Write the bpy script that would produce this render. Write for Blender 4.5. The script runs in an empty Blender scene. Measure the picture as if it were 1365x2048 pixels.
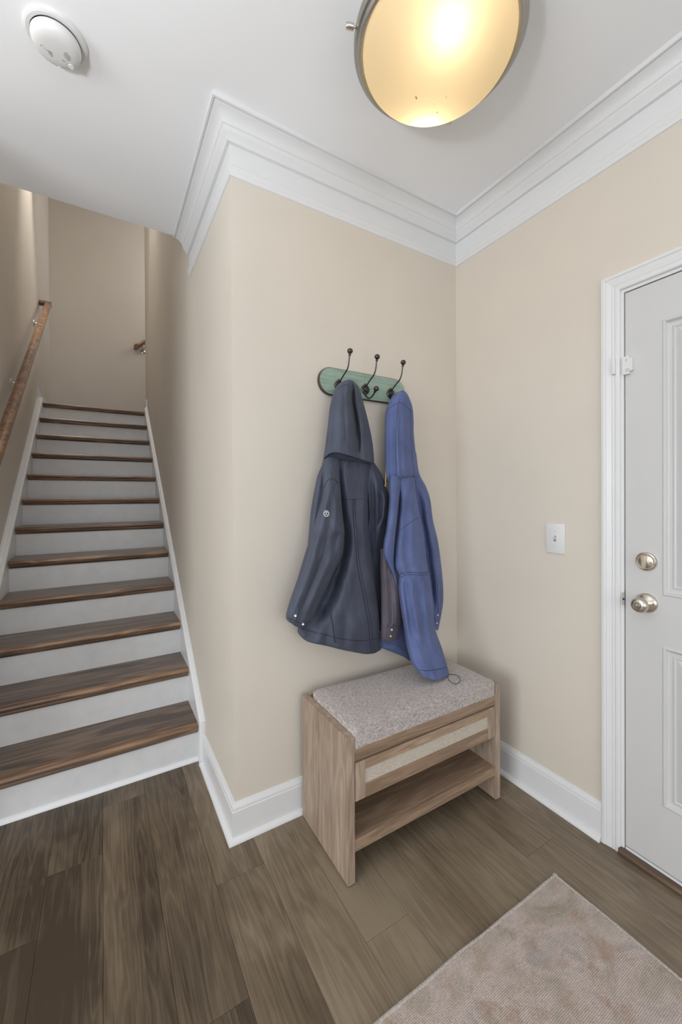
import bpy, bmesh, math, random
from mathutils import Vector, Matrix, noise
R = math.radians
rnd = random.Random(7)
SC = bpy.context.scene
COL = SC.collection

# ---------------------------------------------------------------- camera, world, lights, exposure
CAM = (-0.4299, -1.5300, 1.3127)
YAW, PITCH, ROLL = R(30.788), R(-0.340), R(-0.3015)
F_PX, PY = 802.87, 997.72
cam = bpy.data.cameras.new('camera')
cam.sensor_fit = 'VERTICAL'
cam.sensor_height = 36.0
cam.lens = 36.0 * F_PX / 2048.0
cam.shift_y = (PY - 1024.0) / 2048.0
cam.clip_start = 0.02
cam_ob = bpy.data.objects.new('camera', cam)
COL.objects.link(cam_ob)
_f = Vector((math.sin(YAW) * math.cos(PITCH), math.cos(YAW) * math.cos(PITCH), math.sin(PITCH)))
_r = Vector((math.cos(YAW), -math.sin(YAW), 0.0))
_u = _r.cross(_f)
_r2 = math.cos(ROLL) * _r + math.sin(ROLL) * _u
_u2 = -math.sin(ROLL) * _r + math.cos(ROLL) * _u
cam_ob.matrix_world = Matrix(((_r2.x, _u2.x, -_f.x, CAM[0]), (_r2.y, _u2.y, -_f.y, CAM[1]), (_r2.z, _u2.z, -_f.z, CAM[2]), (0, 0, 0, 1)))
SC.camera = cam_ob

world = bpy.data.worlds.new('sky')
SC.world = world
world.use_nodes = True
world.node_tree.nodes['Background'].inputs[0].default_value = (0.85, 0.93, 1.0, 1)
world.node_tree.nodes['Background'].inputs[1].default_value = 1.2

def area(name, loc, rot, sx, sy, watts, color=(1, 1, 1)):
    l = bpy.data.lights.new(name, 'AREA')
    l.shape = 'RECTANGLE'; l.size = sx; l.size_y = sy; l.energy = watts; l.color = color
    o = bpy.data.objects.new(name, l); COL.objects.link(o)
    o.location = loc; o.rotation_euler = rot
    return o
def spot(name, loc, rot, watts, angle, blend, color=(1, 1, 1), radius=0.04):
    l = bpy.data.lights.new(name, 'SPOT')
    l.energy = watts; l.spot_size = R(angle); l.spot_blend = blend; l.color = color; l.shadow_soft_size = radius
    o = bpy.data.objects.new(name, l); COL.objects.link(o)
    o.location = loc; o.rotation_euler = rot
    return o
# daylight through the windows of the room behind and beside the camera
area('daylight_left', (-3.56, -1.55, 1.45), (0, R(-90), 0), 1.7, 2.2, 70, (0.96, 0.98, 1.0))
area('daylight_back', (-1.0, -4.36, 1.45), (R(90), 0, 0), 3.2, 1.8, 36, (0.95, 0.975, 1.0))
# added fill light behind the camera, aimed up to brighten the ceiling
spot('ceiling_fill', (-1.45, -1.45, 1.45), (R(180), 0, 0), 130, 158, 0.8, (0.93, 0.965, 1.0), 0.12)
# downlights in the upper ceiling of the stairwell
def aim(o, p):
    o.rotation_euler = (Vector(p) - o.location).to_track_quat('-Z', 'Y').to_euler()
aim(spot('downlight', (-0.70, 2.72, 5.08), (0, 0, 0), 220, 40, 1.0, (1.0, 0.95, 0.88), 0.03), (-0.96, 2.80, 3.80))
aim(spot('downlight', (-0.26, 2.60, 5.08), (0, 0, 0), 70, 44, 1.0, (1.0, 0.95, 0.88), 0.03), (0.0, 2.62, 3.55))
area('upstairs_daylight', (1.2, 3.98, 4.3), (0, R(90), 0), 0.8, 0.8, 11, (0.97, 0.98, 1.0))
area('stairwell_fill', (-0.48, 1.75, 5.10), (0, 0, 0), 0.6, 0.9, 13, (0.98, 0.98, 1.0))  # added unseen fill lamp, lifts the dark front of the stairwell

SC.view_settings.view_transform = 'Standard'
SC.view_settings.look = 'None'
SC.view_settings.gamma = 1.0
SC.view_settings.use_curve_mapping = False
SC.view_settings.exposure = 0.0

# ---------------------------------------------------------------- materials
def nodes(name):
    m = bpy.data.materials.new(name); m.use_nodes = True
    nt = m.node_tree
    return m, nt, nt.nodes['Principled BSDF']
def L(nt, a, b): nt.links.new(a, b)
def N(nt, t, **kw):
    n = nt.nodes.new(t)
    for k, v in kw.items():
        if k in n.inputs: n.inputs[k].default_value = v
        else: setattr(n, k, v)
    return n
def ramp(nt, stops):
    n = nt.nodes.new('ShaderNodeValToRGB')
    e = n.color_ramp.elements
    while len(e) < len(stops): e.new(0.5)
    for i, (p, c) in enumerate(stops):
        e[i].position = p; e[i].color = (*c, 1)
    return n
def coords(nt, scale, per_object=0.0):
    tc = N(nt, 'ShaderNodeTexCoord')
    mp = N(nt, 'ShaderNodeMapping'); mp.inputs['Scale'].default_value = scale
    src = tc.outputs['Object']
    if per_object:
        oi = N(nt, 'ShaderNodeObjectInfo')
        ml = N(nt, 'ShaderNodeMath', operation='MULTIPLY'); ml.inputs[1].default_value = per_object
        L(nt, oi.outputs['Random'], ml.inputs[0])
        ad = N(nt, 'ShaderNodeVectorMath', operation='ADD')
        L(nt, src, ad.inputs[0]); L(nt, ml.outputs[0], ad.inputs[1]); src = ad.outputs[0]
    L(nt, src, mp.inputs['Vector'])
    return mp.outputs[0]
def math_(nt, op, a, b=None):
    n = N(nt, 'ShaderNodeMath', operation=op)
    for i, v in enumerate((a, b)):
        if v is None: continue
        if isinstance(v, (int, float)): n.inputs[i].default_value = v
        else: L(nt, v, n.inputs[i])
    return n.outputs[0]
def bump(nt, p, h, strength, dist=0.002):
    b = N(nt, 'ShaderNodeBump'); b.inputs['Strength'].default_value = strength; b.inputs['Distance'].default_value = dist
    L(nt, h, b.inputs['Height']); L(nt, b.outputs[0], p.inputs['Normal'])

def paint(name, col, rough=0.5, var=0.03, scale=6.0, bmp=0.05, bscale=180.0):
    m, nt, p = nodes(name)
    v = coords(nt, (1, 1, 1))
    n1 = N(nt, 'ShaderNodeTexNoise', Scale=scale, Detail=5.0); L(nt, v, n1.inputs['Vector'])
    r = ramp(nt, [(0.3, tuple(c * (1 - var) for c in col)), (0.7, tuple(min(1, c * (1 + var)) for c in col))])
    L(nt, n1.outputs[0], r.inputs[0]); L(nt, r.outputs[0], p.inputs['Base Color'])
    p.inputs['Roughness'].default_value = rough
    n2 = N(nt, 'ShaderNodeTexNoise', Scale=bscale, Detail=2.0); L(nt, v, n2.inputs['Vector'])
    bump(nt, p, n2.outputs[0], bmp, 0.001)
    return m
def wood(name, dark, mid, light, along, rough=0.45, grain=1.0, lines=26.0, contrast=1.0, per_object=37.0, patch=0.0, bmp=0.15, coat=0.0, lc=0.22, tone=False):
    m, nt, p = nodes(name)
    big = [9.0 * grain] * 3; fine = [230.0 * grain] * 3
    big['XYZ'.index(along)] = 0.9 * grain; fine['XYZ'.index(along)] = 5.0 * grain
    vb = coords(nt, big, per_object); vf = coords(nt, fine, per_object)
    n1 = N(nt, 'ShaderNodeTexNoise', Scale=1.0, Detail=3.0, Distortion=0.35); L(nt, vb, n1.inputs['Vector'])
    n2 = N(nt, 'ShaderNodeTexNoise', Scale=1.0, Detail=6.0, Roughness=0.65); L(nt, vf, n2.inputs['Vector'])
    s = math_(nt, 'SINE', math_(nt, 'MULTIPLY', n1.outputs[0], lines))
    ln = math_(nt, 'POWER', math_(nt, 'ADD', math_(nt, 'MULTIPLY', s, 0.5), 0.5), 1.6)
    a = math_(nt, 'MULTIPLY', n1.outputs[0], 0.45)
    b = math_(nt, 'MULTIPLY', ln, lc * contrast)
    c = math_(nt, 'MULTIPLY', n2.outputs[0], 0.55 * contrast)
    t = math_(nt, 'ADD', math_(nt, 'ADD', a, b), c)
    t = math_(nt, 'SUBTRACT', t, (0.275 + 0.4 * lc) * contrast - 0.275)
    if per_object:
        oi = N(nt, 'ShaderNodeObjectInfo')
        t = math_(nt, 'ADD', t, math_(nt, 'MULTIPLY', math_(nt, 'SUBTRACT', oi.outputs['Random'], 0.5), 0.16))
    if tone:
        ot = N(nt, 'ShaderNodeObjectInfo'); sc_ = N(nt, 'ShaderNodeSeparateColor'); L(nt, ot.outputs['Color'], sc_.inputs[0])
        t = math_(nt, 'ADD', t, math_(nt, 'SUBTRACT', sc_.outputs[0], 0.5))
    if patch:
        vp = coords(nt, (3.2, 3.2, 3.2), per_object * 0.31)
        n3 = N(nt, 'ShaderNodeTexNoise', Scale=1.0, Detail=4.0, Distortion=0.6); L(nt, vp, n3.inputs['Vector'])
        t = math_(nt, 'ADD', t, math_(nt, 'MULTIPLY', math_(nt, 'SUBTRACT', n3.outputs[0], 0.5), patch))
    r = ramp(nt, [(0.22, dark), (0.5, mid), (0.78, light)])
    L(nt, t, r.inputs[0]); L(nt, r.outputs[0], p.inputs['Base Color'])
    p.inputs['Roughness'].default_value = rough
    p.inputs['Coat Weight'].default_value = coat
    p.inputs['Coat Roughness'].default_value = 0.25
    bump(nt, p, math_(nt, 'ADD', c, b), bmp, 0.0012)
    return m
def metal(name, col, rough):
    m, nt, p = nodes(name)
    p.inputs['Metallic'].default_value = 1.0
    p.inputs['Base Color'].default_value = (*col, 1)
    v = coords(nt, (3, 3, 120))
    n = N(nt, 'ShaderNodeTexNoise', Scale=8.0, Detail=3.0); L(nt, v, n.inputs['Vector'])
    rr = N(nt, 'ShaderNodeMapRange'); rr.inputs[3].default_value = rough * 0.8; rr.inputs[4].default_value = rough * 1.25
    L(nt, n.outputs[0], rr.inputs[0]); L(nt, rr.outputs[0], p.inputs['Roughness'])
    return m
def plain(name, col, rough=0.5, metallic=0.0):
    m, nt, p = nodes(name)
    p.inputs['Base Color'].default_value = (*col, 1); p.inputs['Roughness'].default_value = rough; p.inputs['Metallic'].default_value = metallic
    v = coords(nt, (1, 1, 1)); n = N(nt, 'ShaderNodeTexNoise', Scale=300.0); L(nt, v, n.inputs['Vector'])
    bump(nt, p, n.outputs[0], 0.03, 0.0005)
    return m
def fabric(name, c1, c2, thread=900.0, rough=0.8, sheen=0.25, bmp=0.25, mottle=9.0, aniso=(1, 1, 1)):
    m, nt, p = nodes(name)
    v = coords(nt, aniso)
    n1 = N(nt, 'ShaderNodeTexNoise', Scale=mottle, Detail=4.0); L(nt, v, n1.inputs['Vector'])
    n2 = N(nt, 'ShaderNodeTexNoise', Scale=thread, Detail=2.0); L(nt, v, n2.inputs['Vector'])
    t = math_(nt, 'ADD', math_(nt, 'MULTIPLY', n1.outputs[0], 0.6), math_(nt, 'MULTIPLY', n2.outputs[0], 0.4))
    r = ramp(nt, [(0.3, c1), (0.7, c2)]); L(nt, t, r.inputs[0]); L(nt, r.outputs[0], p.inputs['Base Color'])
    p.inputs['Roughness'].default_value = rough
    p.inputs['Sheen Weight'].default_value = sheen
    n3 = N(nt, 'ShaderNodeTexNoise', Scale=38.0, Detail=4.0); L(nt, v, n3.inputs['Vector'])
    h = math_(nt, 'ADD', math_(nt, 'MULTIPLY', n2.outputs[0], 0.25), n3.outputs[0])
    bump(nt, p, h, bmp, 0.003)
    return m
def heather(name, dark, mid, light, fx, fy, bmp=0.4):
    # woven melange cloth: threads stretched both ways
    m, nt, p = nodes(name)
    va = coords(nt, (fx, fy, fy)); vb = coords(nt, (fy, fx, fx * 2))
    a = N(nt, 'ShaderNodeTexNoise', Scale=1.0, Detail=3.0); L(nt, va, a.inputs['Vector'])
    b = N(nt, 'ShaderNodeTexNoise', Scale=1.0, Detail=3.0); L(nt, vb, b.inputs['Vector'])
    t = math_(nt, 'MULTIPLY', math_(nt, 'ADD', a.outputs[0], b.outputs[0]), 0.5)
    r = ramp(nt, [(0.36, dark), (0.5, mid), (0.64, light)]); L(nt, t, r.inputs[0]); L(nt, r.outputs[0], p.inputs['Base Color'])
    p.inputs['Roughness'].default_value = 0.9; p.inputs['Sheen Weight'].default_value = 0.2
    bump(nt, p, t, bmp, 0.002)
    return m

M = {}
M['wall'] = paint('wall_paint', (0.665, 0.610, 0.535), 0.6, 0.02, 3.0, 0.06, 260)
M['ceiling'] = paint('ceiling_paint', (0.88, 0.885, 0.905), 0.75, 0.012, 2.0, 0.04, 200)
M['trim'] = paint('white_trim_paint', (0.725, 0.73, 0.74), 0.32, 0.006, 8.0, 0.008, 60)
M['riser'] = paint('scuffed_white_paint', (0.64, 0.64, 0.645), 0.4, 0.045, 14.0, 0.03, 90)
M['door'] = paint('white_door_paint', (0.595, 0.595, 0.595), 0.34, 0.012, 5.0, 0.05, 60)
M['plastic'] = plain('white_plastic', (0.72, 0.72, 0.715), 0.3)
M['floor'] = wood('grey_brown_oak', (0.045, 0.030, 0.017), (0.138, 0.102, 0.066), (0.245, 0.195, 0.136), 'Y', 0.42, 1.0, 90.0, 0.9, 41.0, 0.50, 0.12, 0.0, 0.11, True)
M['tread'] = wood('stained_oak_tread', (0.038, 0.022, 0.013), (0.130, 0.085, 0.056), (0.26, 0.175, 0.115), 'X', 0.36, 1.5, 30.0, 1.1, 23.0, 0.10, 0.2, 0.2)
M['nosing'] = wood('worn_oak_nosing', (0.05, 0.024, 0.011), (0.17, 0.092, 0.048), (0.36, 0.215, 0.115), 'X', 0.3, 1.8, 30.0, 1.1, 23.0, 0.12, 0.2, 0.3)
M['rail'] = wood('stained_oak_rail', (0.075, 0.030, 0.011), (0.20, 0.092, 0.036), (0.34, 0.18, 0.078), 'Y', 0.24, 2.2, 26.0, 1.0, 11.0, 0.0, 0.06, 0.5)
M['sill'] = wood('oak_sill', (0.045, 0.026, 0.015), (0.13, 0.083, 0.052), (0.24, 0.165, 0.11), 'Y', 0.45, 2.0, 24.0, 1.0, 0.0, 0.0, 0.12)
M['bench_v'] = wood('light_oak_upright', (0.145, 0.100, 0.068), (0.315, 0.236, 0.176), (0.485, 0.385, 0.298), 'Z', 0.5, 2.0, 46.0, 1.05, 17.0, 0.10, 0.12, 0.0, 0.13)
M['bench_h'] = wood('light_oak_board', (0.135, 0.086, 0.055), (0.290, 0.198, 0.132), (0.46, 0.340, 0.238), 'X', 0.5, 2.0, 46.0, 1.05, 17.0, 0.10, 0.12, 0.0, 0.13)
M['nickel'] = metal('satin_nickel', (0.62, 0.57, 0.50), 0.28)
M['nickel_dark'] = metal('brushed_nickel', (0.40, 0.385, 0.36), 0.33)
M['iron'] = metal('dark_pewter', (0.085, 0.075, 0.072), 0.3)
M['steel'] = metal('steel', (0.7, 0.7, 0.7), 0.3)
M['brass'] = metal('brass_zip', (0.55, 0.36, 0.12), 0.35)
M['dark'] = plain('dark_gap', (0.02, 0.02, 0.02), 0.8)
M['grey'] = plain('grey_print', (0.22, 0.22, 0.22), 0.6)
M['black_cord'] = plain('black_cord', (0.012, 0.012, 0.014), 0.6)
M['navy'] = fabric('navy_softshell', (0.033, 0.040, 0.064), (0.068, 0.080, 0.124), 700, 0.6, 0.06, 0.35)
M['navy_thread'] = plain('navy_thread', (0.012, 0.014, 0.022), 0.8)
M['blue'] = fabric('blue_cotton', (0.068, 0.092, 0.210), (0.124, 0.166, 0.355), 700, 0.85, 0.06, 0.4)
M['shaded_blue'] = fabric('shaded_blue_cotton', (0.070, 0.060, 0.078), (0.130, 0.112, 0.140), 700, 0.85, 0.06, 0.4)  # the blue cotton again, with the sleeve's shade mixed into its colour
M['blue_thread'] = plain('blue_thread', (0.030, 0.036, 0.075), 0.8)
M['fold_shade'] = plain('painted_fold_shade', (0.016, 0.015, 0.018), 0.9)  # near-black colour for the painted shade in the hood's fold
M['cushion'] = heather('greige_melange_linen', (0.185, 0.158, 0.147), (0.42, 0.370, 0.350), (0.72, 0.665, 0.64), 70, 900, 0.35)
M['outside'] = plain('neutral_wall', (0.72, 0.66, 0.56), 0.7)

M['debris'] = plain('brown_debris', (0.55, 0.40, 0.20), 0.9)

def rattan_mat():
    m, nt, p = nodes('woven_cane')
    tc = N(nt, 'ShaderNodeTexCoord'); sx = N(nt, 'ShaderNodeSeparateXYZ'); L(nt, tc.outputs['Object'], sx.inputs[0])
    wx = math_(nt, 'SINE', math_(nt, 'MULTIPLY', sx.outputs[0], 1050.0))
    wz = math_(nt, 'SINE', math_(nt, 'MULTIPLY', sx.outputs[2], 900.0))
    c = math_(nt, 'MULTIPLY', wx, wz)
    v = coords(nt, (80, 80, 500)); n = N(nt, 'ShaderNodeTexNoise', Scale=1.0, Detail=3.0); L(nt, v, n.inputs['Vector'])
    t = math_(nt, 'ADD', math_(nt, 'MULTIPLY', c, 0.5), math_(nt, 'ADD', math_(nt, 'MULTIPLY', n.outputs[0], 0.5), 0.25))
    r = ramp(nt, [(0.25, (0.24, 0.165, 0.10)), (0.5, (0.60, 0.53, 0.44)), (0.7, (0.82, 0.79, 0.73))])
    L(nt, t, r.inputs[0]); L(nt, r.outputs[0], p.inputs['Base Color']); p.inputs['Roughness'].default_value = 0.7
    bump(nt, p, t, 0.5, 0.002)
    return m
M['rattan'] = rattan_mat()
def board_mat():
    m, nt, p = nodes('distressed_green_paint')
    v = coords(nt, (5, 60, 60)); n = N(nt, 'ShaderNodeTexNoise', Scale=1.0, Detail=6.0, Roughness=0.7); L(nt, v, n.inputs['Vector'])
    v2 = coords(nt, (14, 14, 14)); n2 = N(nt, 'ShaderNodeTexNoise', Scale=1.0, Detail=4.0); L(nt, v2, n2.inputs['Vector'])
    t = math_(nt, 'ADD', math_(nt, 'MULTIPLY', n.outputs[0], 0.7), math_(nt, 'MULTIPLY', n2.outputs[0], 0.3))
    r = ramp(nt, [(0.31, (0.09, 0.065, 0.05)), (0.37, (0.19, 0.265, 0.215)), (0.5, (0.27, 0.375, 0.305)), (0.68, (0.38, 0.47, 0.395))])
    L(nt, t, r.inputs[0]); L(nt, r.outputs[0], p.inputs['Base Color']); p.inputs['Roughness'].default_value = 0.6
    bump(nt, p, t, 0.4, 0.002)
    return m
M['board'] = board_mat()
M['board_edge'] = wood('worn_brown_edge', (0.03, 0.022, 0.018), (0.075, 0.052, 0.040), (0.14, 0.10, 0.08), 'X', 0.7, 2.0, 20.0, 1.0, 0.0)
def rug_mat():
    m, nt, p = nodes('faded_rug_pile')
    v = coords(nt, (1, 1, 1))
    big = N(nt, 'ShaderNodeTexNoise', Scale=7.0, Detail=6.0, Roughness=0.62, Distortion=0.7); L(nt, v, big.inputs['Vector'])
    r1 = ramp(nt, [(0.30, (0.29, 0.245, 0.19)), (0.44, (0.42, 0.35, 0.295)), (0.55, (0.50, 0.415, 0.375)), (0.70, (0.34, 0.305, 0.285))])
    L(nt, big.outputs[0], r1.inputs[0])
    warm = N(nt, 'ShaderNodeTexNoise', Scale=15.0, Detail=5.0, Roughness=0.7); L(nt, v, warm.inputs['Vector'])
    r2 = ramp(nt, [(0.52, (0, 0, 0)), (0.72, (1, 1, 1))]); L(nt, warm.outputs[0], r2.inputs[0])
    mx = N(nt, 'ShaderNodeMix', data_type='RGBA'); L(nt, r2.outputs[0], mx.inputs[0]); L(nt, r1.outputs[0], mx.inputs[6]); mx.inputs[7].default_value = (0.36, 0.235, 0.165, 1)
    sp = N(nt, 'ShaderNodeTexNoise', Scale=420.0, Detail=3.0); L(nt, v, sp.inputs['Vector'])
    r3 = ramp(nt, [(0.3, (0.55, 0.55, 0.55)), (0.7, (1.4, 1.4, 1.4))]); L(nt, sp.outputs[0], r3.inputs[0])
    mu = N(nt, 'ShaderNodeMix', data_type='RGBA', blend_type='MULTIPLY'); mu.inputs[0].default_value = 0.7
    L(nt, mx.outputs[2], mu.inputs[6]); L(nt, r3.outputs[0], mu.inputs[7]); L(nt, mu.outputs[2], p.inputs['Base Color'])
    p.inputs['Roughness'].default_value = 0.95; p.inputs['Sheen Weight'].default_value = 0.3
    sy = N(nt, 'ShaderNodeSeparateXYZ'); L(nt, v, sy.inputs[0])
    rib = math_(nt, 'SINE', math_(nt, 'MULTIPLY', sy.outputs[1], 1500.0))
    bump(nt, p, math_(nt, 'ADD', math_(nt, 'MULTIPLY', rib, 0.25), sp.outputs[0]), 0.7, 0.003)
    return m
M['rug'] = rug_mat()
M['rug_edge'] = heather('rug_binding', (0.26, 0.235, 0.215), (0.40, 0.365, 0.335), (0.56, 0.52, 0.48), 300, 300, 0.6)
def glass_mat():
    m = bpy.data.materials.new('frosted_glass'); m.use_nodes = True
    nt = m.node_tree; nt.nodes.clear()
    out = N(nt, 'ShaderNodeOutputMaterial'); mix = N(nt, 'ShaderNodeMixShader'); mix.inputs[0].default_value = 0.12
    tr = N(nt, 'ShaderNodeBsdfTranslucent'); tr.inputs['Color'].default_value = (0.80, 0.71, 0.52, 1)
    gl = N(nt, 'ShaderNodeBsdfDiffuse'); gl.inputs['Color'].default_value = (0.85, 0.82, 0.76, 1)
    L(nt, tr.outputs[0], mix.inputs[1]); L(nt, gl.outputs[0], mix.inputs[2]); L(nt, mix.outputs[0], out.inputs[0])
    return m
M['glass'] = glass_mat()
def bulb_mat(watt):
    m = bpy.data.materials.new('lit_bulb'); m.use_nodes = True
    nt = m.node_tree; nt.nodes.clear()
    out = N(nt, 'ShaderNodeOutputMaterial'); e = N(nt, 'ShaderNodeEmission'); e.inputs[0].default_value = (1.0, 0.80, 0.55, 1); e.inputs[1].default_value = watt
    L(nt, e.outputs[0], out.inputs[0])
    return m
BULB = 16.0
M['bulb'] = bulb_mat(BULB)

# ---------------------------------------------------------------- object helpers
def wloc(o):
    v = Vector((0, 0, 0))
    while o: v += o.location; o = o.parent
    return v
def obj(name, bm, mat, parent=None, smooth=False, label=None, kind=None):
    """one bmesh in world coordinates becomes ONE mesh object (a part when it has a parent)"""
    me = bpy.data.meshes.new(name)
    bmesh.ops.recalc_face_normals(bm, faces=bm.faces[:])
    if parent is not None: bmesh.ops.translate(bm, verts=bm.verts[:], vec=-wloc(parent))
    bm.to_mesh(me); bm.free()
    for m in (mat if isinstance(mat, (list, tuple)) else [mat]): me.materials.append(m)
    if smooth:
        for f in me.polygons: f.use_smooth = True
        me.set_sharp_from_angle(angle=R(smooth if smooth is not True else 40))
    o = bpy.data.objects.new(name, me); COL.objects.link(o)
    if parent is not None: o.parent = parent
    if label: o['label'] = label
    if kind: o['kind'] = kind
    return o
def thing(name, label, cat, loc, group=None):
    o = bpy.data.objects.new(name, None); COL.objects.link(o); o.location = loc; o.empty_display_size = 0.05
    o['label'] = label; o['category'] = cat
    if group: o['group'] = group
    return o
def struct(name, bm, mat, label=None, smooth=False):
    return obj(name, bm, mat, None, smooth, label, 'structure')
def BM(): return bmesh.new()
def box(bm, x0, x1, y0, y1, z0, z1, bev=0.0, seg=2):
    xs, ys, zs = sorted((x0, x1)), sorted((y0, y1)), sorted((z0, z1))
    v = [bm.verts.new((x, y, z)) for x in xs for y in ys for z in zs]
    q = [(0, 1, 3, 2), (4, 6, 7, 5), (0, 4, 5, 1), (2, 3, 7, 6), (0, 2, 6, 4), (1, 5, 7, 3)]
    fs = [bm.faces.new([v[i] for i in f]) for f in q]
    if bev:
        es = list({e for f in fs for e in f.edges})
        bmesh.ops.bevel(bm, geom=es, offset=bev, segments=seg, affect='EDGES', profile=0.5)
    return bm
def boxes(lst, bev=0.0):
    bm = BM()
    for b in lst: box(bm, *b, bev=bev)
    return bm
def rings(bm, loops, closed=True, cap0=True, cap1=True):
    vs = [[bm.verts.new(p) for p in l] for l in loops]
    n = len(vs[0])
    for a, b in zip(vs, vs[1:]):
        for i in range(n if closed else n - 1):
            j = (i + 1) % n
            bm.faces.new((a[i], a[j], b[j], b[i]))
    if cap0: bm.faces.new(vs[0])
    if cap1: bm.faces.new(vs[-1][::-1])
    return bm
def tube(bm, pts, rad, n=10, caps=True):
    pts = [Vector(p) for p in pts]
    rads = rad if isinstance(rad, (list, tuple)) else [rad] * len(pts)
    t0 = (pts[1] - pts[0]).normalized()
    up = t0.orthogonal().normalized()
    loops = []
    for i, p in enumerate(pts):
        t = (pts[min(i + 1, len(pts) - 1)] - pts[max(i - 1, 0)]).normalized()
        up = (up - t * up.dot(t)).normalized(); s = t.cross(up)
        loops.append([p + (up * math.cos(a) + s * math.sin(a)) * rads[i] for a in [2 * math.pi * k / n for k in range(n)]])
    return rings(bm, loops, True, caps, caps)
def catmull(pts, sub=6):
    pts = [Vector(p) for p in pts]
    P = [2 * pts[0] - pts[1]] + pts + [2 * pts[-1] - pts[-2]]
    out = []
    for i in range(len(pts) - 1):
        a, b, c, d = P[i:i + 4]
        for k in range(sub):
            f = k / sub
            out.append(0.5 * ((2 * b) + (c - a) * f + (2 * a - 5 * b + 4 * c - d) * f * f + (3 * b - a - 3 * c + d) * f ** 3))
    out.append(pts[-1])
    return out
def lathe(bm, prof, origin, axis='Z', n=32, cap0=True, cap1=True, frame=None):
    """prof = (radius, height along the axis) pairs"""
    o = Vector(origin)
    if frame: ex, ey, ez = frame
    elif axis == 'Z': ex, ey, ez = Vector((1, 0, 0)), Vector((0, 1, 0)), Vector((0, 0, 1))
    elif axis == '-X': ex, ey, ez = Vector((0, 1, 0)), Vector((0, 0, 1)), Vector((-1, 0, 0))
    elif axis == '-Y': ex, ey, ez = Vector((1, 0, 0)), Vector((0, 0, 1)), Vector((0, -1, 0))
    loops = [[o + ez * h + (ex * math.cos(a) + ey * math.sin(a)) * max(r, 1e-4) for a in [2 * math.pi * k / n for k in range(n)]] for r, h in prof]
    return rings(bm, loops, True, cap0, cap1)
def frame_to(d):
    ez = Vector(d).normalized(); ex = ez.orthogonal().normalized(); return (ex, ez.cross(ex), ez)
def sweep(path, nrm, prof, flip=1.0, which=None, ends=True):
    """profile (a sideways, b along nrm) mitred along a flat path; one bmesh per segment (or only the ones asked for)"""
    path = [Vector(p) for p in path]; nrm = Vector(nrm).normalized()
    sides = []
    for i in range(len(path)):
        ts = []
        if i > 0: ts.append((path[i] - path[i - 1]).normalized())
        if i < len(path) - 1: ts.append((path[i + 1] - path[i]).normalized())
        ss = [t.cross(nrm) * flip for t in ts]
        if len(ss) == 1: sides.append(ss[0])
        else:
            m = (ss[0] + ss[1]).normalized(); sides.append(m / max(0.2, m.dot(ss[0])))
    out = []
    for i in range(len(path) - 1):
        if which is not None and i not in which: continue
        bm = BM()
        rings(bm, [[path[k] + sides[k] * a + nrm * b for a, b in prof] for k in (i, i + 1)], True, ends, ends)
        out.append(bm)
    return out
def prism(bm, poly, axis, a0, a1):
    def P(u, v, a): return (a, u, v) if axis == 'X' else ((u, a, v) if axis == 'Y' else (u, v, a))
    return rings(bm, [[P(u, v, a) for u, v in poly] for a in (a0, a1)])
def arc(cx, cy, r, a0, a1, n):
    return [(cx + r * math.cos(R(a0 + (a1 - a0) * k / n)), cy + r * math.sin(R(a0 + (a1 - a0) * k / n))) for k in range(n + 1)]
def copy_tree(o, parent=None, loc=None):
    c = o.copy(); COL.objects.link(c)
    if parent is not None: c.parent = parent
    if loc is not None: c.location = loc
    for ch in list(o.children): copy_tree(ch, c)
    return c
# ---------------------------------------------------------------- the setting
W, H = 1.203, 2.743          # right wall, ceiling height
XL = -0.96                   # left wall of the stairwell
YB = 4.45                    # wall at the back of the landing
YE = 3.46                    # end of the wall beside the stairs
YC = 0.827                   # where the ceiling stops and the stairwell opens up
RISE, RUN, Y0N = 0.187, 0.2509, 0.534
UP = 5.15
def nose(y): return RISE + (y - Y0N) * RISE / RUN
DY0, DY1, DH = -0.806, -1.722, 2.043     # door leaf

# floor: a subfloor with every plank laid on it
fl = struct('floor', boxes([(-3.5, W, -4.3, 0.58, -0.06, -0.0125)]), M['floor'], 'wide grey brown oak plank floor of the entry')
seams = [-0.605 - 0.166 * k for k in range(17, 0, -1)] + [-0.605, -0.437, -0.275, -0.107, 0.060, 0.228, 0.388, 0.555, 0.720, 0.886, 1.050, W - 0.004]
joint_at = {-0.771: -0.04, -0.605: 0.185, -0.437: 0.443, -0.275: -0.505, -0.107: -0.155, 0.06: -0.98, 0.228: -0.557, 0.388: -1.1, 0.555: -0.2, 0.72: -0.8, 0.886: -0.627, 1.05: -0.389}
for i in range(len(seams) - 1):
    a, b = seams[i], seams[i + 1]
    j0 = joint_at.get(round(a, 3), rnd.uniform(-1.0, 0.4))
    ys = [j0]
    y = j0
    while y > -4.3: y -= rnd.uniform(1.15, 1.7); ys.append(max(y, -4.3))
    top = 0.57 if a < 0 else 0.02
    ys = [top] + [v for v in ys if v < top - 0.05]
    for k in range(len(ys) - 1):
        z = rnd.uniform(-0.0006, 0.0004) if b < W - 0.01 else 0
        bm = BM(); box(bm, a + 0.0003, b - 0.0003, ys[k + 1] + 0.0004, ys[k] - 0.0004, -0.0125, z, bev=0.0007, seg=1)
        pk = obj('plank', bm, M['floor'], fl)
        tn = 0.22 if a < -0.62 else (0.30 if a < -0.45 else (0.43 if a < -0.2 else (0.52 if a < 0.0 else 0.66)))  # light falloff towards the left put into plank tones, besides plank variation
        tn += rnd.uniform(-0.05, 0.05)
        pk.color = (tn, tn, tn, 1)

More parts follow.
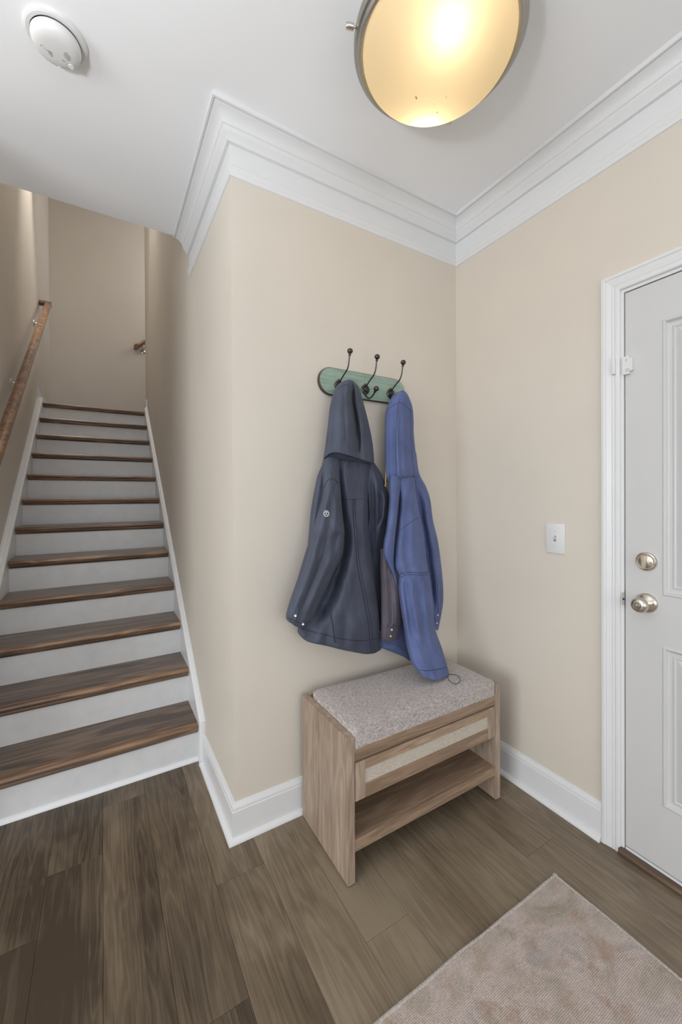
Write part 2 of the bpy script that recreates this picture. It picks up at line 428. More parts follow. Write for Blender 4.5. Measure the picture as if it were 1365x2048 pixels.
# walls and ceiling
struct('wall_back', boxes([(0, W + 0.14, 0, 0.11, -0.05, H + 0.05)]), M['wall'], 'beige wall the coat rack and bench stand against')
struct('wall_stair', boxes([(0, 0.11, 0.11, YE, -0.05, UP), (0.11, 1.5, YE - 0.11, YE, 2.2, UP), (0, 0.11, 0, 0.11, H + 0.05, UP)]), M['wall'], 'beige wall on the right of the stairs')
struct('wall_right', boxes([(W, W + 0.14, -0.788, 0.0, -0.05, H + 0.05), (W, W + 0.14, -4.3, -1.742, -0.05, H + 0.05), (W, W + 0.14, -1.742, -0.788, 2.060, H + 0.05)]), M['wall'], 'beige wall with the white door and light switch')
struct('wall_left', boxes([(XL - 0.12, XL, 0.44, YB, -0.05, UP)]), M['wall'], 'beige wall on the left of the stairs behind the handrail')
struct('wall_landing', boxes([(XL - 0.12, 1.6, YB, YB + 0.12, -0.05, UP), (1.5, 1.6, YE, YB, 2.0, UP)]), M['wall'], 'beige wall behind the stair landing')
struct('wall_header', boxes([(XL, 0, YC - 0.10, YC, H + 0.002, UP)]), M['wall'], 'wall above the ceiling edge in the stairwell')
struct('wall_hall', boxes([(-3.5, XL - 0.12, 0.44, 0.56, -0.05, H + 0.05)]), M['outside'], 'wall of the hall left of the stairs')
WA = (-2.65, -0.45, 0.55, 2.35)     # window in the left wall of the room (y0, y1, z0, z1)
WB = (-2.6, 0.6, 0.5, 2.35)         # window in the wall behind the camera (x0, x1, z0, z1)
struct('wall_room_left', boxes([(-3.5, -3.4, -4.3, WA[0], -0.05, H + 0.05), (-3.5, -3.4, WA[1], 0.56, -0.05, H + 0.05), (-3.5, -3.4, WA[0], WA[1], -0.05, WA[2]), (-3.5, -3.4, WA[0], WA[1], WA[3], H + 0.05)]), M['outside'], 'left wall of the room with a window')
struct('wall_front', boxes([(-3.5, WB[0], -4.3, -4.2, -0.05, H + 0.05), (WB[1], W, -4.3, -4.2, -0.05, H + 0.05), (WB[0], WB[1], -4.3, -4.2, -0.05, WB[2]), (WB[0], WB[1], -4.3, -4.2, WB[3], H + 0.05)]), M['outside'], 'wall behind the camera with a window')
def window_frame(name, a0, a1, z0, z1, axis, at, label):
    bm = BM(); t = 0.05
    bars = [(a0, a0 + t, z0, z1), (a1 - t, a1, z0, z1), (a0, a1, z0, z0 + t), (a0, a1, z1 - t, z1), ((a0 + a1) / 2 - 0.02, (a0 + a1) / 2 + 0.02, z0, z1)]
    for p, q, r, s in bars:
        if axis == 'X': box(bm, at, at + 0.06, p, q, r, s)
        else: box(bm, p, q, at, at + 0.06, r, s)
    return struct(name, bm, M['trim'], label)
window_frame('window_1', *WA, 'X', -3.48, 'white window frame in the left wall of the room')
window_frame('window_2', *WB, 'Y', -4.28, 'white window frame in the wall behind the camera')
struct('ceiling', boxes([(-3.5, W + 0.14, -4.3, 0.0, H, H + 0.05), (-3.5, 0.0, 0.0, 0.56, H, H + 0.05), (XL, 0.0, 0.56, YC, H, H + 0.05)]), M['ceiling'], 'smooth white ceiling ending at the stairwell')
struct('ceiling', boxes([(XL - 0.12, 1.6, YC - 0.1, YB + 0.12, UP, UP + 0.06)]), M['ceiling'], 'upper ceiling over the stairwell')

# crown moulding: cove above a flat frieze and a bead
CROWN = [(0, H), (.086, H), (.086, H - .0165), (.080, H - .0175), (.076, H - .0145), (.0735, H - .0165)] + \
        [(.0735 - .034 * t + .006 * math.sin(math.pi * t) * -1, H - .0165 - .030 * t ** 1.3 - .004 * t) for t in (.15, .3, .45, .6, .75, .9, 1.0)] + \
        [(.0415, H - .0535), (.0375, H - .056), (.036, H - .061), (.030, H - .068), (.022, H - .078), (.0165, H - .087), (.0165, H - .091), (.0045, H - .093),
         (.004, H - .166), (.008, H - .168), (.0125, H - .172), (.014, H - .180), (.0125, H - .188), (.009, H - .194), (.010, H - .198), (.006, H - .209), (0, H - .212)]
crown_path = [(0, YC - 0.01, 0), (0, 0, 0), (W, 0, 0), (W, -4.2, 0)]
for i, lab in enumerate(('white crown moulding along the stair wall', 'white crown moulding above the coat rack wall', 'white crown moulding above the door wall')):
    struct('trim_%d' % (i + 1), sweep(crown_path, (0, 0, 1), CROWN, 1.0, [i])[0], M['trim'], lab, smooth=25)
# baseboards with a stepped cap and a quarter-round shoe
BASE = [(0, 0), (.014, 0), (.014, .112), (.012, .115), (.0125, .121), (.010, .128), (.006, .134), (.0045, .140), (0, .141)]
SHOE = [(.014, 0)] + [(.014 + x, z) for x, z in arc(0, 0, .017, 0, 90, 5)]
base_path = [(0, .506, 0), (0, 0, 0), (W, 0, 0), (W, -.731, 0)]
for i, (nm, lab) in enumerate((('baseboard_stair', 'white baseboard at the foot of the stair wall'), ('baseboard_back', 'white baseboard behind the storage bench'), ('baseboard_right', 'white baseboard between corner and door'))):
    b = struct(nm, sweep(base_path, (0, 0, 1), BASE, 1.0, [i])[0], M['trim'], lab, smooth=25)
    obj('shoe_molding', sweep(base_path, (0, 0, 1), SHOE, 1.0, [i])[0], M['trim'], b, smooth=30)
BASE_T = [(a, b) for a, b in BASE]
Z12 = RISE * 12
lp = [(0, YE, Z12), (0, 3.30, Z12)]
struct('baseboard_landing', sweep([(XL, 3.28, Z12), (XL, YB, Z12), (1.5, YB, Z12)], (0, 0, 1), BASE_T, 1.0, [0])[0], M['trim'], 'white baseboard on the left of the landing', smooth=25)
struct('baseboard_landing', sweep([(XL, 3.28, Z12), (XL, YB, Z12), (1.5, YB, Z12)], (0, 0, 1), BASE_T, 1.0, [1])[0], M['trim'], 'white baseboard at the back of the landing', smooth=25)
struct('baseboard_landing', sweep(lp, (0, 0, 1), BASE_T, 1.0, [0])[0], M['trim'], 'short white baseboard at the right end of the top step', smooth=25)

# ---------------------------------------------------------------- door with casing, panels, lock
dr = thing('door_1', 'white panelled door with knob and deadbolt at right edge', 'door', (W, DY0, 0))
dr['kind'] = 'structure'
CAS = [(0, 0), (0, .014), (.003, .0175), (.012, .018), (.016, .0145), (.019, .0155), (.036, .0115), (.040, .0125), (.045, .0100), (.049, .0125), (.058, .0118), (.062, .0095), (.062, 0)]
cas_path = [(W, -.731, 0), (W, -.731, 2.120), (W, -1.799, 2.120), (W, -1.799, 0)]
for bm in sweep(cas_path, (-1, 0, 0), CAS, 1.0): obj('casing', bm, M['trim'], dr, smooth=25)
fr = boxes([(W - .001, W + .13, -.803, -.789, 0, 2.0465), (W - .001, W + .13, -1.739, -1.726, 0, 2.0465), (W - .001, W + .13, -1.739, -.789, 2.0465, 2.0585), (W + .05, W + .07, -.818, -.803, 0, 2.0465), (W + .05, W + .07, -1.726, -.803, 2.034, 2.0465)])
obj('door_frame', fr, M['trim'], dr)
XF = W + .003
def door_leaf():
    bm = BM()
    y_out, z_lo, z_hi = (DY0, DY1), .034, DH
    ys = [DY0, -.918, -1.209, -1.319, -1.610, DY1]
    zs = [z_lo, .250, .797, .970, 1.905, z_hi]
    PROF = [(0, 0), (.0035, -.0028), (.007, -.0028), (.010, .0005), (.0125, .0055), (.017, .0085), (.026, .0085), (.029, .0055), (.032, .0050), (.036, .0085), (.060, .0015), (.063, .0015)]
    for i in range(5):
        for k in range(5):
            y0, y1, z0, z1 = ys[i], ys[i + 1], zs[k], zs[k + 1]
            if i in (1, 3) and k in (1, 3):
                lp_ = []
                for t, d in PROF:
                    lp_.append([(XF + d, y0 - t, z0 + t), (XF + d, y0 - t, z1 - t), (XF + d, y1 + t, z1 - t), (XF + d, y1 + t, z0 + t)])
                vs = [[bm.verts.new(p) for p in l] for l in lp_]
                for a, b in zip(vs, vs[1:]):
                    for q in range(4): bm.faces.new((a[q], a[(q + 1) % 4], b[(q + 1) % 4], b[q]))
                bm.faces.new(vs[-1])
            else:
                bm.faces.new([bm.verts.new(p) for p in ((XF, y0, z0), (XF, y0, z1), (XF, y1, z1), (XF, y1, z0))])
    bmesh.ops.remove_doubles(bm, verts=bm.verts[:], dist=1e-5)
    back = XF + .043
    f = [(DY0, z_lo), (DY0, z_hi), (DY1, z_hi), (DY1, z_lo)]
    fv = [bm.verts.new((XF, *p)) for p in f]; bv = [bm.verts.new((back, *p)) for p in f]
    for q in range(4): bm.faces.new((fv[q], fv[(q + 1) % 4], bv[(q + 1) % 4], bv[q]))
    bm.faces.new(bv)
    bmesh.ops.remove_doubles(bm, verts=bm.verts[:], dist=1e-5)
    return bm
leaf = obj('door_leaf', door_leaf(), M['door'], dr)
obj('threshold', prism(BM(), [(W - .020, 0), (W - .022, .010), (W - .018, .019), (W - .012, .022), (W + .03, .022), (W + .03, 0)], 'Y', -.7905, -1.737), M['sill'], dr)
obj('door_sweep', boxes([(W - .001, W + .03, -.806, -1.722, .0222, .0292)], 0.0012), M['trim'], dr)
obj('weather_strip', boxes([(W + .012, W + .03, -.804, -1.724, .0292, .034)]), M['dark'], dr)
sp = obj('strike_plate', boxes([(W - .0015, W + .03, -.8035, -.8045, .905, .965), (W - .0022, W - .0008, -.796, -.8045, .912, .958)]), M['steel'], dr)
obj('latch_hole', boxes([(W - .0026, W - .002, -.799, -.8046, .930, .937)]), M['dark'], sp)
KY, KZ, BZ = -.872, .935, 1.080
kn = obj('door_knob', lathe(BM(), [(.0, .066), (.009, .0665), (.0105, .0685), (.014, .0685), (.0195, .0665), (.024, .062), (.0265, .055), (.0268, .050), (.024, .043), (.0175, .037), (.0125, .033), (.0115, .026), (.0125, .020), (.0175, .0155), (.026, .011), (.0325, .0065), (.034, .003), (.034, 0)][::-1], (XF, KY, KZ), '-X', 40), M['nickel'], leaf, smooth=35)
kb = lathe(BM(), [(.0088, .060), (.0088, .0695), (.0075, .0705), (0, .0705)], (XF, KY, KZ), '-X', 20); box(kb, XF - .0755, XF - .070, KY - .002, KY + .002, KZ - .007, KZ + .007, .0008)
obj('turn_button', kb, M['nickel_dark'], leaf, smooth=35)
db = obj('deadbolt', lathe(BM(), [(.0325, 0), (.0325, .004), (.031, .0075), (.0275, .0095), (.0265, .0090), (.0255, .0070), (.0235, .0070), (.0225, .0085), (.012, .0105), (0, .0108)], (XF, KY, BZ), '-X', 40), M['nickel'], leaf, smooth=30)
tb = BM(); prism(tb, [(KY + y, BZ + z) for y, z in ((-.0055, .021), (.0035, .024), (.0075, .018), (.006, -.018), (.001, -.0235), (-.0065, -.019))], 'X', XF - .0095, XF - .024)
bmesh.ops.bevel(tb, geom=tb.edges[:], offset=.0018, segments=2, affect='EDGES')
obj('thumb_turn', tb, M['nickel'], leaf, smooth=40)
for (yy, zz, x0) in ((KY - .017, BZ - .002, .0085), (KY - .024, KZ + .002, .0105)):
    obj('screw', lathe(BM(), [(.0035, 0), (.0035, .0022), (.002, .0032), (.0008, .0026), (0, .0026)], (XF - x0, yy, zz), '-X', 14), M['nickel_dark'], leaf, smooth=40)

# ---------------------------------------------------------------- staircase
st = thing('staircase', 'straight flight of dark oak treads with white risers', 'stairs', (-0.48, Y0N, 0))
TX0, TX1 = -0.9165, -0.0270
def tread_profile(y, z, back):
    # rounded nosing with a cove strip tucked under it
    t = .027
    pr = [(y + .030, z - t)]
    pr += [(y + .0125 + .0125 * math.cos(R(a)), z - .0135 + .0135 * math.sin(R(a))) for a in range(260, 95, -15)] + [(y + .018, z), (y + .030, z)]
    return pr
def cove_profile(y, z):
    return [(y + .030, z - .027), (y + .010, z - .027), (y + .0105, z - .032), (y + .0155, z - .036), (y + .019, z - .041), (y + .021, z - .046), (y + .030, z - .046)]
for i in range(1, 13):
    y, z = Y0N + RUN * (i - 1), RISE * i
    back = y + RUN + .031 if i < 12 else y + .10
    t = obj('tread', boxes([(TX0, TX1, y + .030, back, z - .027, z)]), M['tread'], st)
    obj('nosing', prism(BM(), tread_profile(y, z, back), 'X', TX0, TX1), M['nosing'], t, smooth=35)
    obj('cove_strip', prism(BM(), cove_profile(y, z), 'X', TX0 + .004, TX1 - .003), M['tread'], t, smooth=35)
    obj('riser', boxes([(TX0, TX1, y + .029, y + .045, z - RISE + (.0 if i > 1 else 0), z - .0265)]), M['riser'], st)
struct('floor', boxes([(XL, -.001, Y0N + RUN * 11 + .101, YB, Z12 - .03, Z12), (-.001, 1.5, YE, YB, Z12 - .03, Z12)]), M['tread'], 'dark oak landing floor at the top of the stairs')
obj('shoe_molding', prism(BM(), [(Y0N + .029 - x, z) for x, z in [(0, 0)] + arc(0, 0, .017, 0, 90, 5)], 'X', TX0, TX1 + .001), M['trim'], st, smooth=30)
# skirt boards: flat face below, bevelled cap above, mitred down to the floor in front
def skirt(xw, sgn, width, cap):
    c = .046
    yf = .506
    zf = nose(yf) + c
    prof = [(0, 0), (0, -.0), (cap, 0), (cap + (width - cap) * .25, -.003), (cap + (width - cap) * .35, -.007), (cap + (width - cap) * .8, -.011), (width, -.015), (width, -.30), (0, -.30)]
    bm = BM()
    def P(a, y, z): return (xw + sgn * a, y, z)
    # the sloping run (profile vertical offsets) and the upright at its foot (the same profile turned to face the room)
    top = [P(a, 3.30, nose(3.30) + c + b) for a, b in prof]
    low = [P(a, yf - b * .9, zf - b * .9 * RISE / RUN + b) if b > -.1 else P(a, yf + .0135, zf + .0135 * RISE / RUN + b) for a, b in prof]
    rings(bm, [top, low])
    foot_t = [P(a, yf - (b if b > -.1 else -.0135) * .9, zf + (-(b if b > -.1 else -.0135) * .9) * RISE / RUN + (b if b > -.1 else -.0135)) for a, b in prof]
    up = []
    for a, b in prof[:7]: up.append((a, -b * .9))
    up = [(min(a, width - .0007), q) for a, q in up] + [(width - .0007, .09), (0, .09)]
    up[0] = up[1] = (.0004, 0)
    up[-1] = (.0004, .09)
    l1 = [P(a, yf + q, 0) for a, q in up]
    l2 = [P(a, yf + q, zf + q * RISE / RUN - (q / .9 if q < .09 else .015)) for a, q in up]
    rings(bm, [l1, l2])
    return bm
obj('skirt_board', skirt(-.0006, -1, .0269, .0124), M['trim'], st, smooth=25)
obj('skirt_board', skirt(XL + .0006, 1, .0424, .0194), M['trim'], st, smooth=25)
obj('skirt_foot', boxes([(-.0335, -.0005, .490, .508, 0, .020)], .004), M['trim'], st, smooth=30)

# ---------------------------------------------------------------- handrails
RAILSEC = [(-.0285, .004), (-.027, -.010), (-.020, -.018), (-.017, -.024), (.017, -.024), (.020, -.018), (.027, -.010), (.0285, .004), (.026, .014), (.019, .021), (.010, .0245), (0, .0255), (-.010, .0245), (-.019, .021), (-.026, .014)]
def rail_run(p0, p1, side, wall_pt=None):
    p0, p1, side = Vector(p0), Vector(p1), Vector(side)
    t = (p1 - p0).normalized(); up = side.cross(t).normalized()
    if up.z < 0: up = -up
    bm = BM(); rings(bm, [[p + side * a + up * b for a, b in RAILSEC] for p in (p0, p1)])
    return bm
hr = thing('handrail', 'long oak handrail mounted on the left stair wall', 'handrail', (-.885, 1.9, 2.1))
def rz(y): return 1.617 + .728 * (y - 1.21)
RX = -.885
e = Vector((RX, 3.50, rz(3.50)))
obj('rail', rail_run((RX, .50, rz(.50)), e, (1, 0, 0)), M['rail'], hr, smooth=30)
rt = BM(); d = Vector((0, 1, .728)).normalized(); u2 = Vector((0, -.728, 1)).normalized()
rings(rt, [[Vector((x, 3.50 + .0, rz(3.50))) + d * (a - .010) + u2 * b for a, b in RAILSEC] for x in (RX + .0285, XL)])
obj('rail_return', rt, M['rail'], hr, smooth=30)
rt = BM(); rings(rt, [[Vector((x, .50, rz(.50))) + d * (a + .010) + u2 * b for a, b in RAILSEC] for x in (RX + .0285, XL)])
obj('rail_return', rt, M['rail'], hr, smooth=30)
for yb in (1.20, 1.98, 3.12):
    z = rz(yb)
    bk = BM(); lathe(bk, [(.030, 0), (.030, .004), (.016, .008), (.010, .012)], (XL, yb, z - .075), n=20, frame=(Vector((0, 1, 0)), Vector((0, 0, 1)), Vector((1, 0, 0))))
    tube(bk, catmull([(XL + .008, yb, z - .075), (XL + .045, yb, z - .078), (RX, yb, z - .052), (RX, yb, z - .024)], 5), .0065, 10)
    obj('rail_bracket', bk, M['steel'], hr, smooth=40)
h2 = thing('handrail', 'short lower end of an oak handrail on the landing wall', 'handrail', (.1, 4.39, 3.4))
q0, q1 = Vector((-.035, 4.385, 3.292)), Vector((1.3, 4.385, 3.292 + 1.335 * .745))
obj('rail', rail_run(q0, q1, (0, 1, 0)), M['rail'], h2, smooth=30)
rt = BM(); d = (q1 - q0).normalized(); u2 = Vector((-d.z, 0, d.x))
rings(rt, [[Vector((q0.x, y, q0.z)) + d * (a + .010) + u2 * b for a, b in RAILSEC] for y in (4.385 - .0285, YB)])
obj('rail_return', rt, M['rail'], h2, smooth=30)
bk = BM(); lathe(bk, [(.030, 0), (.030, .004), (.016, .008), (.010, .012)], (.06, YB, 3.262), '-Y', 20)
tube(bk, catmull([(.06, YB - .008, 3.262), (.06, 4.41, 3.262), (.06, 4.385, 3.29), (.06, 4.385, 3.34)], 5), .0065, 10)
obj('rail_bracket', bk, M['steel'], h2, smooth=40)

# ---------------------------------------------------------------- ceiling light
LX, LY = .444, -.642
cl = thing('ceiling_light', 'round flush ceiling light with frosted glass bowl and nickel ring', 'lamp', (LX, LY, H))
obj('canopy', lathe(BM(), [(.222, 0), (.226, -.004), (.226, -.055), (.234, -.060), (.2345, -.0615), (.215, -.0615), (.215, -.004)], (LX, LY, H), n=64, cap0=False, cap1=False), M['nickel_dark'], cl, smooth=30)
obj('ring', lathe(BM(), [(.226, -.060), (.240, -.060), (.2475, -.064), (.2505, -.070), (.2505, -.086), (.2475, -.092), (.241, -.0955), (.2395, -.1000), (.236, -.104), (.230, -.1055), (.2265, -.1035), (.2245, -.099), (.2245, -.062)], (LX, LY, H), n=72, cap0=False, cap1=False), M['nickel_dark'], cl, smooth=30)
obj('reflector', lathe(BM(), [(.214, -.002), (.214, -.012), (.002, -.014)], (LX, LY, H), n=48, cap0=False, cap1=True), M['ceiling'], cl)
GR, GD = .2235, .105
gp = [(GR * math.sin(R(a)), -.095 - GD * math.cos(R(a))) for a in range(90, -1, -5)]
obj('glass_bowl', lathe(BM(), gp, (LX, LY, H), n=72, cap0=False, cap1=True), M['glass'], cl, smooth=60)
for ang in (159, 37, 278):
    dv = Vector((math.cos(R(ang)), math.sin(R(ang)), 0))
    obj('thumb_screw', lathe(BM(), [(.003, .240), (.003, .256), (.0075, .2565), (.0085, .258), (.0085, .276), (.0075, .278), (0, .278)], (LX, LY, H - .076), n=16, frame=frame_to(dv)), M['nickel'], cl, smooth=30)
sk = BM()
for px_, py_, pz_, a_, b_ in ((.4169, -.5773, 2.5478, .0055, .0032), (.4648, -.606, 2.5443, .0012, .0010), (.4616, -.5917, 2.5455, .0011, .0011), (.5123, -.5702, 2.5534, .0040, .0016), (.4788, -.5913, 2.5465, .0012, .0010), (.4942, -.6275, 2.5454, .0034, .0012)):
    rings(sk, [[(px_ + a_ * s_ * math.cos(R(t_)), py_ + b_ * s_ * math.sin(R(t_)) + .4 * a_ * s_ * math.cos(R(t_)), pz_ - h_) for t_ in range(0, 360, 45)] for s_, h_ in ((.6, -.0006), (1, .0002), (.6, .0010))])
obj('specks', sk, M['debris'], cl, kind='stuff')
for bx, by in ((LX - .056, LY - .098), (LX + .075, LY + .125)):
    bb = obj('bulb', lathe(BM(), [(0.0, .036), (.012, .034), (.022, .026), (.028, .012), (.029, 0), (.027, -.012), (.020, -.023), (.010, -.029), (0, -.030)], (bx, by, H - .128), n=20), M['bulb'], cl, smooth=60)

# ---------------------------------------------------------------- smoke detector
SX, SY = -.541, -.006
sd = thing('smoke_detector', 'round white smoke alarm on the ceiling near the stairs', 'smoke alarm', (SX, SY, H))
obj('mounting_plate', lathe(BM(), [(.083, 0), (.083, -.004), (.081, -.009), (.076, -.012), (.066, -.012), (.066, -.002)], (SX, SY, H), n=48, cap1=False), M['plastic'], sd, smooth=30)
obj('gap_ring', lathe(BM(), [(.062, -.010), (.062, -.018)], (SX, SY, H), n=48), M['grey'], sd, smooth=30)
dome = lathe(BM(), [(.0655, -.016), (.066, -.022), (.0645, -.032), (.060, -.039), (.052, -.0435), (.044, -.046), (.034, -.0475), (0, -.048)], (SX, SY, H), n=48)
obj('cover', dome, M['plastic'], sd, smooth=50)
def on_cover(x, y, h=.0488): return (SX + x, SY + y, H - h)
vg = BM()
for k in range(5):
    ln = (.009, .016, .018, .015, .008)[k]; y = -.011 + .0052 * k
    box(vg, SX + .026 + .001 * k - ln / 2, SX + .026 + .001 * k + ln / 2, SY + y - .0009, SY + y + .0009, H - .0455, H - .0482)
obj('sound_slots', vg, M['grey'], sd, kind='stuff')
obj('test_button', lathe(BM(), [(.0085, -.040), (.0085, -.0475), (.0075, -.0485), (0, -.0485)], (SX + .036, SY + .030, H), n=20), M['plastic'], sd, smooth=30)
pl = BM()
for x, y, w in ((-.0400, .0020, .0040), (-.0310, .0060, .0022), (-.0265, .0090, .0022), (-.0235, .0080, .012), (-.0225, .0115, .012), (-.0210, .0150, .010), (-.0195, .0185, .010), (-.0165, .0225, .006), (.0135, .0185, .006), (.0165, .0215, .005), (.0245, .0250, .004)):
    box(pl, SX + x, SX + x + w, SY + y - .0008, SY + y + .0008, H - .0440, H - .0481)
obj('print', pl, M['grey'], sd, kind='stuff')
rdg = BM(); prism(rdg, [(SX + .004, H - .041), (SX + .010, H - .0462), (SX + .018, H - .041)], 'Y', SY + .020, SY + .056)
bmesh.ops.translate(rdg, verts=rdg.verts[:], vec=(-.006, -.004, .0015)); bmesh.ops.bevel(rdg, geom=rdg.edges[:], offset=.0015, segments=2, affect='EDGES')
obj('cover_rib', rdg, M['plastic'], sd, smooth=40)

# ---------------------------------------------------------------- light switch, door sensor
sw = thing('light_switch', 'white single toggle light switch plate beside the door', 'light switch', (W, -.5465, 1.132))
obj('cover_plate', boxes([(W - .0065, W, -.587, -.506, 1.070, 1.195)], .003), M['plastic'], sw, smooth=30)
tg = boxes([(W - .0072, W - .006, -.5515, -.5415, 1.120, 1.144)], .0004)
obj('toggle_slot', tg, M['grey'], sw)
tg = BM(); prism(tg, [(W - .006, 1.126), (W - .0185, 1.140), (W - .0175, 1.1455), (W - .006, 1.138)], 'Y', -.550, -.543); bmesh.ops.bevel(tg, geom=tg.edges[:], offset=.001, segments=2, affect='EDGES')
obj('toggle', tg, M['plastic'], sw, smooth=30)
for z in (1.163, 1.101):
    s_ = lathe(BM(), [(.0033, 0), (.0033, .0010), (.002, .0016), (0, .0016)], (W - .0064, -.5465, z), '-X', 14)
    s = obj('screw', s_, M['plastic'], sw, smooth=40)
    obj('screw_slot', boxes([(W - .0083, W - .0078, -.5470, -.5460, z - .0026, z + .0026)]), M['grey'], s)
sn = thing('door_sensor', 'small white alarm contact sensor stuck on door edge', 'sensor', (XF, -.818, 1.779))
sb = boxes([(XF - .013, XF, -.834, -.803, 1.747, 1.811)]); es = [e_ for e_ in sb.edges if abs(e_.verts[0].co.y + .834) < 1e-4 or abs(e_.verts[1].co.y + .834) < 1e-4]
bmesh.ops.bevel(sb, geom=[e_ for e_ in sb.edges if all(abs(v.co.y + .834) < 1e-4 for v in e_.verts) and abs(e_.verts[0].co.z - e_.verts[1].co.z) < 1e-5], offset=.010, segments=5, affect='EDGES')
obj('sensor_body', sb, M['plastic'], sn, smooth=35)
rg = lathe(BM(), [(.0055, 0), (.0055, .0008), (.0046, .0008), (.0046, 0)], (XF - .0129, -.8185, 1.7605), '-X', 24, False, False)
obj('ring_emblem', rg, M['grey'], sn)
obj('emblem', boxes([(XF - .0134, XF - .0128, -.8165, -.8135, 1.799, 1.8005), (XF - .0134, XF - .0128, -.8150, -.8135, 1.793, 1.799)]), M['grey'], sn)
mg = thing('sensor_magnet', 'narrow white sensor magnet stuck on the door casing', 'sensor', (W - .012, -.777, 1.785))
obj('magnet_case', boxes([(W - .0225, W - .0095, -.7825, -.7700, 1.754, 1.816)], .0025), M['plastic'], mg, smooth=30)

# ---------------------------------------------------------------- storage bench and cushion
bn = thing('storage_bench', 'light oak storage bench with cane fronted drawer and open shelf', 'bench', (.656, -.21, 0))
F, K = -.392, -.037
for x0, x1 in ((.268, .2965), (1.0155, 1.044)):
    sp_ = obj('side_panel', boxes([(x0, x1, F, K, .005, .5)], .0012), M['bench_v'], bn)
    for yy in (F + .02, K - .045): obj('glide', boxes([(x0 + .004, x1 - .004, yy, yy + .025, 0, .005)]), M['dark'], sp_)
obj('seat_panel', boxes([(.2965, 1.0155, F + .022, K, .436, .457)]), M['bench_h'], bn)
obj('front_rail', boxes([(.2965, 1.0155, F + .002, F + .022, .4145, .457)], .001), M['bench_h'], bn)
obj('back_panel', boxes([(.2965, 1.0155, K - .014, K, .147, .5)]), M['bench_h'], bn)
obj('shelf', boxes([(.2965, 1.0155, F + .003, K - .014, .1065, .147)], .001), M['bench_h'], bn)
dw = obj('drawer', boxes([(.302, 1.010, F + .02, K - .03, .285, .400)]), M['bench_h'], bn)
D0, D1, Z0, Z1 = .2995, 1.0125, .279, .409
for x0, x1 in ((D0, D0 + .040), (D1 - .044, D1)): obj('drawer_stile', boxes([(x0, x1, F, F + .019, Z0, Z1)], .001), M['bench_v'], dw)
for z0, z1 in ((Z0, .3255), (.377, Z1)): obj('drawer_rail', boxes([(D0 + .040, D1 - .044, F, F + .019, z0, z1)], .001), M['bench_h'], dw)
obj('cane_panel', boxes([(D0 + .038, D1 - .042, F + .0045, F + .0185, .324, .379)]), M['rattan'], dw)
cu = BM()
nx, ny = 36, 18
CX0, CX1, CY0, CY1, CZ0, CZ1 = .2985, 1.0135, F + .0005, -.074, .4575, .532
def cush(u, v, top):
    x = CX0 + (CX1 - CX0) * u; y = CY0 + (CY1 - CY0) * v
    e = min(1.0, min(u * (CX1 - CX0), (1 - u) * (CX1 - CX0), v * (CY1 - CY0), (1 - v) * (CY1 - CY0)) / .05)
    puff = .007 * (1 - (1 - e) ** 2) + .0025 * noise.noise(Vector((x * 7, y * 7, 1.3)))
    return Vector((x, y, (CZ1 - .006 - .016 * u + .006 * u * u + puff) if top else CZ0))
grid = [[cu.verts.new(cush(i / nx, j / ny, True)) for j in range(ny + 1)] for i in range(nx + 1)]
for i in range(nx):
    for j in range(ny): cu.faces.new((grid[i][j], grid[i + 1][j], grid[i + 1][j + 1], grid[i][j + 1]))
edge = [grid[i][0] for i in range(nx + 1)] + [grid[nx][j] for j in range(1, ny + 1)] + [grid[i][ny] for i in range(nx - 1, -1, -1)] + [grid[0][j] for j in range(ny - 1, 0, -1)]
rim = list(edge)
low = [cu.verts.new((v.co.x, v.co.y, CZ0)) for v in rim]
top_edges = []
for k in range(len(rim)):
    k2 = (k + 1) % len(rim); cu.faces.new((rim[k], low[k], low[k2], rim[k2]))
    top_edges.append(cu.edges.get((rim[k], rim[k2])))
cu.faces.new(low[::-1])
corner = [e_ for e_ in cu.edges if abs(e_.verts[0].co.x - e_.verts[1].co.x) < 1e-6 and abs(e_.verts[0].co.y - e_.verts[1].co.y) < 1e-6 and abs(e_.verts[0].co.z - e_.verts[1].co.z) > .03 and (abs(e_.verts[0].co.x - CX0) < 1e-5 or abs(e_.verts[0].co.x - CX1) < 1e-5) and (abs(e_.verts[0].co.y - CY0) < 1e-5 or abs(e_.verts[0].co.y - CY1) < 1e-5)]
bmesh.ops.bevel(cu, geom=top_edges + corner, offset=.0065, segments=3, affect='EDGES', profile=.5)
cuo = obj('bench_cushion', cu, M['cushion'], None, smooth=50)
cuo['label'] = 'greige woven seat cushion on the storage bench'; cuo['category'] = 'cushion'
def at_front(x, z): return (x, F - .0008, z)

# ---------------------------------------------------------------- rug
rgt = thing('rug', 'faded beige low pile rug in front of the door', 'rug', (.45, -1.3, 0))
RX1, RY1, RX0, RY0 = .905, -.719, -.35, -2.0
def rug_grid(x0, x1, y0, y1, nx, ny, h, thick):
    bm = BM(); g = []
    for i in range(nx + 1):
        row = []
        for j in range(ny + 1):
            x = x0 + (x1 - x0) * i / nx; y = y0 + (y1 - y0) * j / ny
            wob = .0025 * noise.noise(Vector((x * 5, y * 5, 0)))
            row.append(bm.verts.new((x + .004 * noise.noise(Vector((0, y * 6, 3))), y + .005 * noise.noise(Vector((x * 6, 0, 7))), h + wob)))
        g.append(row)
    for i in range(nx):
        for j in range(ny): bm.faces.new((g[i][j], g[i + 1][j], g[i + 1][j + 1], g[i][j + 1]))
    ed = [e_ for e_ in bm.edges if e_.is_boundary]
    r_ = bmesh.ops.extrude_edge_only(bm, edges=ed)
    for v in r_['geom']:
        if isinstance(v, bmesh.types.BMVert): v.co.z = .0005
    return bm
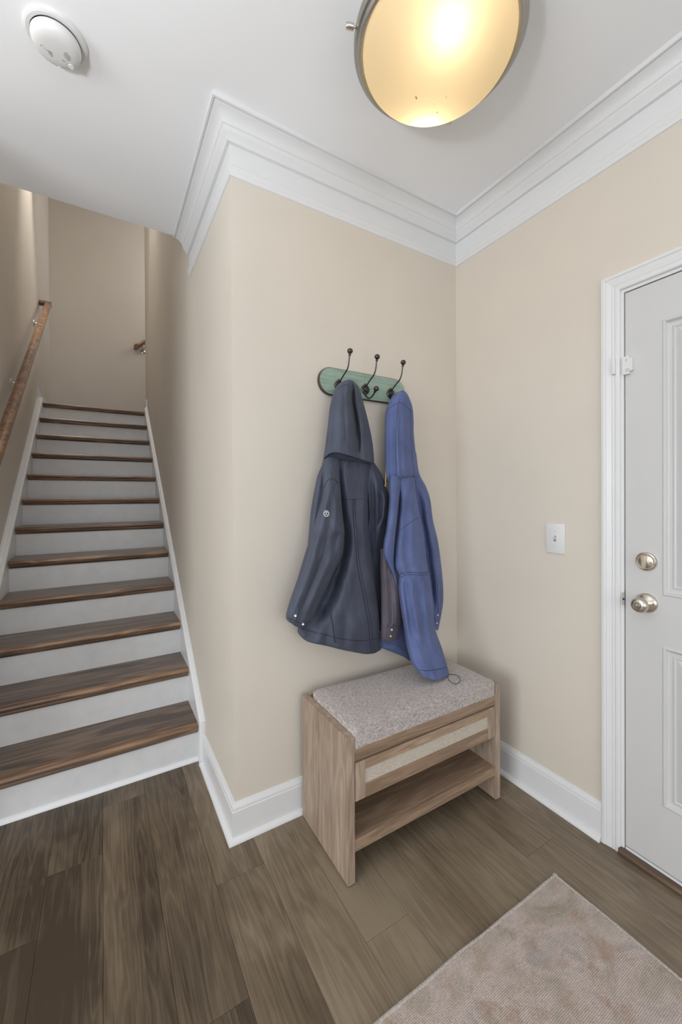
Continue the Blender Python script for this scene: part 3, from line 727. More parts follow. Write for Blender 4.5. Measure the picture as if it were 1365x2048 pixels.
obj('pile', rug_grid(RX0 + .012, RX1 - .012, RY0 + .010, RY1 - .010, 40, 40, .0105, .01), M['rug'], rgt, smooth=60)
def wob(x, y): return Vector((x + .004 * noise.noise(Vector((0, y * 6, 3))), y + .005 * noise.noise(Vector((x * 6, 0, 7))), .0065 + .0025 * noise.noise(Vector((x * 5, y * 5, 0))) * .6))
for (a, b) in (((RX1 - .006, RY0), (RX1 - .006, RY1)), ((RX0, RY1 - .006), (RX1, RY1 - .006)), ((RX0 + .006, RY0), (RX0 + .006, RY1)), ((RX0, RY0 + .006), (RX1, RY0 + .006))):
    n_ = 60
    pts = [wob(a[0] + (b[0] - a[0]) * k / n_, a[1] + (b[1] - a[1]) * k / n_) for k in range(n_ + 1)]
    obj('binding', tube(BM(), pts, .0058, 8), M['rug_edge'], rgt, smooth=60)
# ---------------------------------------------------------------- coat rack
rk = thing('coat_rack', 'distressed green wooden board with three dark metal coat hooks', 'coat rack', (.60, 0, 1.812))
BX0, BX1, BZc, BR = .366, .838, 1.812, .0600
def stadium(r):
    return [(BX1 - BR + r * math.cos(R(a)), BZc + r * math.sin(R(a))) for a in range(-90, 91, 10)] + [(BX0 + BR + r * math.cos(R(a)), BZc + r * math.sin(R(a))) for a in range(90, 271, 10)]
bm = BM()
loops = [[(x, y, z) for x, z in stadium(r)] for r, y in ((BR, -.0005), (BR, -.0135), (BR - .0035, -.018))]
rings(bm, loops)
ob = obj('board', bm, [M['board'], M['board_edge']], rk)
for p in ob.data.polygons:
    if len(p.vertices) < 10 or p.center.y > -.01: p.material_index = 1
for hx in (.462, .601, .746):
    hz = 1.797
    pb = BM()
    q = [(0, .029), (.006, .022), (.015, .016), (.021, .006), (.0225, 0), (.021, -.006), (.015, -.016), (.006, -.022), (0, -.029)]
    q = q + [(-a, b) for a, b in q[-2:0:-1]]
    rings(pb, [[(hx + a * s, y, hz + b * s) for a, b in q] for s, y in ((1, -.018), (1, -.0225), (.82, -.0255), (.55, -.026), (.42, -.031), (.2, -.033))])
    hk = obj('hook', pb, M['iron'], rk, smooth=35)
    for k in range(8):
        a = R(45 * k + 22)
        pass
    bd = BM()
    for k in range(8):
        a = R(45 * k); lathe(bd, [(0, .0), (.0035, .001), (.0025, .0035), (0, .0045)], (hx + .0155 * math.cos(a), -.0245, hz + .0165 * math.sin(a)), '-Y', 8)
    obj('rosette', bd, M['iron'], hk, smooth=50)
    up = catmull([(hx, -.024, hz + .010), (hx, -.033, hz + .0165), (hx, -.060, hz + .034), (hx, -.0885, hz + .050), (hx, -.102, hz + .072), (hx, -.108, hz + .100), (hx, -.112, hz + .110)], 6)
    obj('upper_prong', tube(BM(), up, .0030, 10), M['iron'], hk, smooth=60)
    dn = catmull([(hx, -.024, hz - .010), (hx, -.026, hz - .027), (hx, -.044, hz - .0445), (hx, -.070, hz - .044), (hx, -.088, hz - .033), (hx, -.095, hz - .025)], 6)
    obj('lower_prong', tube(BM(), dn, .0030, 10), M['iron'], hk, smooth=60)
    for (c, dv) in (((hx, -.110, hz + .104), (0, -.18, 1)), ((hx, -.0935, hz - .0275), (0, -.75, .75))):
        kb = lathe(BM(), [(.003, -.002), (.0062, 0), (.0062, .002), (.004, .0035), (.0045, .006), (.0095, .0095), (.0123, .0155), (.0112, .0215), (.007, .0265), (0, .0285)], c, n=20, frame=frame_to(dv))
        obj('knob', kb, M['iron'], hk, smooth=50)

# ---------------------------------------------------------------- hanging jackets
CLOTH = {
 'navy_hood': ([[(0.4532,-0.1,1.7983),(0.4524,-0.1041,1.7971),(0.4532,-0.1056,1.7969),(0.4544,-0.1066,1.7968),(0.4557,-0.1072,1.7968),(0.4572,-0.1077,1.7969),(0.4588,-0.1079,1.7971),(0.4605,-0.108,1.7973),(0.4623,-0.1079,1.7976),(0.4642,-0.1077,1.7979),(0.4662,-0.1072,1.7983),(0.4684,-0.1066,1.7988),(0.4708,-0.1056,1.7994),(0.4735,-0.1041,1.8002),(0.4779,-0.1,1.8018)],[(0.4348,-0.098,1.791),(0.4335,-0.1073,1.7896),(0.4358,-0.1106,1.7903),(0.4388,-0.1128,1.7916),(0.4422,-0.1143,1.793),(0.4459,-0.1152,1.7943),(0.4498,-0.1158,1.7955),(0.4537,-0.116,1.7964),(0.4581,-0.1158,1.7969),(0.4627,-0.1152,1.7968),(0.4675,-0.1143,1.7964),(0.4725,-0.1128,1.7958),(0.4779,-0.1106,1.7952),(0.4841,-0.1073,1.7951),(0.4942,-0.098,1.7973)],[(0.4044,-0.092,1.7592),(0.4025,-0.1095,1.7577),(0.4071,-0.1158,1.7601),(0.413,-0.1199,1.7633),(0.4196,-0.1227,1.7667),(0.4266,-0.1247,1.7699),(0.4332,-0.1275,1.7722),(0.4397,-0.13,1.7734),(0.4498,-0.1274,1.7751),(0.4619,-0.1215,1.7764),(0.4743,-0.1152,1.7769),(0.4803,-0.1189,1.7735),(0.4906,-0.1158,1.7719),(0.5032,-0.1095,1.7715),(0.5234,-0.092,1.7751)],[(0.3805,-0.09,1.695),(0.3784,-0.1124,1.6928),(0.3851,-0.1187,1.695),(0.3921,-0.1244,1.6975),(0.3983,-0.1318,1.6993),(0.4068,-0.1362,1.7014),(0.4182,-0.137,1.7039),(0.4273,-0.1394,1.7048),(0.4398,-0.1365,1.7066),(0.4585,-0.1249,1.7106),(0.4804,-0.1092,1.7154),(0.4824,-0.1249,1.7112),(0.4952,-0.124,1.7117),(0.5144,-0.1135,1.7149),(0.5424,-0.09,1.722)],[(0.3679,-0.088,1.6039),(0.3675,-0.1123,1.6024),(0.3767,-0.1185,1.6047),(0.3858,-0.1248,1.607),(0.3934,-0.1344,1.6084),(0.4044,-0.14,1.6102),(0.4192,-0.1407,1.6124),(0.4298,-0.144,1.613),(0.4458,-0.14,1.6149),(0.4697,-0.1248,1.619),(0.4975,-0.1052,1.6239),(0.4993,-0.126,1.62),(0.5146,-0.1264,1.6204),(0.5385,-0.114,1.6237),(0.5721,-0.088,1.6302)],[(0.3558,-0.088,1.5213),(0.357,-0.1134,1.5204),(0.3679,-0.1199,1.5225),(0.3788,-0.1264,1.5245),(0.3885,-0.1362,1.5259),(0.4019,-0.1419,1.5275),(0.4189,-0.1427,1.5292),(0.4314,-0.146,1.5296),(0.4495,-0.142,1.531),(0.4741,-0.1295,1.5336),(0.5014,-0.1145,1.5364),(0.5101,-0.1283,1.5345),(0.5286,-0.1278,1.5349),(0.5556,-0.1151,1.5374),(0.5929,-0.088,1.5422)],[(0.3452,-0.092,1.4735),(0.3452,-0.1175,1.4811),(0.3559,-0.1249,1.4891),(0.3682,-0.1313,1.4929),(0.3825,-0.1392,1.4933),(0.3961,-0.1439,1.4912),(0.4133,-0.1449,1.488),(0.4304,-0.1474,1.4841),(0.4501,-0.1445,1.4812),(0.4727,-0.1374,1.4788),(0.4962,-0.1297,1.4762),(0.5124,-0.133,1.472),(0.5329,-0.1302,1.4681),(0.5596,-0.1186,1.4649),(0.5976,-0.092,1.4631)],[(0.3463,-0.092,1.4634),(0.3466,-0.1154,1.4724),(0.357,-0.1221,1.4813),(0.3696,-0.128,1.4854),(0.3841,-0.1356,1.4857),(0.398,-0.1401,1.4837),(0.4154,-0.141,1.4805),(0.4326,-0.1434,1.4765),(0.4523,-0.1406,1.4736),(0.475,-0.1336,1.471),(0.4984,-0.1261,1.4683),(0.5145,-0.1297,1.464),(0.5347,-0.1274,1.4599),(0.561,-0.1166,1.4565),(0.5976,-0.092,1.4544)]],
  [[(0.4532,-0.1,1.7983),(0.4549,-0.0742,1.7985),(0.4567,-0.065,1.7988),(0.4584,-0.059,1.799),(0.4602,-0.0548,1.7993),(0.462,-0.0521,1.7995),(0.4637,-0.0505,1.7998),(0.4655,-0.05,1.8),(0.4672,-0.0505,1.8003),(0.469,-0.0521,1.8005),(0.4708,-0.0548,1.8008),(0.4726,-0.059,1.8011),(0.4743,-0.065,1.8013),(0.4761,-0.0742,1.8016),(0.4779,-0.1,1.8018)],[(0.4348,-0.098,1.791),(0.4391,-0.0722,1.7927),(0.4435,-0.063,1.7946),(0.4479,-0.057,1.7966),(0.4522,-0.0528,1.7985),(0.4566,-0.0501,1.8002),(0.4608,-0.0485,1.8016),(0.465,-0.048,1.8026),(0.4693,-0.0485,1.803),(0.4736,-0.0501,1.8027),(0.4778,-0.0528,1.8019),(0.4819,-0.057,1.8008),(0.4859,-0.063,1.7995),(0.49,-0.0722,1.7983),(0.4942,-0.098,1.7973)],[(0.4044,-0.092,1.7592),(0.4128,-0.0662,1.7632),(0.4212,-0.057,1.7676),(0.4296,-0.051,1.7722),(0.4381,-0.0468,1.7766),(0.4466,-0.0441,1.7806),(0.455,-0.0425,1.7838),(0.4633,-0.042,1.7859),(0.4719,-0.0425,1.7867),(0.4806,-0.0441,1.7862),(0.4891,-0.0468,1.7845),(0.4976,-0.051,1.7822),(0.5061,-0.057,1.7796),(0.5147,-0.0662,1.7771),(0.5234,-0.092,1.7751)],[(0.3805,-0.09,1.695),(0.3912,-0.0642,1.6988),(0.4017,-0.055,1.7028),(0.4122,-0.049,1.7069),(0.423,-0.0448,1.7108),(0.4345,-0.0421,1.7143),(0.4468,-0.0405,1.7171),(0.4577,-0.04,1.7187),(0.4689,-0.0405,1.7198),(0.4806,-0.0421,1.7205),(0.4927,-0.0448,1.7209),(0.505,-0.049,1.7211),(0.5175,-0.055,1.7213),(0.5301,-0.0642,1.7216),(0.5424,-0.09,1.722)],[(0.3679,-0.088,1.6039),(0.3812,-0.0622,1.6074),(0.3941,-0.053,1.611),(0.4071,-0.047,1.6147),(0.4208,-0.0428,1.6182),(0.4356,-0.0401,1.6213),(0.4514,-0.0385,1.6238),(0.4645,-0.038,1.6251),(0.4785,-0.0385,1.6262),(0.4933,-0.0401,1.627),(0.5087,-0.0428,1.6277),(0.5244,-0.047,1.6283),(0.5404,-0.053,1.6288),(0.5563,-0.0622,1.6294),(0.5721,-0.088,1.6302)],[(0.3558,-0.088,1.5213),(0.3711,-0.0622,1.5241),(0.3859,-0.053,1.5272),(0.401,-0.047,1.5303),(0.4168,-0.0428,1.5332),(0.4342,-0.0401,1.5358),(0.4524,-0.0385,1.5377),(0.4675,-0.038,1.5387),(0.4837,-0.0385,1.5395),(0.5009,-0.0401,1.5401),(0.5188,-0.0428,1.5405),(0.5372,-0.047,1.5409),(0.5558,-0.053,1.5413),(0.5745,-0.0622,1.5417),(0.5929,-0.088,1.5422)],[(0.3452,-0.092,1.4735),(0.3592,-0.0662,1.4842),(0.3743,-0.057,1.4932),(0.3906,-0.051,1.498),(0.4101,-0.0468,1.4994),(0.4271,-0.0441,1.4979),(0.4455,-0.0425,1.4947),(0.4649,-0.042,1.4909),(0.4834,-0.0425,1.4876),(0.5022,-0.0441,1.4842),(0.5212,-0.0468,1.4806),(0.5401,-0.051,1.4766),(0.5592,-0.057,1.4723),(0.5783,-0.0662,1.4677),(0.5976,-0.092,1.4631)],[(0.3463,-0.092,1.4634),(0.3595,-0.0662,1.475),(0.3739,-0.057,1.4849),(0.3901,-0.051,1.4898),(0.4096,-0.0468,1.4912),(0.4267,-0.0441,1.4897),(0.4452,-0.0425,1.4864),(0.4645,-0.042,1.4826),(0.4831,-0.0425,1.4792),(0.5019,-0.0441,1.4757),(0.5209,-0.0468,1.472),(0.5399,-0.051,1.4681),(0.5591,-0.057,1.4637),(0.5782,-0.0662,1.459),(0.5976,-0.092,1.4544)]]),
 'navy_body': ([[(0.3651,-0.075,1.5047),(0.3762,-0.0822,1.5046),(0.39,-0.0848,1.5051),(0.4044,-0.0865,1.5057),(0.4192,-0.0876,1.5064),(0.4343,-0.0884,1.5072),(0.4498,-0.0889,1.508),(0.4656,-0.089,1.5088),(0.4818,-0.0889,1.5097),(0.4982,-0.0884,1.5107),(0.5151,-0.0876,1.5117),(0.5324,-0.0865,1.5127),(0.5503,-0.0848,1.5139),(0.569,-0.0822,1.5152),(0.5912,-0.075,1.5171)],[(0.3484,-0.075,1.4464),(0.3558,-0.0911,1.4455),(0.3726,-0.0898,1.4462),(0.3908,-0.0866,1.4471),(0.4092,-0.0834,1.448),(0.4228,-0.0888,1.4482),(0.4342,-0.0979,1.4479),(0.447,-0.1046,1.4479),(0.4681,-0.098,1.4492),(0.4867,-0.0961,1.45),(0.5049,-0.0949,1.4507),(0.5238,-0.0931,1.4516),(0.5429,-0.0914,1.4524),(0.5635,-0.0878,1.4534),(0.5908,-0.075,1.4553)],[(0.3257,-0.078,1.4006),(0.3331,-0.0962,1.3999),(0.35,-0.0966,1.4003),(0.3681,-0.095,1.4008),(0.3923,-0.0832,1.4019),(0.4146,-0.0755,1.4028),(0.4246,-0.089,1.4023),(0.433,-0.1051,1.4018),(0.4477,-0.1106,1.4018),(0.4703,-0.1036,1.4027),(0.4903,-0.1015,1.4032),(0.5105,-0.0994,1.4038),(0.5306,-0.0976,1.4043),(0.5527,-0.0936,1.405),(0.5831,-0.078,1.4065)],[(0.3107,-0.08,1.3476),(0.3175,-0.1003,1.3475),(0.3341,-0.1017,1.3479),(0.3509,-0.1032,1.3482),(0.3734,-0.0946,1.3488),(0.4052,-0.0705,1.3499),(0.4256,-0.0673,1.3504),(0.4287,-0.0936,1.3501),(0.4351,-0.1136,1.35),(0.4539,-0.1134,1.3505),(0.4766,-0.1073,1.3511),(0.4975,-0.1046,1.3516),(0.518,-0.1029,1.3521),(0.5407,-0.0983,1.3526),(0.5734,-0.08,1.3536)],[(0.2921,-0.08,1.2529),(0.299,-0.1023,1.2541),(0.3162,-0.1045,1.2545),(0.3328,-0.1079,1.2549),(0.3505,-0.1097,1.2553),(0.3741,-0.1012,1.2552),(0.4125,-0.0679,1.2542),(0.4441,-0.048,1.2537),(0.4455,-0.0794,1.2553),(0.4466,-0.1105,1.2568),(0.4624,-0.1171,1.2574),(0.4881,-0.1085,1.2574),(0.5102,-0.1062,1.2576),(0.5344,-0.1011,1.2578),(0.5701,-0.08,1.2573)],[(0.2802,-0.08,1.1409),(0.2879,-0.1034,1.1431),(0.306,-0.1059,1.1428),(0.3238,-0.1095,1.1426),(0.342,-0.1125,1.1424),(0.3615,-0.1135,1.1419),(0.3872,-0.1042,1.1402),(0.4293,-0.0678,1.1351),(0.4661,-0.0423,1.1314),(0.4684,-0.0745,1.1347),(0.4689,-0.1085,1.1382),(0.4857,-0.1161,1.1385),(0.5124,-0.1088,1.1369),(0.5388,-0.1029,1.1355),(0.5774,-0.08,1.132)],[(0.2662,-0.08,1.0398),(0.2754,-0.1044,1.0427),(0.2951,-0.1073,1.0416),(0.3145,-0.1112,1.0407),(0.3349,-0.1136,1.0394),(0.3606,-0.1069,1.0364),(0.4021,-0.0734,1.0281),(0.4423,-0.0444,1.0206),(0.4488,-0.0735,1.0245),(0.45,-0.1101,1.0299),(0.4665,-0.1211,1.0303),(0.4961,-0.1122,1.0266),(0.5216,-0.1104,1.0243),(0.5498,-0.1053,1.0213),(0.5928,-0.08,1.0142)],[(0.257,-0.08,0.9748),(0.267,-0.1054,0.9784),(0.2877,-0.1087,0.9768),(0.3087,-0.1118,0.9751),(0.3355,-0.1044,0.9709),(0.3778,-0.0703,0.9602),(0.4143,-0.0488,0.9524),(0.4195,-0.0826,0.958),(0.4237,-0.1165,0.9637),(0.4432,-0.1248,0.9631),(0.4731,-0.1168,0.9585),(0.5011,-0.1129,0.9548),(0.5276,-0.1118,0.9518),(0.5576,-0.1064,0.9476),(0.6031,-0.08,0.9379)],[(0.2523,-0.08,0.9216),(0.2622,-0.1075,0.926),(0.2837,-0.1109,0.9239),(0.3086,-0.1081,0.9201),(0.3469,-0.0813,0.9095),(0.3859,-0.0555,0.8991),(0.3964,-0.0819,0.9032),(0.401,-0.1175,0.91),(0.4184,-0.1305,0.9105),(0.4486,-0.1229,0.9049),(0.4797,-0.1148,0.8992),(0.506,-0.1153,0.8959),(0.5327,-0.1156,0.8924),(0.5642,-0.1099,0.8872),(0.6136,-0.08,0.8745)],[(0.2432,-0.08,0.8671),(0.2544,-0.1075,0.8715),(0.281,-0.1029,0.8659),(0.3173,-0.0807,0.8546),(0.3474,-0.0722,0.8475),(0.3579,-0.1006,0.8521),(0.3693,-0.1264,0.856),(0.3921,-0.132,0.8534),(0.4221,-0.126,0.8469),(0.4512,-0.1225,0.8411),(0.4828,-0.116,0.8342),(0.5099,-0.1175,0.8299),(0.5387,-0.117,0.8248),(0.572,-0.1109,0.8177),(0.6242,-0.08,0.8017)],[(0.2364,-0.08,0.8206),(0.2622,-0.0788,0.8146),(0.2833,-0.0881,0.8122),(0.3042,-0.098,0.8099),(0.321,-0.1157,0.8104),(0.341,-0.1272,0.8088),(0.3625,-0.1362,0.8062),(0.3923,-0.1311,0.7984),(0.427,-0.119,0.7879),(0.4503,-0.1267,0.7846),(0.4771,-0.1294,0.7793),(0.506,-0.1293,0.7729),(0.5408,-0.1216,0.7635),(0.5806,-0.1079,0.7514),(0.632,-0.08,0.7335)],[(0.2319,-0.08,0.7916),(0.2457,-0.1028,0.7877),(0.2689,-0.1054,0.7763),(0.2894,-0.1151,0.7676),(0.3076,-0.1308,0.762),(0.3375,-0.1247,0.7488),(0.362,-0.1317,0.7407),(0.3904,-0.1313,0.7302),(0.4206,-0.1252,0.7183),(0.448,-0.1317,0.7103),(0.4791,-0.1287,0.6997),(0.5084,-0.1273,0.6917),(0.5439,-0.1211,0.6839),(0.5846,-0.1079,0.6756),(0.6371,-0.08,0.6609)],[(0.2318,-0.08,0.7758),(0.2365,-0.1058,0.7645),(0.2552,-0.115,0.749),(0.2764,-0.1213,0.7401),(0.3011,-0.1298,0.7322),(0.3316,-0.1277,0.7198),(0.3603,-0.1271,0.7079),(0.3848,-0.135,0.6994),(0.4167,-0.1301,0.6858),(0.4494,-0.1282,0.673),(0.4826,-0.1271,0.6607),(0.5123,-0.1264,0.6508),(0.5519,-0.1202,0.64),(0.5907,-0.1076,0.6331),(0.6397,-0.08,0.629)],[(0.2396,-0.077,0.7715),(0.2477,-0.0925,0.7577),(0.2684,-0.098,0.7438),(0.2913,-0.1016,0.7343),(0.3188,-0.1041,0.724),(0.3464,-0.1057,0.7134),(0.3735,-0.1067,0.7027),(0.4017,-0.107,0.6916),(0.4301,-0.1067,0.6807),(0.4611,-0.1057,0.6691),(0.4938,-0.1041,0.6572),(0.5246,-0.1016,0.6467),(0.5609,-0.098,0.6376),(0.5932,-0.0925,0.6331),(0.6336,-0.077,0.6315)]],
  [[(0.3651,-0.075,1.5047),(0.3802,-0.0467,1.5056),(0.3955,-0.0365,1.5064),(0.411,-0.0299,1.5072),(0.4266,-0.0253,1.5081),(0.4424,-0.0223,1.509),(0.4583,-0.0206,1.5098),(0.4743,-0.02,1.5107),(0.4905,-0.0206,1.5116),(0.5069,-0.0223,1.5125),(0.5234,-0.0253,1.5134),(0.5401,-0.0299,1.5143),(0.557,-0.0365,1.5152),(0.574,-0.0467,1.5162),(0.5912,-0.075,1.5171)],[(0.3484,-0.075,1.4464),(0.3645,-0.0467,1.447),(0.3809,-0.0365,1.4476),(0.3974,-0.0299,1.4482),(0.4141,-0.0253,1.4488),(0.4309,-0.0223,1.4495),(0.448,-0.0206,1.4501),(0.4652,-0.02,1.4507),(0.4826,-0.0206,1.4514),(0.5001,-0.0223,1.452),(0.5179,-0.0253,1.4527),(0.5358,-0.0299,1.4533),(0.554,-0.0365,1.454),(0.5723,-0.0467,1.4547),(0.5908,-0.075,1.4553)],[(0.3257,-0.078,1.4006),(0.3428,-0.0497,1.401),(0.3601,-0.0395,1.4014),(0.3776,-0.0329,1.4018),(0.3952,-0.0283,1.4022),(0.4131,-0.0253,1.4026),(0.4312,-0.0236,1.403),(0.4494,-0.023,1.4034),(0.4679,-0.0236,1.4039),(0.4865,-0.0253,1.4043),(0.5054,-0.0283,1.4047),(0.5245,-0.0329,1.4052),(0.5438,-0.0395,1.4056),(0.5633,-0.0497,1.406),(0.5831,-0.078,1.4065)],[(0.3107,-0.08,1.3476),(0.3281,-0.0517,1.348),(0.3457,-0.0415,1.3484),(0.3635,-0.0349,1.3488),(0.3816,-0.0303,1.3492),(0.3998,-0.0273,1.3496),(0.4182,-0.0256,1.3501),(0.4368,-0.025,1.3505),(0.4557,-0.0256,1.3509),(0.4747,-0.0273,1.3514),(0.494,-0.0303,1.3518),(0.5135,-0.0349,1.3522),(0.5332,-0.0415,1.3527),(0.5532,-0.0517,1.3532),(0.5734,-0.08,1.3536)],[(0.2921,-0.08,1.2529),(0.3104,-0.0517,1.2532),(0.329,-0.0415,1.2535),(0.3478,-0.0349,1.2538),(0.3668,-0.0303,1.2541),(0.3861,-0.0273,1.2544),(0.4055,-0.0256,1.2547),(0.4252,-0.025,1.255),(0.4452,-0.0256,1.2553),(0.4654,-0.0273,1.2556),(0.4858,-0.0303,1.256),(0.5065,-0.0349,1.2563),(0.5275,-0.0415,1.2566),(0.5487,-0.0517,1.2569),(0.5701,-0.08,1.2573)],[(0.2802,-0.08,1.1409),(0.2997,-0.0517,1.1403),(0.3195,-0.0415,1.1397),(0.3395,-0.0349,1.1391),(0.3597,-0.0303,1.1385),(0.3802,-0.0273,1.1379),(0.401,-0.0256,1.1373),(0.4221,-0.025,1.1366),(0.4434,-0.0256,1.136),(0.465,-0.0273,1.1354),(0.4869,-0.0303,1.1347),(0.5091,-0.0349,1.134),(0.5315,-0.0415,1.1334),(0.5543,-0.0517,1.1327),(0.5774,-0.08,1.132)],[(0.2662,-0.08,1.0398),(0.2875,-0.0517,1.0381),(0.309,-0.0415,1.0364),(0.3309,-0.0349,1.0347),(0.3531,-0.0303,1.033),(0.3755,-0.0273,1.0312),(0.3983,-0.0256,1.0294),(0.4214,-0.025,1.0276),(0.4448,-0.0256,1.0258),(0.4686,-0.0273,1.0239),(0.4927,-0.0303,1.022),(0.5172,-0.0349,1.0201),(0.542,-0.0415,1.0181),(0.5672,-0.0517,1.0162),(0.5928,-0.08,1.0142)],[(0.257,-0.08,0.9748),(0.2794,-0.0517,0.9724),(0.3022,-0.0415,0.97),(0.3252,-0.0349,0.9675),(0.3486,-0.0303,0.9651),(0.3724,-0.0273,0.9625),(0.3965,-0.0256,0.9599),(0.421,-0.025,0.9573),(0.4458,-0.0256,0.9547),(0.471,-0.0273,0.952),(0.4966,-0.0303,0.9493),(0.5226,-0.0349,0.9465),(0.5491,-0.0415,0.9437),(0.5759,-0.0517,0.9408),(0.6031,-0.08,0.9379)],[(0.2523,-0.08,0.9216),(0.2756,-0.0517,0.9185),(0.2992,-0.0415,0.9155),(0.3232,-0.0349,0.9123),(0.3476,-0.0303,0.9092),(0.3724,-0.0273,0.9059),(0.3975,-0.0256,0.9027),(0.4231,-0.025,0.8993),(0.449,-0.0256,0.8959),(0.4753,-0.0273,0.8925),(0.5021,-0.0303,0.889),(0.5293,-0.0349,0.8855),(0.557,-0.0415,0.8819),(0.5851,-0.0517,0.8782),(0.6136,-0.08,0.8745)],[(0.2432,-0.08,0.8671),(0.2676,-0.0517,0.8629),(0.2924,-0.0415,0.8587),(0.3176,-0.0349,0.8544),(0.3433,-0.0303,0.85),(0.3693,-0.0273,0.8455),(0.3958,-0.0256,0.8409),(0.4227,-0.025,0.8363),(0.45,-0.0256,0.8316),(0.4778,-0.0273,0.8269),(0.5061,-0.0303,0.822),(0.5349,-0.0349,0.8171),(0.5641,-0.0415,0.8121),(0.5939,-0.0517,0.8069),(0.6242,-0.08,0.8017)],[(0.2364,-0.08,0.8206),(0.2616,-0.0517,0.815),(0.2873,-0.0415,0.8093),(0.3134,-0.0349,0.8036),(0.34,-0.0303,0.7978),(0.3669,-0.0273,0.7918),(0.3944,-0.0256,0.7858),(0.4223,-0.025,0.7796),(0.4507,-0.0256,0.7734),(0.4796,-0.0273,0.767),(0.509,-0.0303,0.7605),(0.5389,-0.0349,0.754),(0.5694,-0.0415,0.7472),(0.6004,-0.0517,0.7404),(0.632,-0.08,0.7335)],[(0.2319,-0.08,0.7916),(0.2565,-0.0517,0.7793),(0.2814,-0.0415,0.7667),(0.3072,-0.0349,0.7541),(0.3343,-0.0303,0.742),(0.3619,-0.0273,0.7308),(0.3912,-0.0256,0.7196),(0.4205,-0.025,0.7089),(0.448,-0.0256,0.6992),(0.4805,-0.0273,0.688),(0.5106,-0.0303,0.6784),(0.54,-0.0349,0.6708),(0.5723,-0.0415,0.6655),(0.6045,-0.0517,0.6631),(0.6371,-0.08,0.6609)],[(0.2318,-0.08,0.7758),(0.2486,-0.0517,0.7546),(0.2721,-0.0415,0.7351),(0.2971,-0.0349,0.7233),(0.3271,-0.0303,0.7116),(0.3575,-0.0273,0.6997),(0.3868,-0.0256,0.6875),(0.4169,-0.025,0.6752),(0.447,-0.0256,0.6633),(0.4796,-0.0273,0.651),(0.5132,-0.0303,0.6388),(0.5434,-0.0349,0.6289),(0.5799,-0.0415,0.6208),(0.6105,-0.0517,0.6199),(0.6397,-0.08,0.629)],[(0.2396,-0.077,0.7715),(0.2549,-0.0487,0.7518),(0.2786,-0.0385,0.7354),(0.3038,-0.0319,0.7243),(0.3331,-0.0273,0.7128),(0.3621,-0.0243,0.7013),(0.3903,-0.0226,0.69),(0.4192,-0.022,0.6785),(0.4481,-0.0226,0.6675),(0.4791,-0.0243,0.6562),(0.5114,-0.0273,0.6447),(0.5411,-0.0319,0.6353),(0.5754,-0.0385,0.6277),(0.6042,-0.0487,0.6258),(0.6336,-0.077,0.6315)]]),
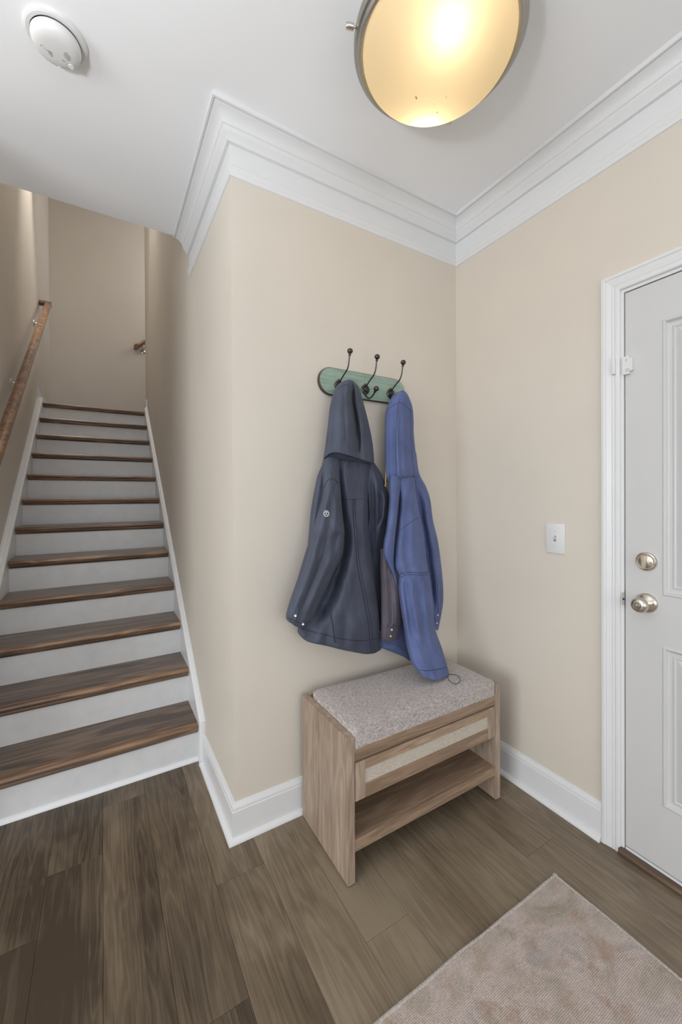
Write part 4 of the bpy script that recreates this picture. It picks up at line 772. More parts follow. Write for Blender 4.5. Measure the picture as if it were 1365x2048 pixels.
 'navy_right_sleeve': ([[(0.586,-0.055,1.4788),(0.5835,-0.0627,1.4768),(0.5845,-0.0655,1.4754),(0.5861,-0.0673,1.474),(0.5881,-0.0686,1.4728),(0.5904,-0.0694,1.4715),(0.593,-0.0698,1.4703),(0.5957,-0.07,1.4692),(0.5987,-0.0698,1.468),(0.602,-0.0694,1.4669),(0.6054,-0.0686,1.4659),(0.6092,-0.0673,1.4648),(0.6134,-0.0655,1.4639),(0.6183,-0.0627,1.463),(0.6268,-0.055,1.4626)],[(0.5803,-0.055,1.4187),(0.5756,-0.0705,1.4171),(0.5776,-0.076,1.4162),(0.581,-0.0796,1.4155),(0.5852,-0.0821,1.4148),(0.59,-0.0837,1.4142),(0.5953,-0.0847,1.4137),(0.601,-0.085,1.4132),(0.6072,-0.0847,1.4127),(0.6139,-0.0837,1.4123),(0.6211,-0.0821,1.4119),(0.629,-0.0796,1.4116),(0.6377,-0.076,1.4114),(0.6479,-0.0705,1.4112),(0.6655,-0.055,1.4118)],[(0.5792,-0.052,1.3521),(0.5744,-0.0705,1.352),(0.5784,-0.076,1.3522),(0.5871,-0.0748,1.3526),(0.5978,-0.0708,1.3531),(0.6017,-0.0765,1.3533),(0.603,-0.0857,1.3534),(0.6073,-0.0907,1.3536),(0.6134,-0.0933,1.3539),(0.6225,-0.0918,1.3544),(0.634,-0.0869,1.3549),(0.6457,-0.0821,1.3554),(0.6575,-0.0773,1.3559),(0.6707,-0.0705,1.3565),(0.6931,-0.052,1.3575)],[(0.5884,-0.05,1.2964),(0.5846,-0.0678,1.2974),(0.592,-0.0695,1.2983),(0.6047,-0.0637,1.2992),(0.6112,-0.0667,1.3001),(0.6103,-0.0802,1.3011),(0.6102,-0.0922,1.302),(0.6201,-0.0905,1.3029),(0.6366,-0.0798,1.3037),(0.6496,-0.0742,1.3046),(0.6517,-0.0833,1.3056),(0.6576,-0.0872,1.3065),(0.6725,-0.0793,1.3074),(0.6895,-0.0688,1.3082),(0.7131,-0.05,1.3091)],[(0.5988,-0.046,1.2244),(0.5974,-0.0597,1.2257),(0.6085,-0.0554,1.2258),(0.6174,-0.0543,1.2261),(0.6163,-0.0672,1.2273),(0.6155,-0.0796,1.2284),(0.6181,-0.0871,1.2293),(0.6363,-0.0734,1.2289),(0.6502,-0.0656,1.2289),(0.649,-0.0784,1.23),(0.6526,-0.0846,1.2308),(0.6645,-0.0798,1.2309),(0.68,-0.0703,1.2308),(0.6937,-0.0635,1.2308),(0.7157,-0.046,1.2303)],[(0.5918,-0.04,1.166),(0.5907,-0.0533,1.1672),(0.5964,-0.0568,1.1675),(0.6068,-0.0537,1.1672),(0.6192,-0.0478,1.1665),(0.6235,-0.0534,1.167),(0.6249,-0.063,1.1679),(0.6296,-0.0679,1.1684),(0.6354,-0.0713,1.1686),(0.6447,-0.0699,1.1684),(0.6566,-0.0651,1.1679),(0.6677,-0.0615,1.1675),(0.6787,-0.0582,1.1671),(0.6909,-0.0534,1.1666),(0.7098,-0.04,1.1652)],[(0.5983,-0.03,1.1039),(0.6007,-0.0372,1.1044),(0.6066,-0.0394,1.1043),(0.6142,-0.0393,1.1038),(0.6235,-0.0366,1.103),(0.6319,-0.0354,1.1023),(0.6372,-0.0386,1.1023),(0.6421,-0.0423,1.1023),(0.6488,-0.0436,1.102),(0.6566,-0.0434,1.1015),(0.6648,-0.0426,1.1009),(0.6734,-0.0415,1.1003),(0.6824,-0.0398,1.0995),(0.6921,-0.0372,1.0987),(0.7054,-0.03,1.0971)],[(0.6102,-0.02,1.0223),(0.614,-0.0241,1.0225),(0.6197,-0.0256,1.0223),(0.6258,-0.0266,1.0219),(0.6321,-0.0272,1.0214),(0.6386,-0.0277,1.0209),(0.6452,-0.0279,1.0204),(0.652,-0.028,1.0198),(0.6589,-0.0279,1.0192),(0.666,-0.0277,1.0186),(0.6732,-0.0272,1.0179),(0.6807,-0.0266,1.0172),(0.6884,-0.0256,1.0164),(0.6965,-0.0241,1.0155),(0.7066,-0.02,1.0141)],[(0.6233,-0.016,0.9058),(0.6276,-0.0191,0.9059),(0.6332,-0.0202,0.9055),(0.6391,-0.0209,0.9049),(0.6452,-0.0214,0.9043),(0.6514,-0.0217,0.9036),(0.6577,-0.0219,0.9029),(0.6642,-0.022,0.9022),(0.6707,-0.0219,0.9014),(0.6774,-0.0217,0.9006),(0.6842,-0.0214,0.8997),(0.6912,-0.0209,0.8988),(0.6983,-0.0202,0.8978),(0.7058,-0.0191,0.8967),(0.7148,-0.016,0.8951)],[(0.662,-0.016,0.7619),(0.6638,-0.0191,0.7624),(0.6671,-0.0202,0.7622),(0.6707,-0.0209,0.7618),(0.6744,-0.0214,0.7613),(0.6782,-0.0217,0.7608),(0.6822,-0.0219,0.7602),(0.6863,-0.022,0.7596),(0.6904,-0.0219,0.759),(0.6947,-0.0217,0.7583),(0.6991,-0.0214,0.7575),(0.7036,-0.0209,0.7567),(0.7083,-0.0202,0.7557),(0.7134,-0.0191,0.7547),(0.7199,-0.016,0.7529)],[(0.673,-0.016,0.6856),(0.674,-0.0191,0.6863),(0.6765,-0.0202,0.6862),(0.6792,-0.0209,0.6859),(0.6822,-0.0214,0.6855),(0.6852,-0.0217,0.6851),(0.6884,-0.0219,0.6846),(0.6916,-0.022,0.684),(0.695,-0.0219,0.6834),(0.6984,-0.0217,0.6827),(0.702,-0.0214,0.682),(0.7057,-0.0209,0.6812),(0.7096,-0.0202,0.6803),(0.7138,-0.0191,0.6793),(0.7195,-0.016,0.6774)]],
  [[(0.586,-0.055,1.4788),(0.5889,-0.0509,1.4777),(0.5918,-0.0494,1.4766),(0.5947,-0.0484,1.4754),(0.5976,-0.0478,1.4742),(0.6005,-0.0473,1.4731),(0.6034,-0.0471,1.4719),(0.6063,-0.047,1.4708),(0.6092,-0.0471,1.4696),(0.6121,-0.0473,1.4685),(0.615,-0.0478,1.4673),(0.618,-0.0484,1.4661),(0.6209,-0.0494,1.465),(0.6239,-0.0509,1.4638),(0.6268,-0.055,1.4626)],[(0.5803,-0.055,1.4187),(0.5862,-0.0509,1.4182),(0.5922,-0.0494,1.4177),(0.5982,-0.0484,1.4172),(0.6042,-0.0478,1.4167),(0.6103,-0.0473,1.4162),(0.6163,-0.0471,1.4157),(0.6224,-0.047,1.4153),(0.6285,-0.0471,1.4148),(0.6346,-0.0473,1.4143),(0.6408,-0.0478,1.4138),(0.6469,-0.0484,1.4133),(0.6531,-0.0494,1.4128),(0.6593,-0.0509,1.4123),(0.6655,-0.055,1.4118)],[(0.5792,-0.052,1.3521),(0.5871,-0.0479,1.3525),(0.5951,-0.0464,1.3528),(0.603,-0.0454,1.3532),(0.611,-0.0448,1.3536),(0.6191,-0.0443,1.354),(0.6271,-0.0441,1.3543),(0.6352,-0.044,1.3547),(0.6434,-0.0441,1.3551),(0.6516,-0.0443,1.3555),(0.6598,-0.0448,1.3559),(0.6681,-0.0454,1.3563),(0.6764,-0.0464,1.3567),(0.6847,-0.0479,1.3571),(0.6931,-0.052,1.3575)],[(0.5884,-0.05,1.2964),(0.597,-0.0459,1.2973),(0.6057,-0.0444,1.2981),(0.6144,-0.0434,1.299),(0.6231,-0.0428,1.2999),(0.6319,-0.0423,1.3008),(0.6407,-0.0421,1.3017),(0.6496,-0.042,1.3026),(0.6586,-0.0421,1.3036),(0.6675,-0.0423,1.3045),(0.6765,-0.0428,1.3054),(0.6856,-0.0434,1.3063),(0.6947,-0.0444,1.3073),(0.7039,-0.0459,1.3082),(0.7131,-0.05,1.3091)],[(0.5988,-0.046,1.2244),(0.6069,-0.0419,1.2248),(0.6151,-0.0404,1.2253),(0.6233,-0.0394,1.2257),(0.6315,-0.0388,1.2261),(0.6397,-0.0383,1.2265),(0.648,-0.0381,1.2269),(0.6563,-0.038,1.2273),(0.6647,-0.0381,1.2277),(0.6731,-0.0383,1.2282),(0.6815,-0.0388,1.2286),(0.69,-0.0394,1.229),(0.6985,-0.0404,1.2294),(0.7071,-0.0419,1.2299),(0.7157,-0.046,1.2303)],[(0.5918,-0.04,1.166),(0.5999,-0.0359,1.1659),(0.6081,-0.0344,1.1659),(0.6164,-0.0334,1.1658),(0.6247,-0.0328,1.1658),(0.633,-0.0323,1.1657),(0.6414,-0.0321,1.1657),(0.6498,-0.032,1.1656),(0.6582,-0.0321,1.1655),(0.6667,-0.0323,1.1655),(0.6753,-0.0328,1.1654),(0.6838,-0.0334,1.1654),(0.6924,-0.0344,1.1653),(0.7011,-0.0359,1.1653),(0.7098,-0.04,1.1652)],[(0.5983,-0.03,1.1039),(0.6057,-0.0259,1.1034),(0.6132,-0.0244,1.103),(0.6207,-0.0234,1.1025),(0.6282,-0.0228,1.102),(0.6358,-0.0223,1.1015),(0.6434,-0.0221,1.1011),(0.651,-0.022,1.1006),(0.6587,-0.0221,1.1001),(0.6664,-0.0223,1.0996),(0.6741,-0.0228,1.0991),(0.6819,-0.0234,1.0986),(0.6897,-0.0244,1.0981),(0.6975,-0.0259,1.0976),(0.7054,-0.03,1.0971)],[(0.6102,-0.02,1.0223),(0.6169,-0.0159,1.0217),(0.6236,-0.0144,1.0212),(0.6304,-0.0134,1.0206),(0.6372,-0.0128,1.02),(0.644,-0.0123,1.0194),(0.6509,-0.0121,1.0188),(0.6578,-0.012,1.0182),(0.6647,-0.0121,1.0177),(0.6716,-0.0123,1.0171),(0.6785,-0.0128,1.0165),(0.6855,-0.0134,1.0159),(0.6925,-0.0144,1.0153),(0.6996,-0.0159,1.0147),(0.7066,-0.02,1.0141)],[(0.6233,-0.016,0.9058),(0.6297,-0.0119,0.9051),(0.6361,-0.0104,0.9043),(0.6426,-0.0094,0.9036),(0.649,-0.0088,0.9028),(0.6555,-0.0083,0.9021),(0.662,-0.0081,0.9013),(0.6685,-0.008,0.9005),(0.6751,-0.0081,0.8998),(0.6816,-0.0083,0.899),(0.6882,-0.0088,0.8982),(0.6948,-0.0094,0.8974),(0.7015,-0.0104,0.8967),(0.7081,-0.0119,0.8959),(0.7148,-0.016,0.8951)],[(0.662,-0.016,0.7619),(0.6661,-0.0119,0.7613),(0.6702,-0.0104,0.7606),(0.6743,-0.0094,0.76),(0.6784,-0.0088,0.7594),(0.6825,-0.0083,0.7587),(0.6866,-0.0081,0.7581),(0.6907,-0.008,0.7574),(0.6949,-0.0081,0.7568),(0.699,-0.0083,0.7561),(0.7032,-0.0088,0.7555),(0.7073,-0.0094,0.7548),(0.7115,-0.0104,0.7542),(0.7157,-0.0119,0.7535),(0.7199,-0.016,0.7529)],[(0.673,-0.016,0.6856),(0.6763,-0.0119,0.685),(0.6796,-0.0104,0.6844),(0.6829,-0.0094,0.6838),(0.6862,-0.0088,0.6833),(0.6895,-0.0083,0.6827),(0.6928,-0.0081,0.6821),(0.6961,-0.008,0.6815),(0.6994,-0.0081,0.6809),(0.7027,-0.0083,0.6803),(0.7061,-0.0088,0.6797),(0.7094,-0.0094,0.6792),(0.7128,-0.0104,0.6786),(0.7161,-0.0119,0.678),(0.7195,-0.016,0.6774)]]),
 'navy_left_sleeve': ([[(0.3571,-0.098,1.4898),(0.3575,-0.1042,1.4889),(0.36,-0.1064,1.4885),(0.363,-0.1078,1.4883),(0.3663,-0.1088,1.488),(0.3697,-0.1095,1.4879),(0.3733,-0.1099,1.4877),(0.3771,-0.11,1.4876),(0.381,-0.1099,1.4875),(0.3851,-0.1095,1.4875),(0.3893,-0.1088,1.4875),(0.3938,-0.1078,1.4875),(0.3985,-0.1064,1.4876),(0.4037,-0.1042,1.4877),(0.4112,-0.098,1.4884)],[(0.338,-0.105,1.4358),(0.3364,-0.1174,1.4352),(0.3391,-0.1218,1.4353),(0.3426,-0.1247,1.4355),(0.3467,-0.1267,1.4358),(0.3511,-0.128,1.4361),(0.3558,-0.1288,1.4365),(0.3608,-0.129,1.437),(0.3661,-0.1288,1.4375),(0.3718,-0.128,1.438),(0.3778,-0.1267,1.4386),(0.3842,-0.1247,1.4392),(0.3911,-0.1218,1.44),(0.399,-0.1174,1.4409),(0.4116,-0.105,1.4425)],[(0.3316,-0.112,1.3851),(0.3281,-0.1285,1.3846),(0.3303,-0.1345,1.3847),(0.3334,-0.1386,1.3849),(0.3369,-0.1421,1.3851),(0.3404,-0.1454,1.3853),(0.3446,-0.1476,1.3856),(0.35,-0.1476,1.3859),(0.3565,-0.1457,1.3864),(0.3633,-0.1434,1.3869),(0.3701,-0.1411,1.3874),(0.3773,-0.1383,1.388),(0.3851,-0.1344,1.3886),(0.3942,-0.1285,1.3893),(0.4096,-0.112,1.3906)],[(0.328,-0.116,1.329),(0.3232,-0.1357,1.3288),(0.3249,-0.1432,1.3287),(0.3275,-0.1489,1.3286),(0.3306,-0.1537,1.3286),(0.3348,-0.1564,1.3285),(0.3405,-0.1567,1.3285),(0.3469,-0.1555,1.3286),(0.3535,-0.1541,1.3286),(0.3603,-0.1525,1.3286),(0.3674,-0.1503,1.3286),(0.3751,-0.1472,1.3287),(0.3838,-0.1426,1.3287),(0.3939,-0.1356,1.3288),(0.4116,-0.116,1.329)],[(0.3131,-0.118,1.2754),(0.3091,-0.1387,1.2761),(0.3115,-0.1473,1.2765),(0.3144,-0.1549,1.2768),(0.3192,-0.1588,1.2771),(0.3267,-0.1578,1.2772),(0.3356,-0.1545,1.2773),(0.3443,-0.1516,1.2774),(0.3499,-0.1542,1.2776),(0.3555,-0.1568,1.2779),(0.3619,-0.1582,1.2781),(0.3715,-0.1541,1.2782),(0.3831,-0.1465,1.2781),(0.3951,-0.1386,1.2781),(0.4149,-0.118,1.2778)],[(0.2916,-0.12,1.2108),(0.2892,-0.1418,1.2127),(0.293,-0.1512,1.2137),(0.297,-0.1601,1.2148),(0.3035,-0.1645,1.2154),(0.3134,-0.1623,1.2156),(0.3248,-0.1577,1.2157),(0.3358,-0.154,1.2158),(0.3429,-0.1574,1.2164),(0.3498,-0.161,1.2171),(0.3574,-0.1636,1.2176),(0.3692,-0.159,1.2177),(0.3836,-0.1501,1.2174),(0.398,-0.1417,1.2173),(0.4205,-0.12,1.2162)],[(0.276,-0.12,1.1702),(0.2748,-0.1424,1.173),(0.2799,-0.1521,1.1746),(0.2849,-0.1618,1.1762),(0.2926,-0.1663,1.1772),(0.3041,-0.1638,1.1776),(0.3166,-0.1596,1.1778),(0.3285,-0.1566,1.1781),(0.3374,-0.1592,1.179),(0.3461,-0.1623,1.1799),(0.3549,-0.1653,1.1808),(0.367,-0.1626,1.1812),(0.3787,-0.1609,1.1816),(0.399,-0.1449,1.1807),(0.425,-0.12,1.179)],[(0.2605,-0.12,1.13),(0.2603,-0.1429,1.1343),(0.2663,-0.1528,1.137),(0.2724,-0.1626,1.1396),(0.2811,-0.1672,1.1415),(0.2934,-0.1649,1.1426),(0.3065,-0.1615,1.1435),(0.3191,-0.1592,1.1447),(0.3295,-0.1611,1.1463),(0.3399,-0.163,1.148),(0.3554,-0.1562,1.1486),(0.3729,-0.1464,1.1488),(0.3802,-0.1542,1.1512),(0.3955,-0.1485,1.152),(0.4248,-0.12,1.1502)],[(0.2364,-0.12,1.0638),(0.2374,-0.1429,1.0684),(0.2445,-0.1528,1.0708),(0.2515,-0.1626,1.0731),(0.2611,-0.1672,1.0746),(0.2744,-0.1646,1.0747),(0.2891,-0.1598,1.0745),(0.3033,-0.156,1.0745),(0.3138,-0.1594,1.0757),(0.3242,-0.1632,1.077),(0.335,-0.1662,1.0782),(0.3504,-0.1613,1.078),(0.3687,-0.1516,1.077),(0.3869,-0.1427,1.0762),(0.4136,-0.12,1.073)],[(0.2086,-0.122,0.9878),(0.2091,-0.1449,0.994),(0.2155,-0.1546,0.9972),(0.222,-0.1638,1.0003),(0.2308,-0.1683,1.0022),(0.2428,-0.1661,1.0027),(0.2566,-0.1608,1.0025),(0.27,-0.1564,1.0024),(0.2792,-0.1605,1.0043),(0.2884,-0.1648,1.0063),(0.2984,-0.1674,1.0079),(0.3125,-0.1627,1.0078),(0.3292,-0.1535,1.0068),(0.3459,-0.1447,1.0058),(0.3708,-0.122,1.0018)],[(0.1772,-0.124,0.9121),(0.1767,-0.1469,0.9184),(0.1819,-0.1566,0.9209),(0.1871,-0.1658,0.9233),(0.1945,-0.1703,0.9243),(0.205,-0.1681,0.9234),(0.217,-0.1628,0.9217),(0.2288,-0.1584,0.9202),(0.2365,-0.1625,0.9211),(0.2441,-0.1668,0.9221),(0.2527,-0.1694,0.9226),(0.2649,-0.1647,0.9209),(0.2796,-0.1555,0.9181),(0.2943,-0.1467,0.9153),(0.3166,-0.124,0.9085)],[(0.1649,-0.126,0.8746),(0.1641,-0.1477,0.8804),(0.1687,-0.1564,0.8821),(0.1739,-0.1637,0.8834),(0.1805,-0.1677,0.8836),(0.1891,-0.1674,0.8825),(0.1986,-0.1652,0.8807),(0.2081,-0.1632,0.8791),(0.2158,-0.1651,0.8786),(0.2237,-0.1667,0.8781),(0.2322,-0.1672,0.8772),(0.2429,-0.1631,0.8748),(0.2554,-0.1558,0.8714),(0.2684,-0.1476,0.8677),(0.2885,-0.126,0.8596)],[(0.1638,-0.126,0.8597),(0.1619,-0.1456,0.8603),(0.1653,-0.1526,0.8566),(0.1698,-0.1572,0.8523),(0.1748,-0.1603,0.8478),(0.18,-0.1624,0.8435),(0.1867,-0.1636,0.8387),(0.1939,-0.164,0.8337),(0.2014,-0.1636,0.8294),(0.2095,-0.1624,0.8261),(0.2181,-0.1603,0.8245),(0.2272,-0.1572,0.8244),(0.2373,-0.1526,0.8248),(0.2487,-0.1456,0.8248),(0.2664,-0.126,0.82)],[(0.1678,-0.126,0.8496),(0.1674,-0.1394,0.8487),(0.1706,-0.1442,0.8447),(0.1745,-0.1473,0.8402),(0.1789,-0.1495,0.8356),(0.1837,-0.1509,0.8313),(0.1892,-0.1517,0.8273),(0.1961,-0.152,0.823),(0.2035,-0.1517,0.8192),(0.2109,-0.1509,0.8159),(0.2182,-0.1495,0.8134),(0.2261,-0.1473,0.8121),(0.2343,-0.1442,0.8128),(0.2427,-0.1394,0.8141),(0.2555,-0.126,0.8121)]],
  [[(0.3571,-0.098,1.4898),(0.3609,-0.0722,1.4897),(0.3647,-0.063,1.4896),(0.3685,-0.057,1.4895),(0.3724,-0.0528,1.4894),(0.3762,-0.0501,1.4893),(0.3801,-0.0485,1.4892),(0.3839,-0.048,1.4891),(0.3878,-0.0485,1.489),(0.3917,-0.0501,1.4889),(0.3956,-0.0528,1.4888),(0.3995,-0.057,1.4887),(0.4034,-0.063,1.4886),(0.4073,-0.0722,1.4885),(0.4112,-0.098,1.4884)],[(0.338,-0.105,1.4358),(0.3431,-0.0792,1.4363),(0.3483,-0.07,1.4367),(0.3535,-0.064,1.4372),(0.3587,-0.0598,1.4377),(0.3639,-0.0571,1.4381),(0.3691,-0.0555,1.4386),(0.3744,-0.055,1.4391),(0.3796,-0.0555,1.4396),(0.3849,-0.0571,1.44),(0.3902,-0.0598,1.4405),(0.3956,-0.064,1.441),(0.4009,-0.07,1.4415),(0.4063,-0.0792,1.442),(0.4116,-0.105,1.4425)],[(0.3316,-0.112,1.3851),(0.337,-0.0862,1.3855),(0.3425,-0.077,1.3859),(0.348,-0.071,1.3863),(0.3535,-0.0668,1.3866),(0.359,-0.0641,1.387),(0.3646,-0.0625,1.3874),(0.3701,-0.062,1.3878),(0.3757,-0.0625,1.3882),(0.3813,-0.0641,1.3886),(0.3869,-0.0668,1.389),(0.3925,-0.071,1.3894),(0.3982,-0.077,1.3898),(0.4039,-0.0862,1.3902),(0.4096,-0.112,1.3906)],[(0.328,-0.116,1.329),(0.3338,-0.0902,1.329),(0.3397,-0.081,1.329),(0.3455,-0.075,1.329),(0.3514,-0.0708,1.329),(0.3573,-0.0681,1.329),(0.3633,-0.0665,1.329),(0.3692,-0.066,1.329),(0.3752,-0.0665,1.329),(0.3812,-0.0681,1.329),(0.3872,-0.0708,1.329),(0.3933,-0.075,1.329),(0.3994,-0.081,1.329),(0.4055,-0.0902,1.329),(0.4116,-0.116,1.329)],[(0.3131,-0.118,1.2754),(0.3201,-0.0922,1.2755),(0.3272,-0.083,1.2757),(0.3343,-0.077,1.2759),(0.3415,-0.0728,1.276),(0.3487,-0.0701,1.2762),(0.3559,-0.0685,1.2764),(0.3631,-0.068,1.2766),(0.3704,-0.0685,1.2767),(0.3777,-0.0701,1.2769),(0.3851,-0.0728,1.2771),(0.3925,-0.077,1.2772),(0.3999,-0.083,1.2774),(0.4074,-0.0922,1.2776),(0.4149,-0.118,1.2778)],[(0.2916,-0.12,1.2108),(0.3005,-0.0942,1.2111),(0.3094,-0.085,1.2115),(0.3183,-0.079,1.2119),(0.3274,-0.0748,1.2123),(0.3364,-0.0721,1.2126),(0.3455,-0.0705,1.213),(0.3547,-0.07,1.2134),(0.3639,-0.0705,1.2138),(0.3732,-0.0721,1.2142),(0.3826,-0.0748,1.2146),(0.3919,-0.079,1.215),(0.4014,-0.085,1.2154),(0.4109,-0.0942,1.2158),(0.4205,-0.12,1.2162)],[(0.276,-0.12,1.1702),(0.2862,-0.0942,1.1708),(0.2964,-0.085,1.1714),(0.3067,-0.079,1.172),(0.3171,-0.0748,1.1726),(0.3276,-0.0721,1.1732),(0.3381,-0.0705,1.1739),(0.3487,-0.07,1.1745),(0.3594,-0.0705,1.1751),(0.3702,-0.0721,1.1758),(0.381,-0.0748,1.1764),(0.3919,-0.079,1.1771),(0.4029,-0.085,1.1777),(0.4139,-0.0942,1.1784),(0.425,-0.12,1.179)],[(0.2605,-0.12,1.13),(0.2717,-0.0942,1.1314),(0.2829,-0.085,1.1328),(0.2943,-0.079,1.1342),(0.3057,-0.0748,1.1356),(0.3172,-0.0721,1.137),(0.3288,-0.0705,1.1384),(0.3405,-0.07,1.1399),(0.3523,-0.0705,1.1413),(0.3642,-0.0721,1.1428),(0.3761,-0.0748,1.1442),(0.3882,-0.079,1.1457),(0.4003,-0.085,1.1472),(0.4125,-0.0942,1.1487),(0.4248,-0.12,1.1502)],[(0.2364,-0.12,1.0638),(0.2484,-0.0942,1.0644),(0.2605,-0.085,1.065),(0.2727,-0.079,1.0657),(0.285,-0.0748,1.0663),(0.2974,-0.0721,1.0669),(0.3099,-0.0705,1.0676),(0.3225,-0.07,1.0683),(0.3352,-0.0705,1.0689),(0.348,-0.0721,1.0696),(0.3609,-0.0748,1.0702),(0.3739,-0.079,1.0709),(0.387,-0.085,1.0716),(0.4003,-0.0942,1.0723),(0.4136,-0.12,1.073)],[(0.2086,-0.122,0.9878),(0.2196,-0.0962,0.9888),(0.2308,-0.087,0.9897),(0.242,-0.081,0.9907),(0.2532,-0.0768,0.9917),(0.2646,-0.0741,0.9927),(0.276,-0.0725,0.9937),(0.2876,-0.072,0.9947),(0.2992,-0.0725,0.9957),(0.3109,-0.0741,0.9967),(0.3227,-0.0768,0.9977),(0.3346,-0.081,0.9987),(0.3465,-0.087,0.9998),(0.3586,-0.0962,1.0008),(0.3708,-0.122,1.0018)],[(0.1772,-0.124,0.9121),(0.1868,-0.0982,0.9118),(0.1964,-0.089,0.9116),(0.206,-0.083,0.9113),(0.2157,-0.0788,0.9111),(0.2255,-0.0761,0.9108),(0.2354,-0.0745,0.9106),(0.2453,-0.074,0.9103),(0.2553,-0.0745,0.9101),(0.2653,-0.0761,0.9098),(0.2754,-0.0788,0.9095),(0.2856,-0.083,0.9093),(0.2959,-0.089,0.909),(0.3062,-0.0982,0.9087),(0.3166,-0.124,0.9085)],[(0.1649,-0.126,0.8746),(0.1734,-0.1002,0.8736),(0.182,-0.091,0.8725),(0.1905,-0.085,0.8715),(0.1992,-0.0808,0.8704),(0.2079,-0.0781,0.8694),(0.2166,-0.0765,0.8683),(0.2254,-0.076,0.8673),(0.2343,-0.0765,0.8662),(0.2432,-0.0781,0.8651),(0.2522,-0.0808,0.864),(0.2612,-0.085,0.8629),(0.2702,-0.091,0.8618),(0.2793,-0.1002,0.8607),(0.2885,-0.126,0.8596)],[(0.1638,-0.126,0.8597),(0.1703,-0.1002,0.8539),(0.1768,-0.091,0.8478),(0.1834,-0.085,0.8418),(0.1899,-0.0808,0.8361),(0.1963,-0.0781,0.831),(0.2036,-0.0765,0.8257),(0.2112,-0.076,0.8204),(0.2188,-0.0765,0.8161),(0.2266,-0.0781,0.8132),(0.2344,-0.0808,0.8123),(0.2421,-0.085,0.8133),(0.2502,-0.091,0.8154),(0.2583,-0.1002,0.8179),(0.2664,-0.126,0.82)],[(0.1678,-0.126,0.8496),(0.1731,-0.1002,0.8442),(0.1785,-0.091,0.8385),(0.1838,-0.085,0.8329),(0.1892,-0.0808,0.8275),(0.1947,-0.0781,0.8226),(0.2008,-0.0765,0.8182),(0.2079,-0.076,0.8138),(0.2153,-0.0765,0.81),(0.2225,-0.0781,0.8069),(0.2293,-0.0808,0.805),(0.2363,-0.085,0.8044),(0.243,-0.091,0.8062),(0.2492,-0.1002,0.8093),(0.2555,-0.126,0.8121)]]),
